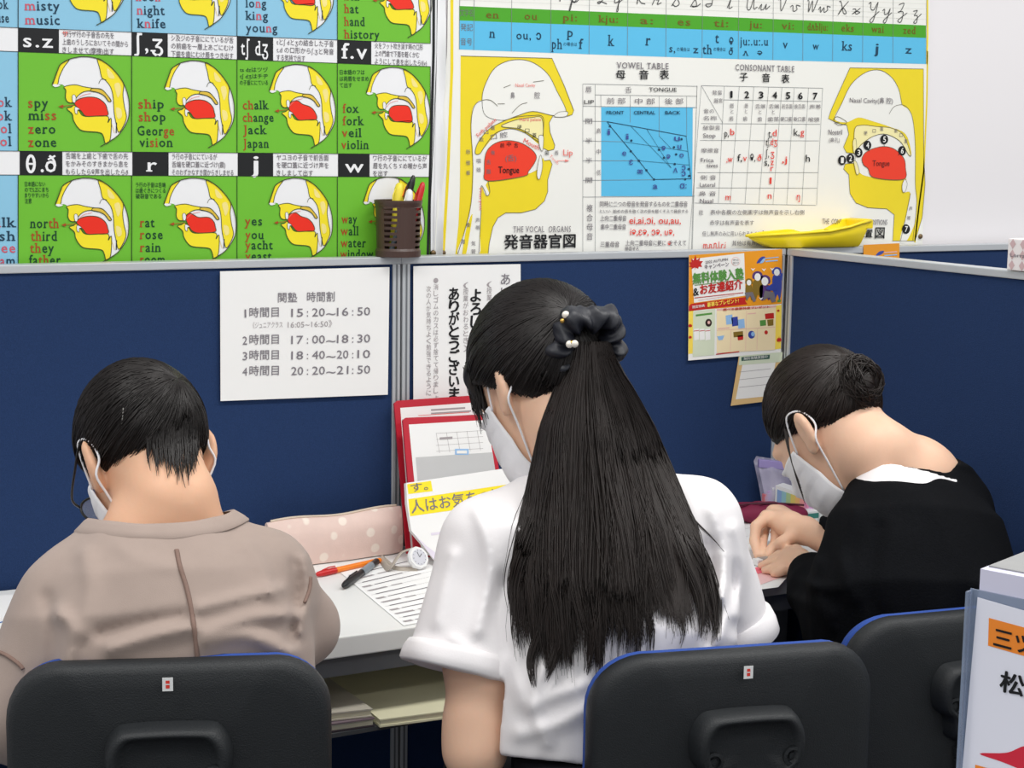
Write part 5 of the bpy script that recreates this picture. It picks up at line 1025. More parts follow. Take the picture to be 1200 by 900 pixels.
def wob(amp, fr, seed):
    r = np.random.default_rng(seed); K = r.normal(size=(6, 3))*fr; ph = r.uniform(0, 6.28, 6)
    return lambda P: amp/3*sum(np.sin(P@K[i]+ph[i]) for i in range(6))
def march(fn, o, d, off=0., tmax=6., t0=0.):
    """first points along rays o+t*d where fn reaches off (arrays)"""
    o = np.asarray(o, np.float32); d = np.asarray(d, np.float32); t = np.full(len(o), t0, np.float32)
    for _ in range(90): t = np.minimum(t+(fn(o+t[:, None]*d)-off)*.8, tmax)
    return o+t[:, None]*d
class Frame:
    """head-like frame: right, forward, up from azimuth, downward pitch, roll"""
    def __init__(s, c, az, pitch, roll=0., sc=1.):
        a, p, r = map(math.radians, (az, pitch, roll)); f0 = np.array([math.sin(a), math.cos(a), 0]); z = np.array([0, 0, 1.])
        s.f = f0*math.cos(p)-z*math.sin(p); u = z*math.cos(p)+f0*math.sin(p); rt = np.cross(s.f, u)
        s.r = rt*math.cos(r)+u*math.sin(r); s.u = u*math.cos(r)-rt*math.sin(r); s.c = np.array(c, float); s.s = sc; s.R = np.stack([s.r, s.f, s.u], 1)
    def w(s, r, f, u): return s.c+(s.r*r+s.f*f+s.u*u)*s.s
    def W(s, Q): return s.c+(np.asarray(Q)*s.s)@s.R.T
    def L(s, P): return ((np.asarray(P)-s.c)@s.R)/s.s
def head(sd, H, k=.02):
    s = H.s; R = H.R
    def e(c, r, kk=k): sd.ell(H.w(*c), np.array(r)*s, R, kk*s)
    e((0, -.012, .018), (.073, .093, .086)); e((0, .034, -.045), (.057, .060, .082), .03); e((0, .052, -.098), (.034, .036, .028), .03)
    e((.0, .080, .012), (.05, .016, .016)); sd.cap(H.w(0, .092, -.008), H.w(0, .112, -.042), .008*s, .012*s, .012*s); e((.011, .101, -.046), (.008, .009, .007), .008); e((-.011, .101, -.046), (.008, .009, .007), .008)
    for x in (-.031, .031):
        sd.cut(H.w(x, .101, -.010), np.array((.019, .013, .013))*s, R, .012*s); e((x, .080, -.012), (.0135, .012, .011), .004)
    e((0, .096, -.070), (.021, .010, .006), .008); e((0, .094, -.080), (.018, .010, .006), .006)
    for x in (-1, 1):
        a = math.radians(22)*x; Re = R@np.array([[math.cos(a), -math.sin(a), 0], [math.sin(a), math.cos(a), 0], [0, 0, 1.]])@np.array([[1, 0, 0], [0, math.cos(.25), -math.sin(.25)], [0, math.sin(.25), math.cos(.25)]])
        sd.ell(H.w(x*.078, -.018, -.018), np.array((.0085, .0185, .031))*s, Re, .006*s); sd.ell(H.w(x*.073, -.004, -.044), np.array((.006, .009, .011))*s, Re, .008*s)
        sd.cut(H.w(x*.088, -.012, -.016), np.array((.0065, .010, .019))*s, Re, .004*s)
def face_mask(fn, H, parent, loop_r=.0016, low=-.125, name='face_mask', sag=0.):
    """pleated mask wrapped over nose, mouth and chin, with a loop behind each ear"""
    nu, nv = 36, 26; Q = []; O = []
    for j in range(nv+1):
        v = j/nv; u = -.020+(low+.020)*v
        for i in range(nu+1):
            a = (i/nu-.5)*2*math.radians(80-10*abs(v-.5)); pt = np.array([math.sin(a), math.cos(a), -.12*(v-.4)*(1-abs(i/nu-.5)*2)]); O.append((0, .012, u+.012*v*(1-abs(i/nu-.5)*2)*-1)); Q.append(pt)
    O = H.W(np.array(O)); Dr = np.array(Q)@H.R.T; Dr /= np.linalg.norm(Dr, axis=1)[:, None]
    P = march(fn, O+Dr*.22*H.s, -Dr, .005*H.s, .21*H.s).astype(float)
    G = P.reshape(nv+1, nu+1, 3)
    for _ in range(6): G[1:-1, 1:-1] = (G[1:-1, 1:-1]*2+G[:-2, 1:-1]+G[2:, 1:-1]+G[1:-1, :-2]+G[1:-1, 2:])/6
    D3 = Dr.reshape(nv+1, nu+1, 3)
    for j in range(nv+1):
        v = j/nv; pl = .0022*((v*4.) % 1)*(1 if .1 < v < .92 else .2)
        for i in range(nu+1): e = 1-abs(i/nu-.5)*2; G[j, i] += D3[j, i]*(.004*e**.5+pl*min(1, e*4))*H.s
    V = G.reshape(-1, 3); n = nu+1; F = np.array([[j*n+i, j*n+i+1, (j+1)*n+i+1, (j+1)*n+i] for j in range(nv) for i in range(nu)])
    m = mk_fast(name, V, F, M_MASK, parent); md = m.modifiers.new('s', 'SOLIDIFY'); md.thickness = .0012; md.offset = 1
    for sgn, i in ((-1, 0), (1, nu)):
        a, b = G[2, i], G[nv-3, i]
        mid = [H.w(sgn*.079, .006, .004), H.w(sgn*.083, -.012, .019), H.w(sgn*.078, -.034, .006), H.w(sgn*.073, -.037, -.022), H.w(sgn*.072, -.018, -.047)]
        pts = [a]+mid+[b]; pts = smoothpts(pts, 7); c = H.w(0, -.01, -.01)
        d = fn(pts.astype(np.float32)); dirv = pts-c; dirv /= np.linalg.norm(dirv, axis=1)[:, None]
        for _ in range(6):
            d = fn(pts.astype(np.float32)); push = np.clip(.0022*H.s-d, 0, .01); pts = pts+dirv*push[:, None]
        for _ in range(4): pts[1:-1] = (pts[:-2]+2*pts[1:-1]+pts[2:])/4
        bq = MB(); bq.tube(pts, loop_r*H.s, 6, flat=1); bq.build('ear_loop', M_MASK, m, smooth=True)
    return m
def tubes(paths, r0, taper, ns=3, jit=.25):
    """many thin hairs as one mesh; paths (N,K,3)"""
    Pth = np.asarray(paths, float); N, K, _ = Pth.shape
    T = np.gradient(Pth, axis=1); T /= np.linalg.norm(T, axis=2)[..., None]+1e-9
    ref = np.where(np.abs(T[..., 2:3]) < .9, np.array([0, 0, 1.]), np.array([1., 0, 0])); a = np.cross(T, ref); a /= np.linalg.norm(a, axis=2)[..., None]+1e-9; b = np.cross(T, a)
    rr = r0*(1+jit*RNG.normal(size=(N, 1)))*np.asarray(taper)[None, :]; rr = np.abs(rr)
    V = np.stack([Pth+rr[..., None]*(math.cos(2*PI*j/ns)*a+math.sin(2*PI*j/ns)*b) for j in range(ns)], 2).reshape(-1, 3)
    base = (np.arange(N)[:, None, None]*K+np.arange(K-1)[None, :, None])*ns; j = np.arange(ns)[None, None, :]; j2 = (j+1) % ns
    F = np.stack([base+j, base+j2, base+ns+j2, base+ns+j], -1).reshape(-1, 4)
    return V, F
def comb(H, ell_c, ell_r, G, keep, N=2500, K=14, over=(0, .012), lift=.002, wig=.04, rmin=.05, smax=2.9, fall=0., skip=None):
    """hairs running over the skull from the gathering point G (local) out to the hairline; keep(L) tells where hair grows"""
    c = np.array(ell_c); r = np.array(ell_r); g = (np.array(G)-c)/r; g /= np.linalg.norm(g)
    e1 = np.cross(g, [1, 0, 0]) if abs(g[0]) < .8 else np.cross(g, [0, 1, 0]); e1 /= np.linalg.norm(e1); e2 = np.cross(g, e1); out = []
    phi = RNG.uniform(0, 2*PI, N); st = RNG.uniform(rmin, rmin+.35, N)*(RNG.random(N) < .75); lf = RNG.uniform(.2, 1.3, N)*lift
    ss = np.linspace(0, smax, 90)
    for i in range(N):
        ph = phi[i]+wig*np.sin(ss*2.2+RNG.uniform(0, 6))*RNG.normal(); dirs = np.cos(ss)[:, None]*g+np.sin(ss)[:, None]*(np.cos(ph)[:, None]*e1+np.sin(ph)[:, None]*e2)
        L = c+dirs*r; kp = keep(L); k0 = np.argmax(~kp) if (~kp).any() else len(ss)
        if k0 < 6: continue
        ov = RNG.uniform(*over); step = np.linalg.norm(L[1]-L[0]); k1 = min(len(ss)-1, k0+int(ov/step))
        s0 = min(st[i], ss[k1]*.7)
        if RNG.random() < .35: s0 = RNG.uniform(0, ss[k1]*.75)
        sel = np.linspace(s0, ss[k1], K); p = np.stack([np.interp(sel, ss, L[:, q]) for q in range(3)], 1)
        nrm = (p-c)/(r*r); nrm /= np.linalg.norm(nrm, axis=1)[:, None]; tt = np.linspace(0, 1, K)
        p = p+nrm*(lf[i]*np.sin(PI*np.clip(tt*1.1, 0, 1))**.5)[:, None]
        out.append(p)
    return H.W(np.array(out).reshape(-1, 3)).reshape(len(out), K, 3)
def neck_rim(uncut, c, r, R, n=56):
    """where a garment meets the oval opening cut around the neck"""
    ph = np.linspace(-PI/2+.05, .6, 90); out = []
    for i in range(n):
        a = 2*PI*i/n; E = c+(np.stack([r[0]*np.cos(ph)*math.cos(a), r[1]*np.cos(ph)*math.sin(a), r[2]*np.sin(ph)], 1))@R.T
        d = uncut(E.astype(np.float32)); k = np.argmax(d > 0) if (d > 0).any() else len(ph)-1; out.append(E[k])
    out = np.array(out)
    for _ in range(3): out = (np.roll(out, 1, 0)+2*out+np.roll(out, -1, 0))/4
    return out
def hand(sd, wrist, fwd, palm_n, size=1., side=1, curl=.35, k=.006):
    """five-fingered relaxed hand; palm_n points out of the palm; side = +1 thumb on the left of fwd seen from the back"""
    f = np.array(fwd, float); f /= np.linalg.norm(f); n = np.array(palm_n, float); n -= f*(n@f); n /= np.linalg.norm(n); l = np.cross(f, n)*side; w = np.array(wrist, float); S = size
    sd.cap(w, w+f*.03*S, .022*S, .024*S, .02)
    for i, (x, L0) in enumerate(((.027, .080), (.009, .086), (-.009, .082), (-.026, .066))):
        kn = w+f*.078*S+l*x*S*.95; sd.cap(w+f*.015*S+l*x*.6*S, kn, .0135*S, .0098*S, .012)
        pts = [kn]; d = f.copy(); rs = [.0092*S]
        for q, seg in enumerate((.45, .30, .25)):
            d = d*math.cos(curl*(1+.15*i))+n*math.sin(curl*(1+.15*i)); d /= np.linalg.norm(d); pts.append(pts[-1]+d*L0*seg*S*.95); rs.append((.0083, .0074, .0062)[q]*S)
        sd.chain(pts, rs, k, .003)
    t0 = w+f*.022*S+l*.02*S; t1 = t0+(f*.6+l*.75+n*.15)*.036*S; t2 = t1+(f*.88+l*.35+n*.3)*.032*S; t3 = t2+(f*.95+n*.3)*.024*S
    sd.chain([t0, t1, t2, t3], [.013*S, .0105*S, .009*S, .007*S], .012, .004)
# ------------------------------------------------------------------ student in the taupe shirt
def pt(px, py, D, Z=None):
    q = W(px, py, D)
    if Z is not None: q = at(px, py, D=D); q[2] = Z
    return q
def azv(a): a = math.radians(a); return np.array([math.sin(a), math.cos(a), 0]), np.array([math.cos(a), -math.sin(a), 0])
F1, R1 = azv(14)
H1 = Frame(W(167, 530, 2.02), -4, 44, 2, .93)
C7 = W(190, 622, 1.945); SL = W(78, 704, 1.90); SR = W(312, 674, 1.955); PV = pt(196, 850, 1.875, .55); MID = W(198, 735, 1.905)
EL = W(8, 842, 1.86); WL = at(60, 775, Z=DZ+.035); ER = at(345, 745, Z=DZ+.075); WR = at(250, 700, Z=DZ+.03)
WL = EL+np.array([.10, .20, .03]); WL[2] = DZ+.03; 
ER = W(352, 735, 2.0); WR = ER+np.array([-.12, .17, -.02]); WR[2] = DZ+.03
body = Sdf(); head(body, H1)
body.chain([H1.w(0, -.028, -.055), H1.w(0, -.035, -.10), C7+F1*.012], [.048, .045, .055], .03, .03)
body.cap(C7-F1*-.01+R1*-.03+np.array([0, 0, -.02]), SL+np.array([0, 0, -.0]), .042, .036, .03).cap(C7+F1*.01+R1*.03+np.array([0, 0, -.02]), SR, .042, .036, .03)
body.loft([PV, MID, C7-np.array([0, 0, .07])], R1, [.115, .115, .09], [.06, .06, .05], .03)
for S_, E_, W_, sg in ((SL, EL, WL, -1), (SR, ER, WR, 1)):
    body.chain([S_, E_], [.042, .034], .03); body.chain([E_, W_], [.035, .022], .01); hand(body, W_, (W_-E_)*[1, 1, 0]+F1*.12, (0, 0, -1), .88, side=-sg, curl=.22)
for sg in (-1, 1):
    hp = PV+R1*.075*sg-np.array([0, 0, .02]); kn = hp+F1*.34+np.array([0, 0, -.01]); an = kn+F1*-.03; an = np.array([an[0], an[1], .07])
    body.chain([hp, kn, an+np.array([0, 0, .03])], [.048, .038, .022], .02, .012)
V, F = sdf_mesh(body, np.array([-1.05, -1.05, -.01]), np.array([-.15, -.02, 1.22]), .0042)
boy = mk_fast('person', relax(V, F, 2), F, M_SKIN, loc=(PV[0], PV[1], 0)); tag(boy, 'person in a taupe shirt with short black hair, glasses and mask, bent over the desk', 'person')
# shirt
def shirt_boy():
    s = Sdf()
    s.loft([PV-np.array([0, 0, .05]), MID+np.array([0, 0, -.03]), W(194, 715, 1.915), W(192, 668, 1.925), C7+F1*.025+np.array([0, 0, .02])], R1, [.160, .165, .160, .125, .070], [.100, .108, .108, .095, .066], .03, 2.3)
    s.cap(C7+R1*-.050+np.array([0, 0, -.030])+F1*.015, SL, .042, .046, .03).cap(C7+R1*.055+np.array([0, 0, -.024])+F1*.015, SR, .042, .046, .03)
    s.cap(SL, SL+(EL-SL)*.98, .050, .050, .03)
    s.cap(SR, SR+(ER-SR)*.95, .046, .044, .03); s.cap(ER, ER+(WR-ER)*.35, .044, .040, .02)
    return s
sh = shirt_boy()
sh.mod(folds([([(330, 690), (280, 700), (235, 712)], 7, 0.0075), ([(345, 720), (290, 725), (240, 740)], 8, 0.0090), ([(70, 720), (85, 740), (78, 790)], 9, 0.0120), ([(55, 700), (62, 740), (60, 790)], 8, -0.0050), ([(130, 760), (180, 745), (222, 735)], 10, 0.0105), ([(240, 752), (290, 745), (340, 765)], 10, 0.0105), ([(120, 742), (170, 730), (215, 722)], 9, -0.0075), ([(355, 655), (362, 690), (352, 740)], 7, 0.0060), ([(345, 660), (348, 700), (340, 750)], 7, -0.0050), ([(100, 650), (105, 690), (95, 740)], 10, 0.0060), ([(290, 640), (310, 670), (318, 700)], 9, 0.0060), ([(140, 640), (160, 655), (200, 662)], 8, 0.0030)]))
sh.mod(wob(.0022, 30, 3))
shirt_fn = lambda P: sh(P)
neck_plane_n = np.cross(W(110, 614, 1.93)-W(262, 596, 1.96), W(187, 624, 1.915)-(W(186, 605, 2.04)))
def neck_cut(P):
    q = P-C7; 
    return q
# neckline: the cloth ends on an inclined oval around the neck
NC = C7+F1*.016+np.array([0, 0, -.034]); NR = (.082, .072, .2)
axn = np.array([F1[0]*.10, F1[1]*.10, .99]); axn /= np.linalg.norm(axn); rn = R1-axn*(R1@axn); rn /= np.linalg.norm(rn); Rn = np.stack([rn, np.cross(axn, rn), axn], 1)
sh_un = Sdf(); sh_un.ops = list(sh.ops); sh.ops.append((d_ell, (NC+axn*.10, np.array([.094, .098, .115]), Rn), .004, -1))
hd1 = Sdf(); head(hd1, H1)
V, F = sdf_mesh(sh, np.array([-1.05, -1.0, .44]), np.array([-.2, -.3, 1.06]), .0042)
shirt = mk_fast('shirt', relax(V, F, 2), F, M_TAUPE, boy); shirt['label'] = 'taupe jersey shirt with brown back seam'
def on_cloth(fn, P2, off=.0):
    o = np.repeat(CAM[None], len(P2), 0); d = np.array([ray(*q) for q in P2]); d /= np.linalg.norm(d, axis=1)[:, None]
    return march(fn, o, d, off, 3.2, 1.2).astype(float)
q = on_cloth(sh, smoothpts([(207, 644), (211, 664), (219, 690), (226, 725), (231, 768), (233, 800)], 6), .0012); b = MB(); b.tube(q, .0026, 6, flat=.6); b.build('back_seam', M_SEAM, shirt, smooth=True)
q = on_cloth(sh, smoothpts([(-6, 762), (8, 768), (22, 778), (27, 784)], 5), .001); b = MB(); b.tube(q, .0028, 6, flat=.6); b.build('sleeve_seam', M_SEAM, shirt, smooth=True)
q = on_cloth(sh, smoothpts([(357, 706), (363, 690), (364, 676)], 5), .001); b = MB(); b.tube(q, .0022, 6, flat=.6); b.build('sleeve_seam', M_SEAM, shirt, smooth=True)
# collar rib: oval ring where the neck leaves the cloth
rows = []
for k, (g, o_) in enumerate(((-.003, -.003), (-.001, .0014), (.004, .0022), (.012, .0024), (.019, .002), (.0205, .0004))):
    rg = neck_rim(sh_un, NC+axn*.10, (.094+g, .098+g, .115+g), Rn, 64); e_ = 1e-3
    gr = np.stack([sh_un((rg+np.eye(3)[i]*e_).astype(np.float32))-sh_un((rg-np.eye(3)[i]*e_).astype(np.float32)) for i in range(3)], 1); gr /= np.linalg.norm(gr, axis=1)[:, None]+1e-9; rows.append(rg+gr*o_)
n = 64; mk_fast('collar_rib', np.vstack(rows), np.array([[i*n+j, i*n+(j+1) % n, (i+1)*n+(j+1) % n, (i+1)*n+j] for i in range(5) for j in range(n)]), M_TAUPE, shirt)
# hair
def keep1(L): return (L[:, 2]-(.57*L[:, 1]-.010)+.006*np.sin(L[:, 0]*90) > 0) & ~((L[:, 1] > .055) & (L[:, 2] < .05))
ec, er = (0, -.013, .020), np.array((.079, .099, .092))
hs = Sdf(); hs.ell(H1.w(*ec), er*H1.s, H1.R)
n_ = H1.R@np.array([0, -.57, 1.]); hs.plane(H1.w(0, 0, -.010), n_, .008); hs.plane(H1.w(0, .062, 0), H1.R@np.array([0, -1, .55]), .008); hs.mod(wob(.0012, 120, 5))
V, F = sdf_mesh(hs, H1.c-.14, H1.c+.14, .004); hair = mk_fast('hair', relax(V, F, 1), F, M_HAIR, boy)
S = comb(H1, ec, er, (.030, -.095, .038), keep1, 3600, 12, (.002, .016), .004, .06, .02)
V, F = tubes(S, .00085, np.linspace(1, .25, 12)); mk_fast('strands', V, F, M_HAIR, hair)
# longer locks over the nape on the right
gl = []
for i in range(300):
    x0 = RNG.uniform(172, 232); L_ = RNG.uniform(24, 62)*(1-.5*abs((x0-214)/60)); y0 = 500+RNG.uniform(-14, 14)
    gl.append([(x0+RNG.normal()*2+(215-x0)*.0*t+7*t*t*(RNG.random()-.4), y0+L_*t) for t in np.linspace(0, 1, 7)])
g = np.array(gl); o_ = on_cloth(lambda P: np.minimum(body(P), hs(P)), g.reshape(-1, 2), .003).reshape(g.shape[0], 7, 3)
for _ in range(4): o_[:, 1:-1] = (o_[:, :-2]+2*o_[:, 1:-1]+o_[:, 2:])/4
V, F = tubes(o_, .0010, [1, 1, 1, .9, .75, .5, .2]); mk_fast('nape_locks', V, F, M_HAIR, hair)
q = on_cloth(lambda P: np.minimum(body(P), hs(P)), [(144.5, 478), (143.5, 490), (141.5, 506)], .004); b = MB(); b.tube(q, .0011, 6, flat=.6); b.build('hair_clip', mat('silver_clip', (200, 196, 190), .3, metal=.7), hair)
face_mask(hd1, H1, boy)
# glasses
gls = thing('glasses', (0, 0, 0), None, None); bpy.data.objects.remove(gls)
M_GLF = mat('black_glasses_frame', (24, 24, 26), .35, var=0)
q = MB(); lensM = mat('lens_glass', (230, 235, 240), .05, var=0, alpha=.18)
fr_ = []
for sg in (-1, 1):
    c = np.array([sg*.034, .112, -.012]); L = [c+np.array([.027*math.cos(a), -.006*abs(math.cos(a))*(1 if sg*math.cos(a) > 0 else 0), .021*math.sin(a)]) for a in np.linspace(0, 2*PI, 25)]
    q.tube(H1.W(np.array(L)), .0017, 6, cap=False)
    q.tube(H1.W(smoothpts([(sg*.061, .107, -.006), (sg*.076, .085, -.004), (sg*.082, .03, .004), (sg*.082, -.012, .014), (sg*.078, -.03, -.004)], 6)), .0016, 6)
q.tube(H1.W(np.array([(-.008, .113, -.008), (0, .115, -.006), (.008, .113, -.008)])), .0016, 6)
gf = q.build('glasses', M_GLF, boy, smooth=True)
for sg in (-1, 1):
    c = np.array([sg*.034, .112, -.012]); L = [c+np.array([.026*math.cos(a), -.006*abs(math.cos(a))*(1 if sg*math.cos(a) > 0 else 0), .020*math.sin(a)]) for a in np.linspace(0, 2*PI, 24, endpoint=False)]
    mk('lens', H1.W(np.array(L)), [list(range(24))], lensM, gf)
def trousers(root, PV_, F_, R_, m, r=1., name='trousers', top=.06):
    s = Sdf(); s.loft([PV_-np.array([0, 0, .1]), PV_+np.array([0, 0, top])], R_, [.155*r, .145*r], [.105*r, .10*r], .03, 2.3); feet = []
    for sg in (-1, 1):
        hp = PV_+R_*.08*sg-np.array([0, 0, .02]); kn = hp+F_*.34*r+np.array([0, 0, -.01]); an = np.array([kn[0]-F_[0]*.03, kn[1]-F_[1]*.03, .09])
        s.chain([hp, kn, an], [.082*r, .062*r, .045*r], .04, .02); feet.append(an)
    V, F = sdf_mesh(s, PV_-np.array([.5, .4, .52]), PV_+np.array([.5, .6, .15]), .009); o = mk_fast(name, relax(V, F, 1), F, m, root)
    for an in feet:
        s = Sdf(); s.cap(an-np.array([0, 0, .045]), an+F_*.13-np.array([0, 0, .056]), .036, .032, .01); s.plane((0, 0, .002), (0, 0, 1), .002); V, F = sdf_mesh(s, an-.2, an+.25, .008); mk_fast('shoe', relax(V, F, 1), F, mat('dark_shoe', (40, 40, 44), .6, var=.05), root)
    return o
trousers(boy, PV, F1, R1, mat('dark_navy_trousers', (32, 36, 52), .9, var=.1), .88)
# ------------------------------------------------------------------ student with the ponytail
F2, R2 = azv(12)
H2 = Frame(W(631, 446, 2.12), -9, 38, -4, .94)
C7 = W(702, 562, 2.10); SL = W(572, 640, 2.05); SR = W(818, 612, 2.12); PV = pt(735, 880, 2.03, .56); MID = W(722, 740, 2.06); UP = W(706, 640, 2.085)
EL = W(556, 880, 2.00); WL = at(592, 690, Z=DZ+.035); WL = EL+(WL-EL)/np.linalg.norm(WL-EL)*.235; WL[2] = DZ+.035
ER = W(858, 735, 2.16); WR = ER+np.array([-.10, .17, 0]); WR[2] = DZ+.035
body = Sdf(); head(body, H2)
body.chain([H2.w(0, -.028, -.055), H2.w(.004, -.038, -.10), C7+F2*.015], [.050, .047, .054], .03, .03)
body.cap(C7+R2*-.03-np.array([0, 0, .03]), SL, .042, .038, .03).cap(C7+R2*.03-np.array([0, 0, .03]), SR, .042, .038, .03)
body.loft([PV, MID, C7-np.array([0, 0, .07])], R2, [.13, .115, .09], [.075, .065, .05], .03)
for S_, E_, W_, sg in ((SL, EL, WL, -1), (SR, ER, WR, 1)):
    body.chain([S_, E_+(S_-E_)*.45, E_+(S_-E_)*.12, E_], [.042, .0425, .036, .034], .03, .02); body.chain([E_, E_+(W_-E_)*.35, W_], [.035, .034, .023], .015, .02); hand(body, W_, (W_-E_)*[1, 1, 0]+F2*.1, (0, 0, -1), .9, side=-sg, curl=.22)
for sg in (-1, 1):
    hp = PV+R2*.08*sg-np.array([0, 0, .02]); kn = hp+F2*.38; an = np.array([kn[0]-F2[0]*.03, kn[1]-F2[1]*.03, .07])
    body.chain([hp, kn, an+np.array([0, 0, .03])], [.050, .040, .024], .02, .012)
V, F = sdf_mesh(body, np.array([-.75, -1.12, -.01]), np.array([.32, -.12, 1.32]), .0042)
girl = mk_fast('person', relax(V, F, 2), F, M_SKIN2, loc=(PV[0], PV[1], 0)); tag(girl, 'person in a white blouse with a long black ponytail and dark scrunchie', 'person')
hd2 = Sdf(); head(hd2, H2)
# blouse
sh2 = Sdf()
sh2.loft([W(668, 893, 2.045), W(690, 820, 2.045), MID, UP, C7+F2*.02+np.array([0, 0, -.005])], R2, [.125, .135, .150, .150, .075], [.105, .115, .118, .105, .062], .03, 2.2)
sh2.cap(C7+R2*-.055+F2*.015-np.array([0, 0, .032]), SL, .044, .052, .03).cap(C7+R2*.06+F2*.015-np.array([0, 0, .032]), SR, .044, .052, .03)
CFL = W(541, 772, 2.02); CFR = W(858, 722, 2.155)
sh2.cap(SL, CFL, .054, .064, .03); sh2.cap(SR, CFR, .048, .046, .03)
axl = (CFL-SL)/np.linalg.norm(CFL-SL); dl = np.array([0, 0, 0.])
slit = ((600, 850), (612, 900))
fl2 = folds([([(560, 600), (575, 660), (560, 740)], 8, 0.0075), ([(600, 600), (612, 640), (606, 700)], 8, 0.0030), ([(590, 680), (580, 720), (595, 760)], 9, -0.0040), ([(612, 690), (600, 760), (612, 820)], 10, 0.0050), ([(640, 780), (625, 820), (640, 870)], 9, 0.0075), ([(690, 830), (650, 850), (610, 860)], 10, 0.0075), ([(690, 800), (650, 815), (622, 830)], 9, 0.0060), ([(835, 600), (850, 650), (845, 700)], 8, 0.0090), ([(860, 620), (870, 670), (862, 720)], 8, 0.0090), ([(830, 640), (838, 700), (830, 750)], 8, -0.0090), ([(845, 690), (850, 720), (840, 755)], 7, 0.0075), ([(530, 650), (520, 690), (512, 730)], 8, 0.0060), ([(575, 790), (560, 770), (530, 750)], 7, 0.0045)])
sh2.mod(fl2); sh2.mod(wob(.0022, 34, 9))
sh2.plane(CFL+axl*.012, -axl+np.array([0, 0, 0.0]), .004) if False else None
NC2 = C7+F2*.03+np.array([0, 0, .012]); axn = np.array([F2[0]*.35, F2[1]*.35, .93]); axn /= np.linalg.norm(axn)
rn = R2-axn*(R2@axn); rn /= np.linalg.norm(rn); Rn2 = np.stack([rn, np.cross(axn, rn), axn], 1)
sh2.ops.append((d_ell, (NC2+axn*.10, np.array([.078, .072, .112]), Rn2), .004, -1))
# keep sleeves open at the cuff: cut below the cuff planes, but only near the sleeves
def cuffcut(c, ax, rr):
    def f(P, *a):
        q = P-c; h = q@ax; rad = np.linalg.norm(q-h[:, None]*ax, axis=1); return np.maximum(-h, rad-rr)
    return f
sh2.ops.append((cuffcut(CFL+axl*.016, axl, .075), (), .004, -1))
sh2.ops.append((lambda P: (W(640, 874, 2.0)[2]+.006*np.sin(P[:, 0]*30)-P[:, 2])*-1., (), .004, -1)) if False else sh2.plane(W(640, 878, 2.0), (.06, 0, 1), .004)
V, F = sdf_mesh(sh2, np.array([-.5, -1.06, .56]), np.array([.25, -.45, 1.12]), .004)
blouse = mk_fast('blouse', relax(V, F, 2), F, M_WSHIRT, girl)
# rolled cuffs
def ring_on(fn, c, ax, n=40, rmax=.12, off=0., inside=0):
    ax = ax/np.linalg.norm(ax); a = np.cross(ax, [0, 0, 1.]) if abs(ax[2]) < .9 else np.cross(ax, [1., 0, 0]); a /= np.linalg.norm(a); b_ = np.cross(ax, a); D = np.array([math.cos(t)*a+math.sin(t)*b_ for t in np.linspace(0, 2*PI, n, endpoint=False)])
    return march(fn, c+D*rmax, -D, off, rmax).astype(float), D
cl = Sdf(); cl.cap(SL, CFL+axl*.05, .054, .068)
L0, D0 = ring_on(cl, CFL-axl*.012, axl); L1, _ = ring_on(cl, CFL+axl*.016, axl); b = MB(); n = len(L0); rows = []
for t, o_, r_ in ((0, -.002, 0), (.05, .005, 0), (.3, .0075, 0), (.6, .008, 0), (.9, .0075, 0), (1.02, .004, 0), (1.0, -.003, 0), (.6, -.006, 0)):
    rows.append(L0+(L1-L0)*t+D0*(o_+.0012*np.sin(np.arange(n)*.9+t*2)[:, None]))
b.add(np.vstack(rows), [[i*n+j, i*n+(j+1) % n, (i+1)*n+(j+1) % n, (i+1)*n+j] for i in range(len(rows)-1) for j in range(n)]); b.build('rolled_cuff', M_WSHIRT, blouse, smooth=True)
axr = (CFR-SR)/np.linalg.norm(CFR-SR); cl = Sdf(); cl.cap(SR, CFR+axr*.05, .048, .046); cc = CFR+axr*.018
L0, D0 = ring_on(cl, cc-axr*.015, axr); L1, _ = ring_on(cl, cc+axr*.018, axr); b = MB(); rows = [L0+(L1-L0)*t+D0*o_ for t, o_ in ((0, -.002), (.05, .004), (.5, .0065), (.95, .006), (1.02, .002), (1, -.004))]; b.add(np.vstack(rows), [[i*n+j, i*n+(j+1) % n, (i+1)*n+(j+1) % n, (i+1)*n+j] for i in range(len(rows)-1) for j in range(n)]); b.build('rolled_cuff', M_WSHIRT, blouse, smooth=True)
trousers(girl, PV, F2, R2, M_BKCLOTH, .97, 'trousers', .135)
# hair on the skull, combed back to the tie
TIE = (-.012, -.104, .030)
ec2, er2 = (0, -.015, .022), np.array((.087, .111, .104))
def keep2(L): return (L[:, 2]-(.80*L[:, 1]-.006)+.004*np.sin(L[:, 0]*80) > 0) & ~((L[:, 1] > .068) & (L[:, 2] < .06-.2*np.abs(L[:, 0])))
hs2 = Sdf(); hs2.ell(H2.w(*ec2), er2*H2.s, H2.R); hs2.plane(H2.w(0, 0, -.006), H2.R@np.array([0, -.80, 1.]), .010); hs2.plane(H2.w(0, .076, .02), H2.R@np.array([0, -1, .45]), .010)
# front fringe that falls beside the temple
for sg in (-1, 1): hs2.cap(H2.w(sg*.058, .058, .040), H2.w(sg*.061, .052, -.008), .013, .006, .02)
hs2.mod(wob(.0012, 110, 4))
V, F = sdf_mesh(hs2, H2.c-.17, H2.c+.17, .004); hair2 = mk_fast('hair', relax(V, F, 1), F, M_HAIR, girl)
S = comb(H2, ec2, er2, TIE, keep2, 4600, 14, (.0, .006), .0035, .03, .02)
V, F = tubes(S, .0009, np.r_[np.linspace(.8, 1, 4), np.linspace(1, .45, 10)]); mk_fast('combed_strands', V, F, M_HAIR, hair2)
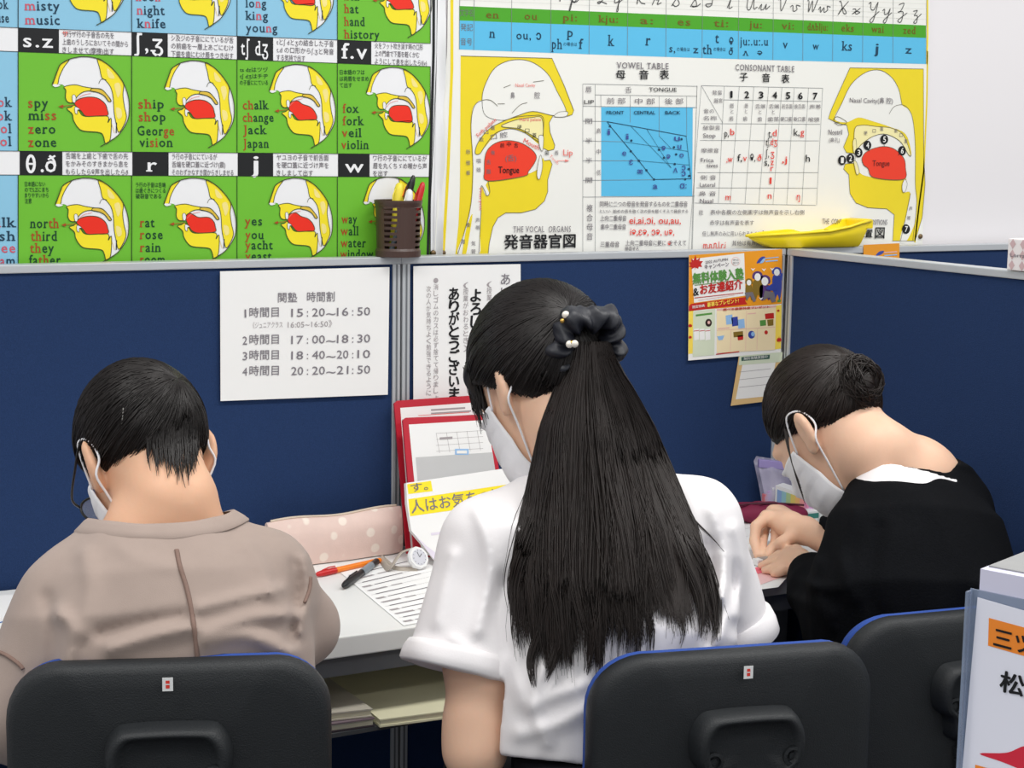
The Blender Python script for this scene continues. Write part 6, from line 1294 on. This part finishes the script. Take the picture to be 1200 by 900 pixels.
# fringe hairs hanging past the temple and cheek
for sg in (-1, 1):
    fr = []
    for i in range(150):
        f0 = RNG.uniform(.040, .072); u0 = RNG.uniform(.03, .065); ln = RNG.uniform(.03, .075); x0 = .063-.30*max(0, f0-.055)
        fr.append([H2.w(sg*(x0+.006*t), f0+.003*t+.002*math.sin(t*3+i), u0-ln*t) for t in np.linspace(0, 1, 8)])
    V, F = tubes(np.array(fr), .0009, np.linspace(1, .3, 8)); mk_fast('fringe', V, F, M_HAIR, hair2)
face_mask(hd2, H2, girl, low=-.128)
# ponytail: guides laid over the back of the blouse
tie = H2.w(*TIE); TD = float((tie-CAM)@CF); print('tie px', proj_px(tie[None]), TD)
lev = [(398, 672, 712), (430, 664, 724), (455, 652, 740), (500, 636, 764), (560, 624, 788), (620, 612, 812), (680, 603, 826), (740, 606, 838), (800, 616, 820)]
ly = np.array([l[0] for l in lev], float); lx0 = np.array([l[1] for l in lev], float); lx1 = np.array([l[2] for l in lev], float)
back = lambda P: np.minimum(sh2(P), hs2(P))
gy = np.linspace(398, 815, 30); gx = np.linspace(590, 860, 28); GX, GY = np.meshgrid(gx, gy); 
gp = on_cloth(lambda P: np.minimum(np.minimum(sh2(P), body(P)), hd2(P)), np.stack([GX.ravel(), GY.ravel()], 1), 0); gd = ((gp-CAM)@CF).reshape(GX.shape); gd = np.minimum(gd, 2.13)
gd0 = gd.copy()
for _ in range(40): gp_ = np.pad(gd, 1, mode='edge'); gd = (gp_[:-2, 1:-1]+gp_[2:, 1:-1]+gp_[1:-1, :-2]+gp_[1:-1, 2:]+gp_[1:-1, 1:-1])/5
def backD(x, y, gd=gd): 
    i = np.clip((y-398)/(815-398)*29, 0, 28.999); j = np.clip((x-590)/270*27, 0, 26.999); i0 = i.astype(int); j0 = j.astype(int); a, b_ = i-i0, j-j0
    return gd[i0, j0]*(1-a)*(1-b_)+gd[i0+1, j0]*a*(1-b_)+gd[i0, j0+1]*(1-a)*b_+gd[i0+1, j0+1]*a*b_
def tail(N, K, thick, rough, wild=0., clumps=0, spread=.022):
    out = np.zeros((N, K, 3)); cl = []
    for c in range(clumps or N):
        u = RNG.beta(1.15, 1.15); cl.append((u, math.sqrt(RNG.random()), np.interp(u, [0, .12, .3, .5, .7, .85, 1], [742, 776, 784, 760, 728, 722, 732])+RNG.normal()*15-abs(RNG.normal())*22, RNG.normal()*.10+wild*RNG.normal()*.12, RNG.uniform(4, 8), RNG.uniform(0, 6), RNG.random()))
    for i in range(N):
        u, s, yend, du, w1, w2, ct = cl[i % len(cl)]
        if clumps: u = u+RNG.normal()*spread; s = min(1, max(0, s+RNG.normal()*.12)); yend = yend+RNG.normal()*9-abs(RNG.normal())*8; tight = .55
        else: tight = 0
        if RNG.random() < .10: yend -= RNG.uniform(20, 120)
        t = np.linspace(0, 1, K); y = 420+(yend-420)*t+RNG.uniform(-20, 5)*(1-t)**2
        uc = cl[i % len(cl)][0]; ub = u+(uc-u)*tight*np.clip((t-.45)/.55, 0, 1)
        uu = np.clip(ub+du*(t-.3)*(t > .3)+.020*rough*np.sin(t*w1+w2), -.03-.05*wild, 1.03+.10*wild)
        x = np.interp(y, ly, lx0)+(np.interp(y, ly, lx1)-np.interp(y, ly, lx0))*uu
        bd = backD(x, y); w_ = np.clip((y-420)/90, 0, 1); w_ = w_*w_*(3-2*w_)
        prof = np.sqrt(np.clip(1-(2*uu-1)**2, .03, 1)); off = thick*(.15+.85*s)*prof*(1-.5*np.clip((t-.25)/.75, 0, 1)**1.3)+.003+.004*math.sin(uc*47)*prof
        D = (TD-.028-.012*s*prof)*(1-w_)+(np.minimum(bd, 2.10)-off)*w_
        for _ in range(10): D[1:-1] = (D[:-2]+2*D[1:-1]+D[2:])/4
        D = np.minimum(D, np.where(y > 470, backD(x, y, gd0)-.004, 9)); D[1:-1] = (D[:-2]+2*D[1:-1]+D[2:])/4
        rays = CF+((x-600)/FPX)[:, None]*CR-((y-450)/FPX)[:, None]*CU; out[i] = CAM+D[:, None]*rays
    return out
core = tail(240, 18, .020, .3)-0; core = core+CF*.014; V, F = tubes(core, .0042, np.r_[np.ones(10), np.linspace(1, .12, 8)], 5); pony = mk_fast('ponytail', V, F, M_HAIR, hair2)
V, F = tubes(tail(6000, 20, .042, 1., 0., 150), .00075, np.r_[np.ones(12), np.linspace(1, .25, 8)]); mk_fast('loose_strands', V, F, M_HAIR2, hair2)
V, F = tubes(tail(260, 20, .046, 1.6, .7), .0006, np.r_[np.ones(12), np.linspace(1, .3, 8)]); mk_fast('flyaway_strands', V, F, M_HAIR2, hair2)
def locks(paths, n, sp, taper):
    out = []
    for P2 in paths:
        q = smoothpts(P2, 5); K = 20; t = np.linspace(0, 1, K); x0 = np.interp(t, np.linspace(0, 1, len(q)), q[:, 0]); y0 = np.interp(t, np.linspace(0, 1, len(q)), q[:, 1])
        for i in range(n):
            a = RNG.normal()*sp; b_ = RNG.normal()*sp*.6; e = RNG.uniform(.75, 1); x = np.interp(t*e, t, x0)+a*(1-.6*t)+b_*np.sin(t*3); y = np.interp(t*e, t, y0)
            D = np.minimum(backD(x, y, gd0), 2.10)-.006-abs(RNG.normal())*.004
            for _ in range(4): D[1:-1] = (D[:-2]+2*D[1:-1]+D[2:])/4
            out.append(CAM+D[:, None]*(CF+((x-600)/FPX)[:, None]*CR-((y-450)/FPX)[:, None]*CU))
    return tubes(np.array(out), .0007, np.r_[np.ones(12), np.linspace(1, .25, 8)])
V, F = locks([[(770, 540), (792, 600), (822, 650), (839, 700), (842, 752)], [(782, 590), (802, 650), (822, 700), (822, 750)]], 55, 4.5, 1); mk_fast('side_lock', V, F, M_HAIR2, hair2)
V, F = locks([[(640, 560), (612, 640), (600, 690), (606, 735)], [(640, 700), (632, 740), (622, 775), (626, 806)], [(660, 700), (655, 750), (640, 800)], [(700, 690), (696, 740), (688, 792)]], 55, 4.5, 1); mk_fast('side_lock', V, F, M_HAIR2, hair2)
V, F = locks([[(776, 550), (808, 600), (836, 630), (850, 648)], [(782, 575), (816, 645), (838, 672)], [(752, 500), (778, 560), (800, 640), (806, 720)]], 5, 3, 1); mk_fast('stray_hairs', V, F, M_HAIR2, hair2)
# scrunchie with pearls
M_SCR = mat('navy_black_satin', (22, 24, 34), .5, var=.2, vscale=80, spec=.5)
tdir = -CF*.75+CR*.30-CU*.42; tdir /= np.linalg.norm(tdir); ta = np.cross(tdir, [0, 0, 1.]); ta /= np.linalg.norm(ta); tb = np.cross(tdir, ta); c0 = W(687, 402, TD-.016)
nU, nV = 96, 20; V = []
for i in range(nU):
    a = 2*PI*i/nU; ra = ta*math.cos(a)+tb*math.sin(a)
    ruf = 1+.28*math.sin(a*11+.6*math.sin(a*3))+.14*math.sin(a*23+1)
    for j in range(nV):
        t = 2*PI*j/nV; rr = .0135*(1+.12*math.sin(3*t+a*7))*ruf**.5; V.append(c0+ra*(.036+.0045*math.sin(a*5)+rr*math.cos(t)*1.05)+tdir*rr*math.sin(t)*(1.35+.3*math.sin(a*13)))
F = [[i*nV+j, i*nV+(j+1) % nV, ((i+1) % nU)*nV+(j+1) % nV, ((i+1) % nU)*nV+j] for i in range(nU) for j in range(nV)]
scr = mk_fast('scrunchie', np.array(V), np.array(F), M_SCR, girl)
M_PEARL = mat('pearl', (236, 228, 216), .15, var=.03, coat=.5); M_GOLD = mat('gold_bead', (206, 164, 84), .25, metal=.9, var=.05)
for px, py, m, r_ in ((663, 369, M_PEARL, .0048), (659, 376, M_GOLD, .003), (667.5, 403.5, M_PEARL, .0046), (673.5, 403, M_PEARL, .0046), (670.5, 402, M_GOLD, .0034)):
    p = on_cloth(lambda P: np.minimum(hs2(P), d_ell(P, c0, (.052, .052, .052))), [(px, py)], .003)[0]; b = MB(); b.lathe([(r_*math.sin(a), -r_*math.cos(a)) for a in np.linspace(.05, PI-.05, 10)], p, n=16); b.build('pearl' if m is M_PEARL else 'gold_bead', m, scr, smooth=True)
# ------------------------------------------------------------------ student in the black sweater
F3, R3 = azv(-14)
H3 = Frame(W(967, 496, 2.56), -10, 50, 2, .97)
C7 = W(1078, 550, 2.50); SL = W(1014, 676, 2.42); SR = W(1112, 598, 2.57); PV = pt(1078, 900, 2.415, .54); MID = W(1075, 720, 2.43); UP = W(1072, 610, 2.47)
WRr = at(944, 622, Z=DZ+.052); ERr = at(1030, 668, Z=DZ+.05)+np.array([.02, .01, 0])
WLl = at(946, 664, Z=DZ+.026); ELl = W(985, 735, 2.48)
body = Sdf(); head(body, H3)
body.chain([H3.w(0, -.026, -.05), H3.w(0, -.040, -.095), C7+F3*.02], [.049, .046, .050], .03, .03)
body.cap(C7+R3*-.03-np.array([0, 0, .04]), SL, .042, .038, .04).cap(C7+R3*.03-np.array([0, 0, .02]), SR, .046, .038, .04)
body.loft([PV, MID, C7-np.array([0, 0, .06])], R3, [.12, .115, .10], [.07, .07, .06], .03)
body.chain([SL, ELl, WLl], [.038, .034, .021], .03, .01); body.chain([SR, ERr, WRr], [.038, .033, .021], .03, .01)
# right hand: pinching something small on the sheet
def zp(px, py, h): return at(px, py, Z=DZ+h)
kn = [zp(899, 606, .062), zp(906, 600, .064), zp(914, 600, .062), zp(922, 604, .056)]
pw = WRr; body.cap(pw, zp(924, 616, .054), .0215, .022, .015)
for q, r_ in zip(kn, (.0125, .0125, .012, .011)): body.cap(zp(928, 616, .054), q, .017, r_, .012)
body.chain([kn[0], zp(886, 617, .050), zp(884, 634, .028), zp(888, 651, .010)], [.0115, .0098, .0088, .0072], .006, .003)
body.chain([kn[1], zp(897, 616, .040), zp(893, 636, .022), zp(895, 652, .009)], [.0112, .0096, .0086, .0070], .006, .003)
body.chain([kn[2], zp(910, 622, .040), zp(908, 638, .020), zp(912, 644, .012)], [.0108, .0094, .0084, .0072], .006, .003)
body.chain([kn[3], zp(922, 626, .034), zp(919, 638, .018), zp(922, 641, .012)], [.0100, .0086, .0078, .0068], .006, .003)
body.chain([zp(930, 628, .044), zp(917, 636, .034), zp(906, 642, .022), zp(900, 652, .011)], [.0135, .0110, .0092, .0075], .010, .004)
# left hand: resting flat with the fingers toward the sheet
pw = WLl; kn = [zp(924, 650, .030), zp(921, 655, .026), zp(921, 660, .022), zp(925, 665, .017)]
body.cap(pw, zp(932, 657, .026), .020, .020, .012)
for q in kn: body.cap(zp(936, 658, .026), q, .0155, .0108, .010)
body.chain([kn[0], zp(913, 651, .026), zp(905, 656, .018), zp(900, 660, .010)], [.0100, .0088, .0080, .0068], .005, .003)
body.chain([kn[1], zp(909, 658, .020), zp(899, 661, .013), zp(892, 663, .009)], [.0100, .0088, .0080, .0066], .005, .003)
body.chain([kn[2], zp(910, 664, .016), zp(902, 667, .011), zp(896, 668, .008)], [.0098, .0085, .0076, .0064], .005, .003)
body.chain([kn[3], zp(916, 669, .013), zp(910, 671, .010), zp(906, 672, .008)], [.0090, .0078, .0070, .0060], .005, .003)
body.chain([zp(940, 652, .032), zp(933, 645, .034), zp(926, 645, .026), zp(920, 649, .018)], [.0120, .0100, .0090, .0074], .008, .004)
for sg in (-1, 1):
    hp = PV+R3*.08*sg-np.array([0, 0, .02]); kq = hp+F3*.38; an = np.array([kq[0]-F3[0]*.03, kq[1]-F3[1]*.03, .07])
    body.chain([hp, kq, an+np.array([0, 0, .03])], [.050, .040, .024], .02, .012)
V, F = sdf_mesh(body, np.array([.1, -1.2, -.01]), np.array([.80, -.12, 1.2]), .0038)
lady = mk_fast('person', relax(V, F, 1, .4), F, M_SKIN2, loc=(PV[0], PV[1], 0)); tag(lady, 'person in a black sweater with hair in a low bun, working beside the side partition', 'person')
hd3 = Sdf(); head(hd3, H3)
# sweater
sw = Sdf()
sw.loft([PV, MID-np.array([0, 0, .06]), MID+np.array([0, 0, .03]), UP, C7+F3*.02+np.array([0, 0, -.012])], R3, [.155, .165, .168, .140, .085], [.118, .128, .130, .112, .068], .03, 2.2)
sw.cap(C7+R3*-.06+F3*.02-np.array([0, 0, .062]), SL, .042, .052, .03).cap(C7+R3*.05+F3*.01-np.array([0, 0, .03]), SR, .048, .054, .06)
sw.chain([SL, ELl, ELl+(WLl-ELl)*.6, WLl+(ELl-WLl)*.10], [.055, .054, .046, .034], .03, .02)
sw.chain([SR, ERr, ERr+(WRr-ERr)*.6, WRr+(ERr-WRr)*.08], [.058, .050, .044, .034], .03, .02)
sw.ell(WLl+(ELl-WLl)*.22+np.array([0, 0, -.004]), (.042, .042, .036), None, .015)
sw.mod(folds([([(1000, 600), (985, 650), (1000, 700)], 9, .006), ([(1030, 620), (1020, 690), (1040, 740)], 10, -.006), ([(960, 660), (950, 690), (975, 720)], 8, .006), ([(940, 680), (965, 690), (990, 690)], 6, .005), ([(1100, 600), (1120, 660), (1110, 720)], 12, .004), ([(930, 700), (955, 712), (975, 735)], 7, .005)])); sw.mod(wob(.002, 40, 12))
NC3 = C7+F3*.016+np.array([0, 0, -.022]); axn = np.array([F3[0]*.18, F3[1]*.18, .98]); axn /= np.linalg.norm(axn); rn = R3-axn*(R3@axn); rn /= np.linalg.norm(rn); Rn3 = np.stack([rn, np.cross(axn, rn), axn], 1)
sw.ops.append((d_ell, (NC3+axn*.10, np.array([.098, .100, .116]), Rn3), .004, -1))
for w_, e_ in ((WLl, ELl), (WRr, ERr)):
    ax = (w_-e_)/np.linalg.norm(w_-e_); sw.ops.append((cuffcut(w_-ax*.012, ax, .06), (), .003, -1))
sw.ops.append((lambda P: P[:, 2]-(.50), (), .004, -1)) if False else None
sw.ops.append((lambda P: np.where(P[:, 1] > -.47, P[:, 2]-(DZ+.0035), 1.), (), .002, -1)) if False else None
V, F = sdf_mesh(sw, np.array([.1, -1.05, .48]), np.array([.80, -.22, 1.12]), .004)
swe = mk_fast('sweater', relax(V, F, 2), F, M_BKNIT, lady)
# white undershirt edge
us = Sdf(); us.loft([MID, UP, C7+F3*.02+np.array([0, 0, -.008])], R3, [.13, .12, .082], [.10, .09, .066], .03, 2.2); us.cap(C7+R3*-.05+F3*.02-np.array([0, 0, .045]), SL, .040, .04, .03).cap(C7+R3*.045+F3*.01-np.array([0, 0, .024]), SR, .044, .04, .03)
us.ops.append((d_ell, (NC3+axn*.100-F3*.014, np.array([.0965, .104, .1195]), Rn3), .004, -1))
V, F = sdf_mesh(us, np.array([.25, -.95, .72]), np.array([.78, -.4, 1.12]), .004); mk_fast('undershirt', relax(V, F, 1), F, M_WSHIRT, lady)
trousers(lady, PV, F3, R3, M_BKCLOTH, .95)
# hair gathered into a bun
TIE3 = (-.006, -.100, .034)
ec3, er3 = (0, -.014, .021), np.array((.0785, .099, .093))
def keep3(L): return (L[:, 2]-(.50*L[:, 1]-.004)+.004*np.sin(L[:, 0]*80) > 0) & ~((L[:, 1] > .070) & (L[:, 2] < .05-.2*np.abs(L[:, 0])))
hs3 = Sdf(); hs3.ell(H3.w(*ec3), er3*H3.s, H3.R); hs3.plane(H3.w(0, 0, -.004), H3.R@np.array([0, -.50, 1.]), .010); hs3.plane(H3.w(0, .078, .02), H3.R@np.array([0, -1, .42]), .010)
hs3.mod(wob(.0012, 110, 8))
V, F = sdf_mesh(hs3, H3.c-.17, H3.c+.17, .004); hair3 = mk_fast('hair', relax(V, F, 1), F, M_HAIR2, lady)
S = comb(H3, ec3, er3, TIE3, keep3, 4000, 14, (.0, .006), .0035, .03, .02)
V, F = tubes(S, .0009, np.r_[np.linspace(.8, 1, 4), np.linspace(1, .45, 10)]); mk_fast('combed_strands', V, F, M_HAIR2, hair3)
bc3 = W(1002, 446, 2.55); print('bun', proj_px(H3.w(*TIE3)[None]), float((H3.w(*TIE3)-CAM)@CF))
bD = float((H3.w(*TIE3)-CAM)@CF); bc3 = W(1006, 452, bD-.005)
be = np.stack([CR, CU, -CF], 0)
def bunpath(seed, rad, tube, turns, n):
    r = np.random.default_rng(seed); t = np.linspace(0, 2*PI*turns, n); ph = r.uniform(0, 6.28); tilt = r.normal(size=3)*.35+np.array([.35, .15, 1]); tilt /= np.linalg.norm(tilt); a = np.cross(tilt, [0, 1, .1]); a /= np.linalg.norm(a); b_ = np.cross(tilt, a)
    rr = rad*(1+.10*np.sin(t*1.7+ph)); tw = ph+t*1.15
    L = (rr+tube*np.cos(tw))[:, None]*(np.cos(t+ph)[:, None]*a+np.sin(t+ph)[:, None]*b_)+(tube*np.sin(tw))[:, None]*tilt
    return bc3+L@be
core = Sdf(); core.ell(bc3, (.026, .026, .026)); 
core.ell(W(1018, 438, bD), (.013, .013, .012), None, .015); core.ell(W(992, 468, bD-.005), (.017, .016, .015), None, .015); core.ell(H3.w(*TIE3), (.016, .016, .016), None, .02)
V, F = sdf_mesh(core, bc3-.09, bc3+.09, .004); bun = mk_fast('bun', relax(V, F, 1), F, M_HAIR2, hair3)
V, F = tubes(np.array([bunpath(100+i, RNG.uniform(.024, .037), RNG.uniform(.005, .011), 1.2, 26) for i in range(1500)]), .00085, np.r_[np.linspace(.3, 1, 6), np.ones(14), np.linspace(1, .3, 6)]); mk_fast('bun_strands', V, F, M_HAIR2, bun)
lk = []
for i in range(26):
    dx = RNG.normal()*1.6; lk.append([W(921+dx*.6+24*t**1.6*(.8+.02*dx), 505+dx+RNG.normal()*.3+(72+dx*3)*t, 2.50-.02*t) for t in np.linspace(0, 1, 9)])
V, F = tubes(np.array(lk), .0006, np.linspace(1, .4, 9)); mk_fast('side_lock', V, F, M_HAIR2, hair3)
face_mask(hd3, H3, lady, low=-.126)
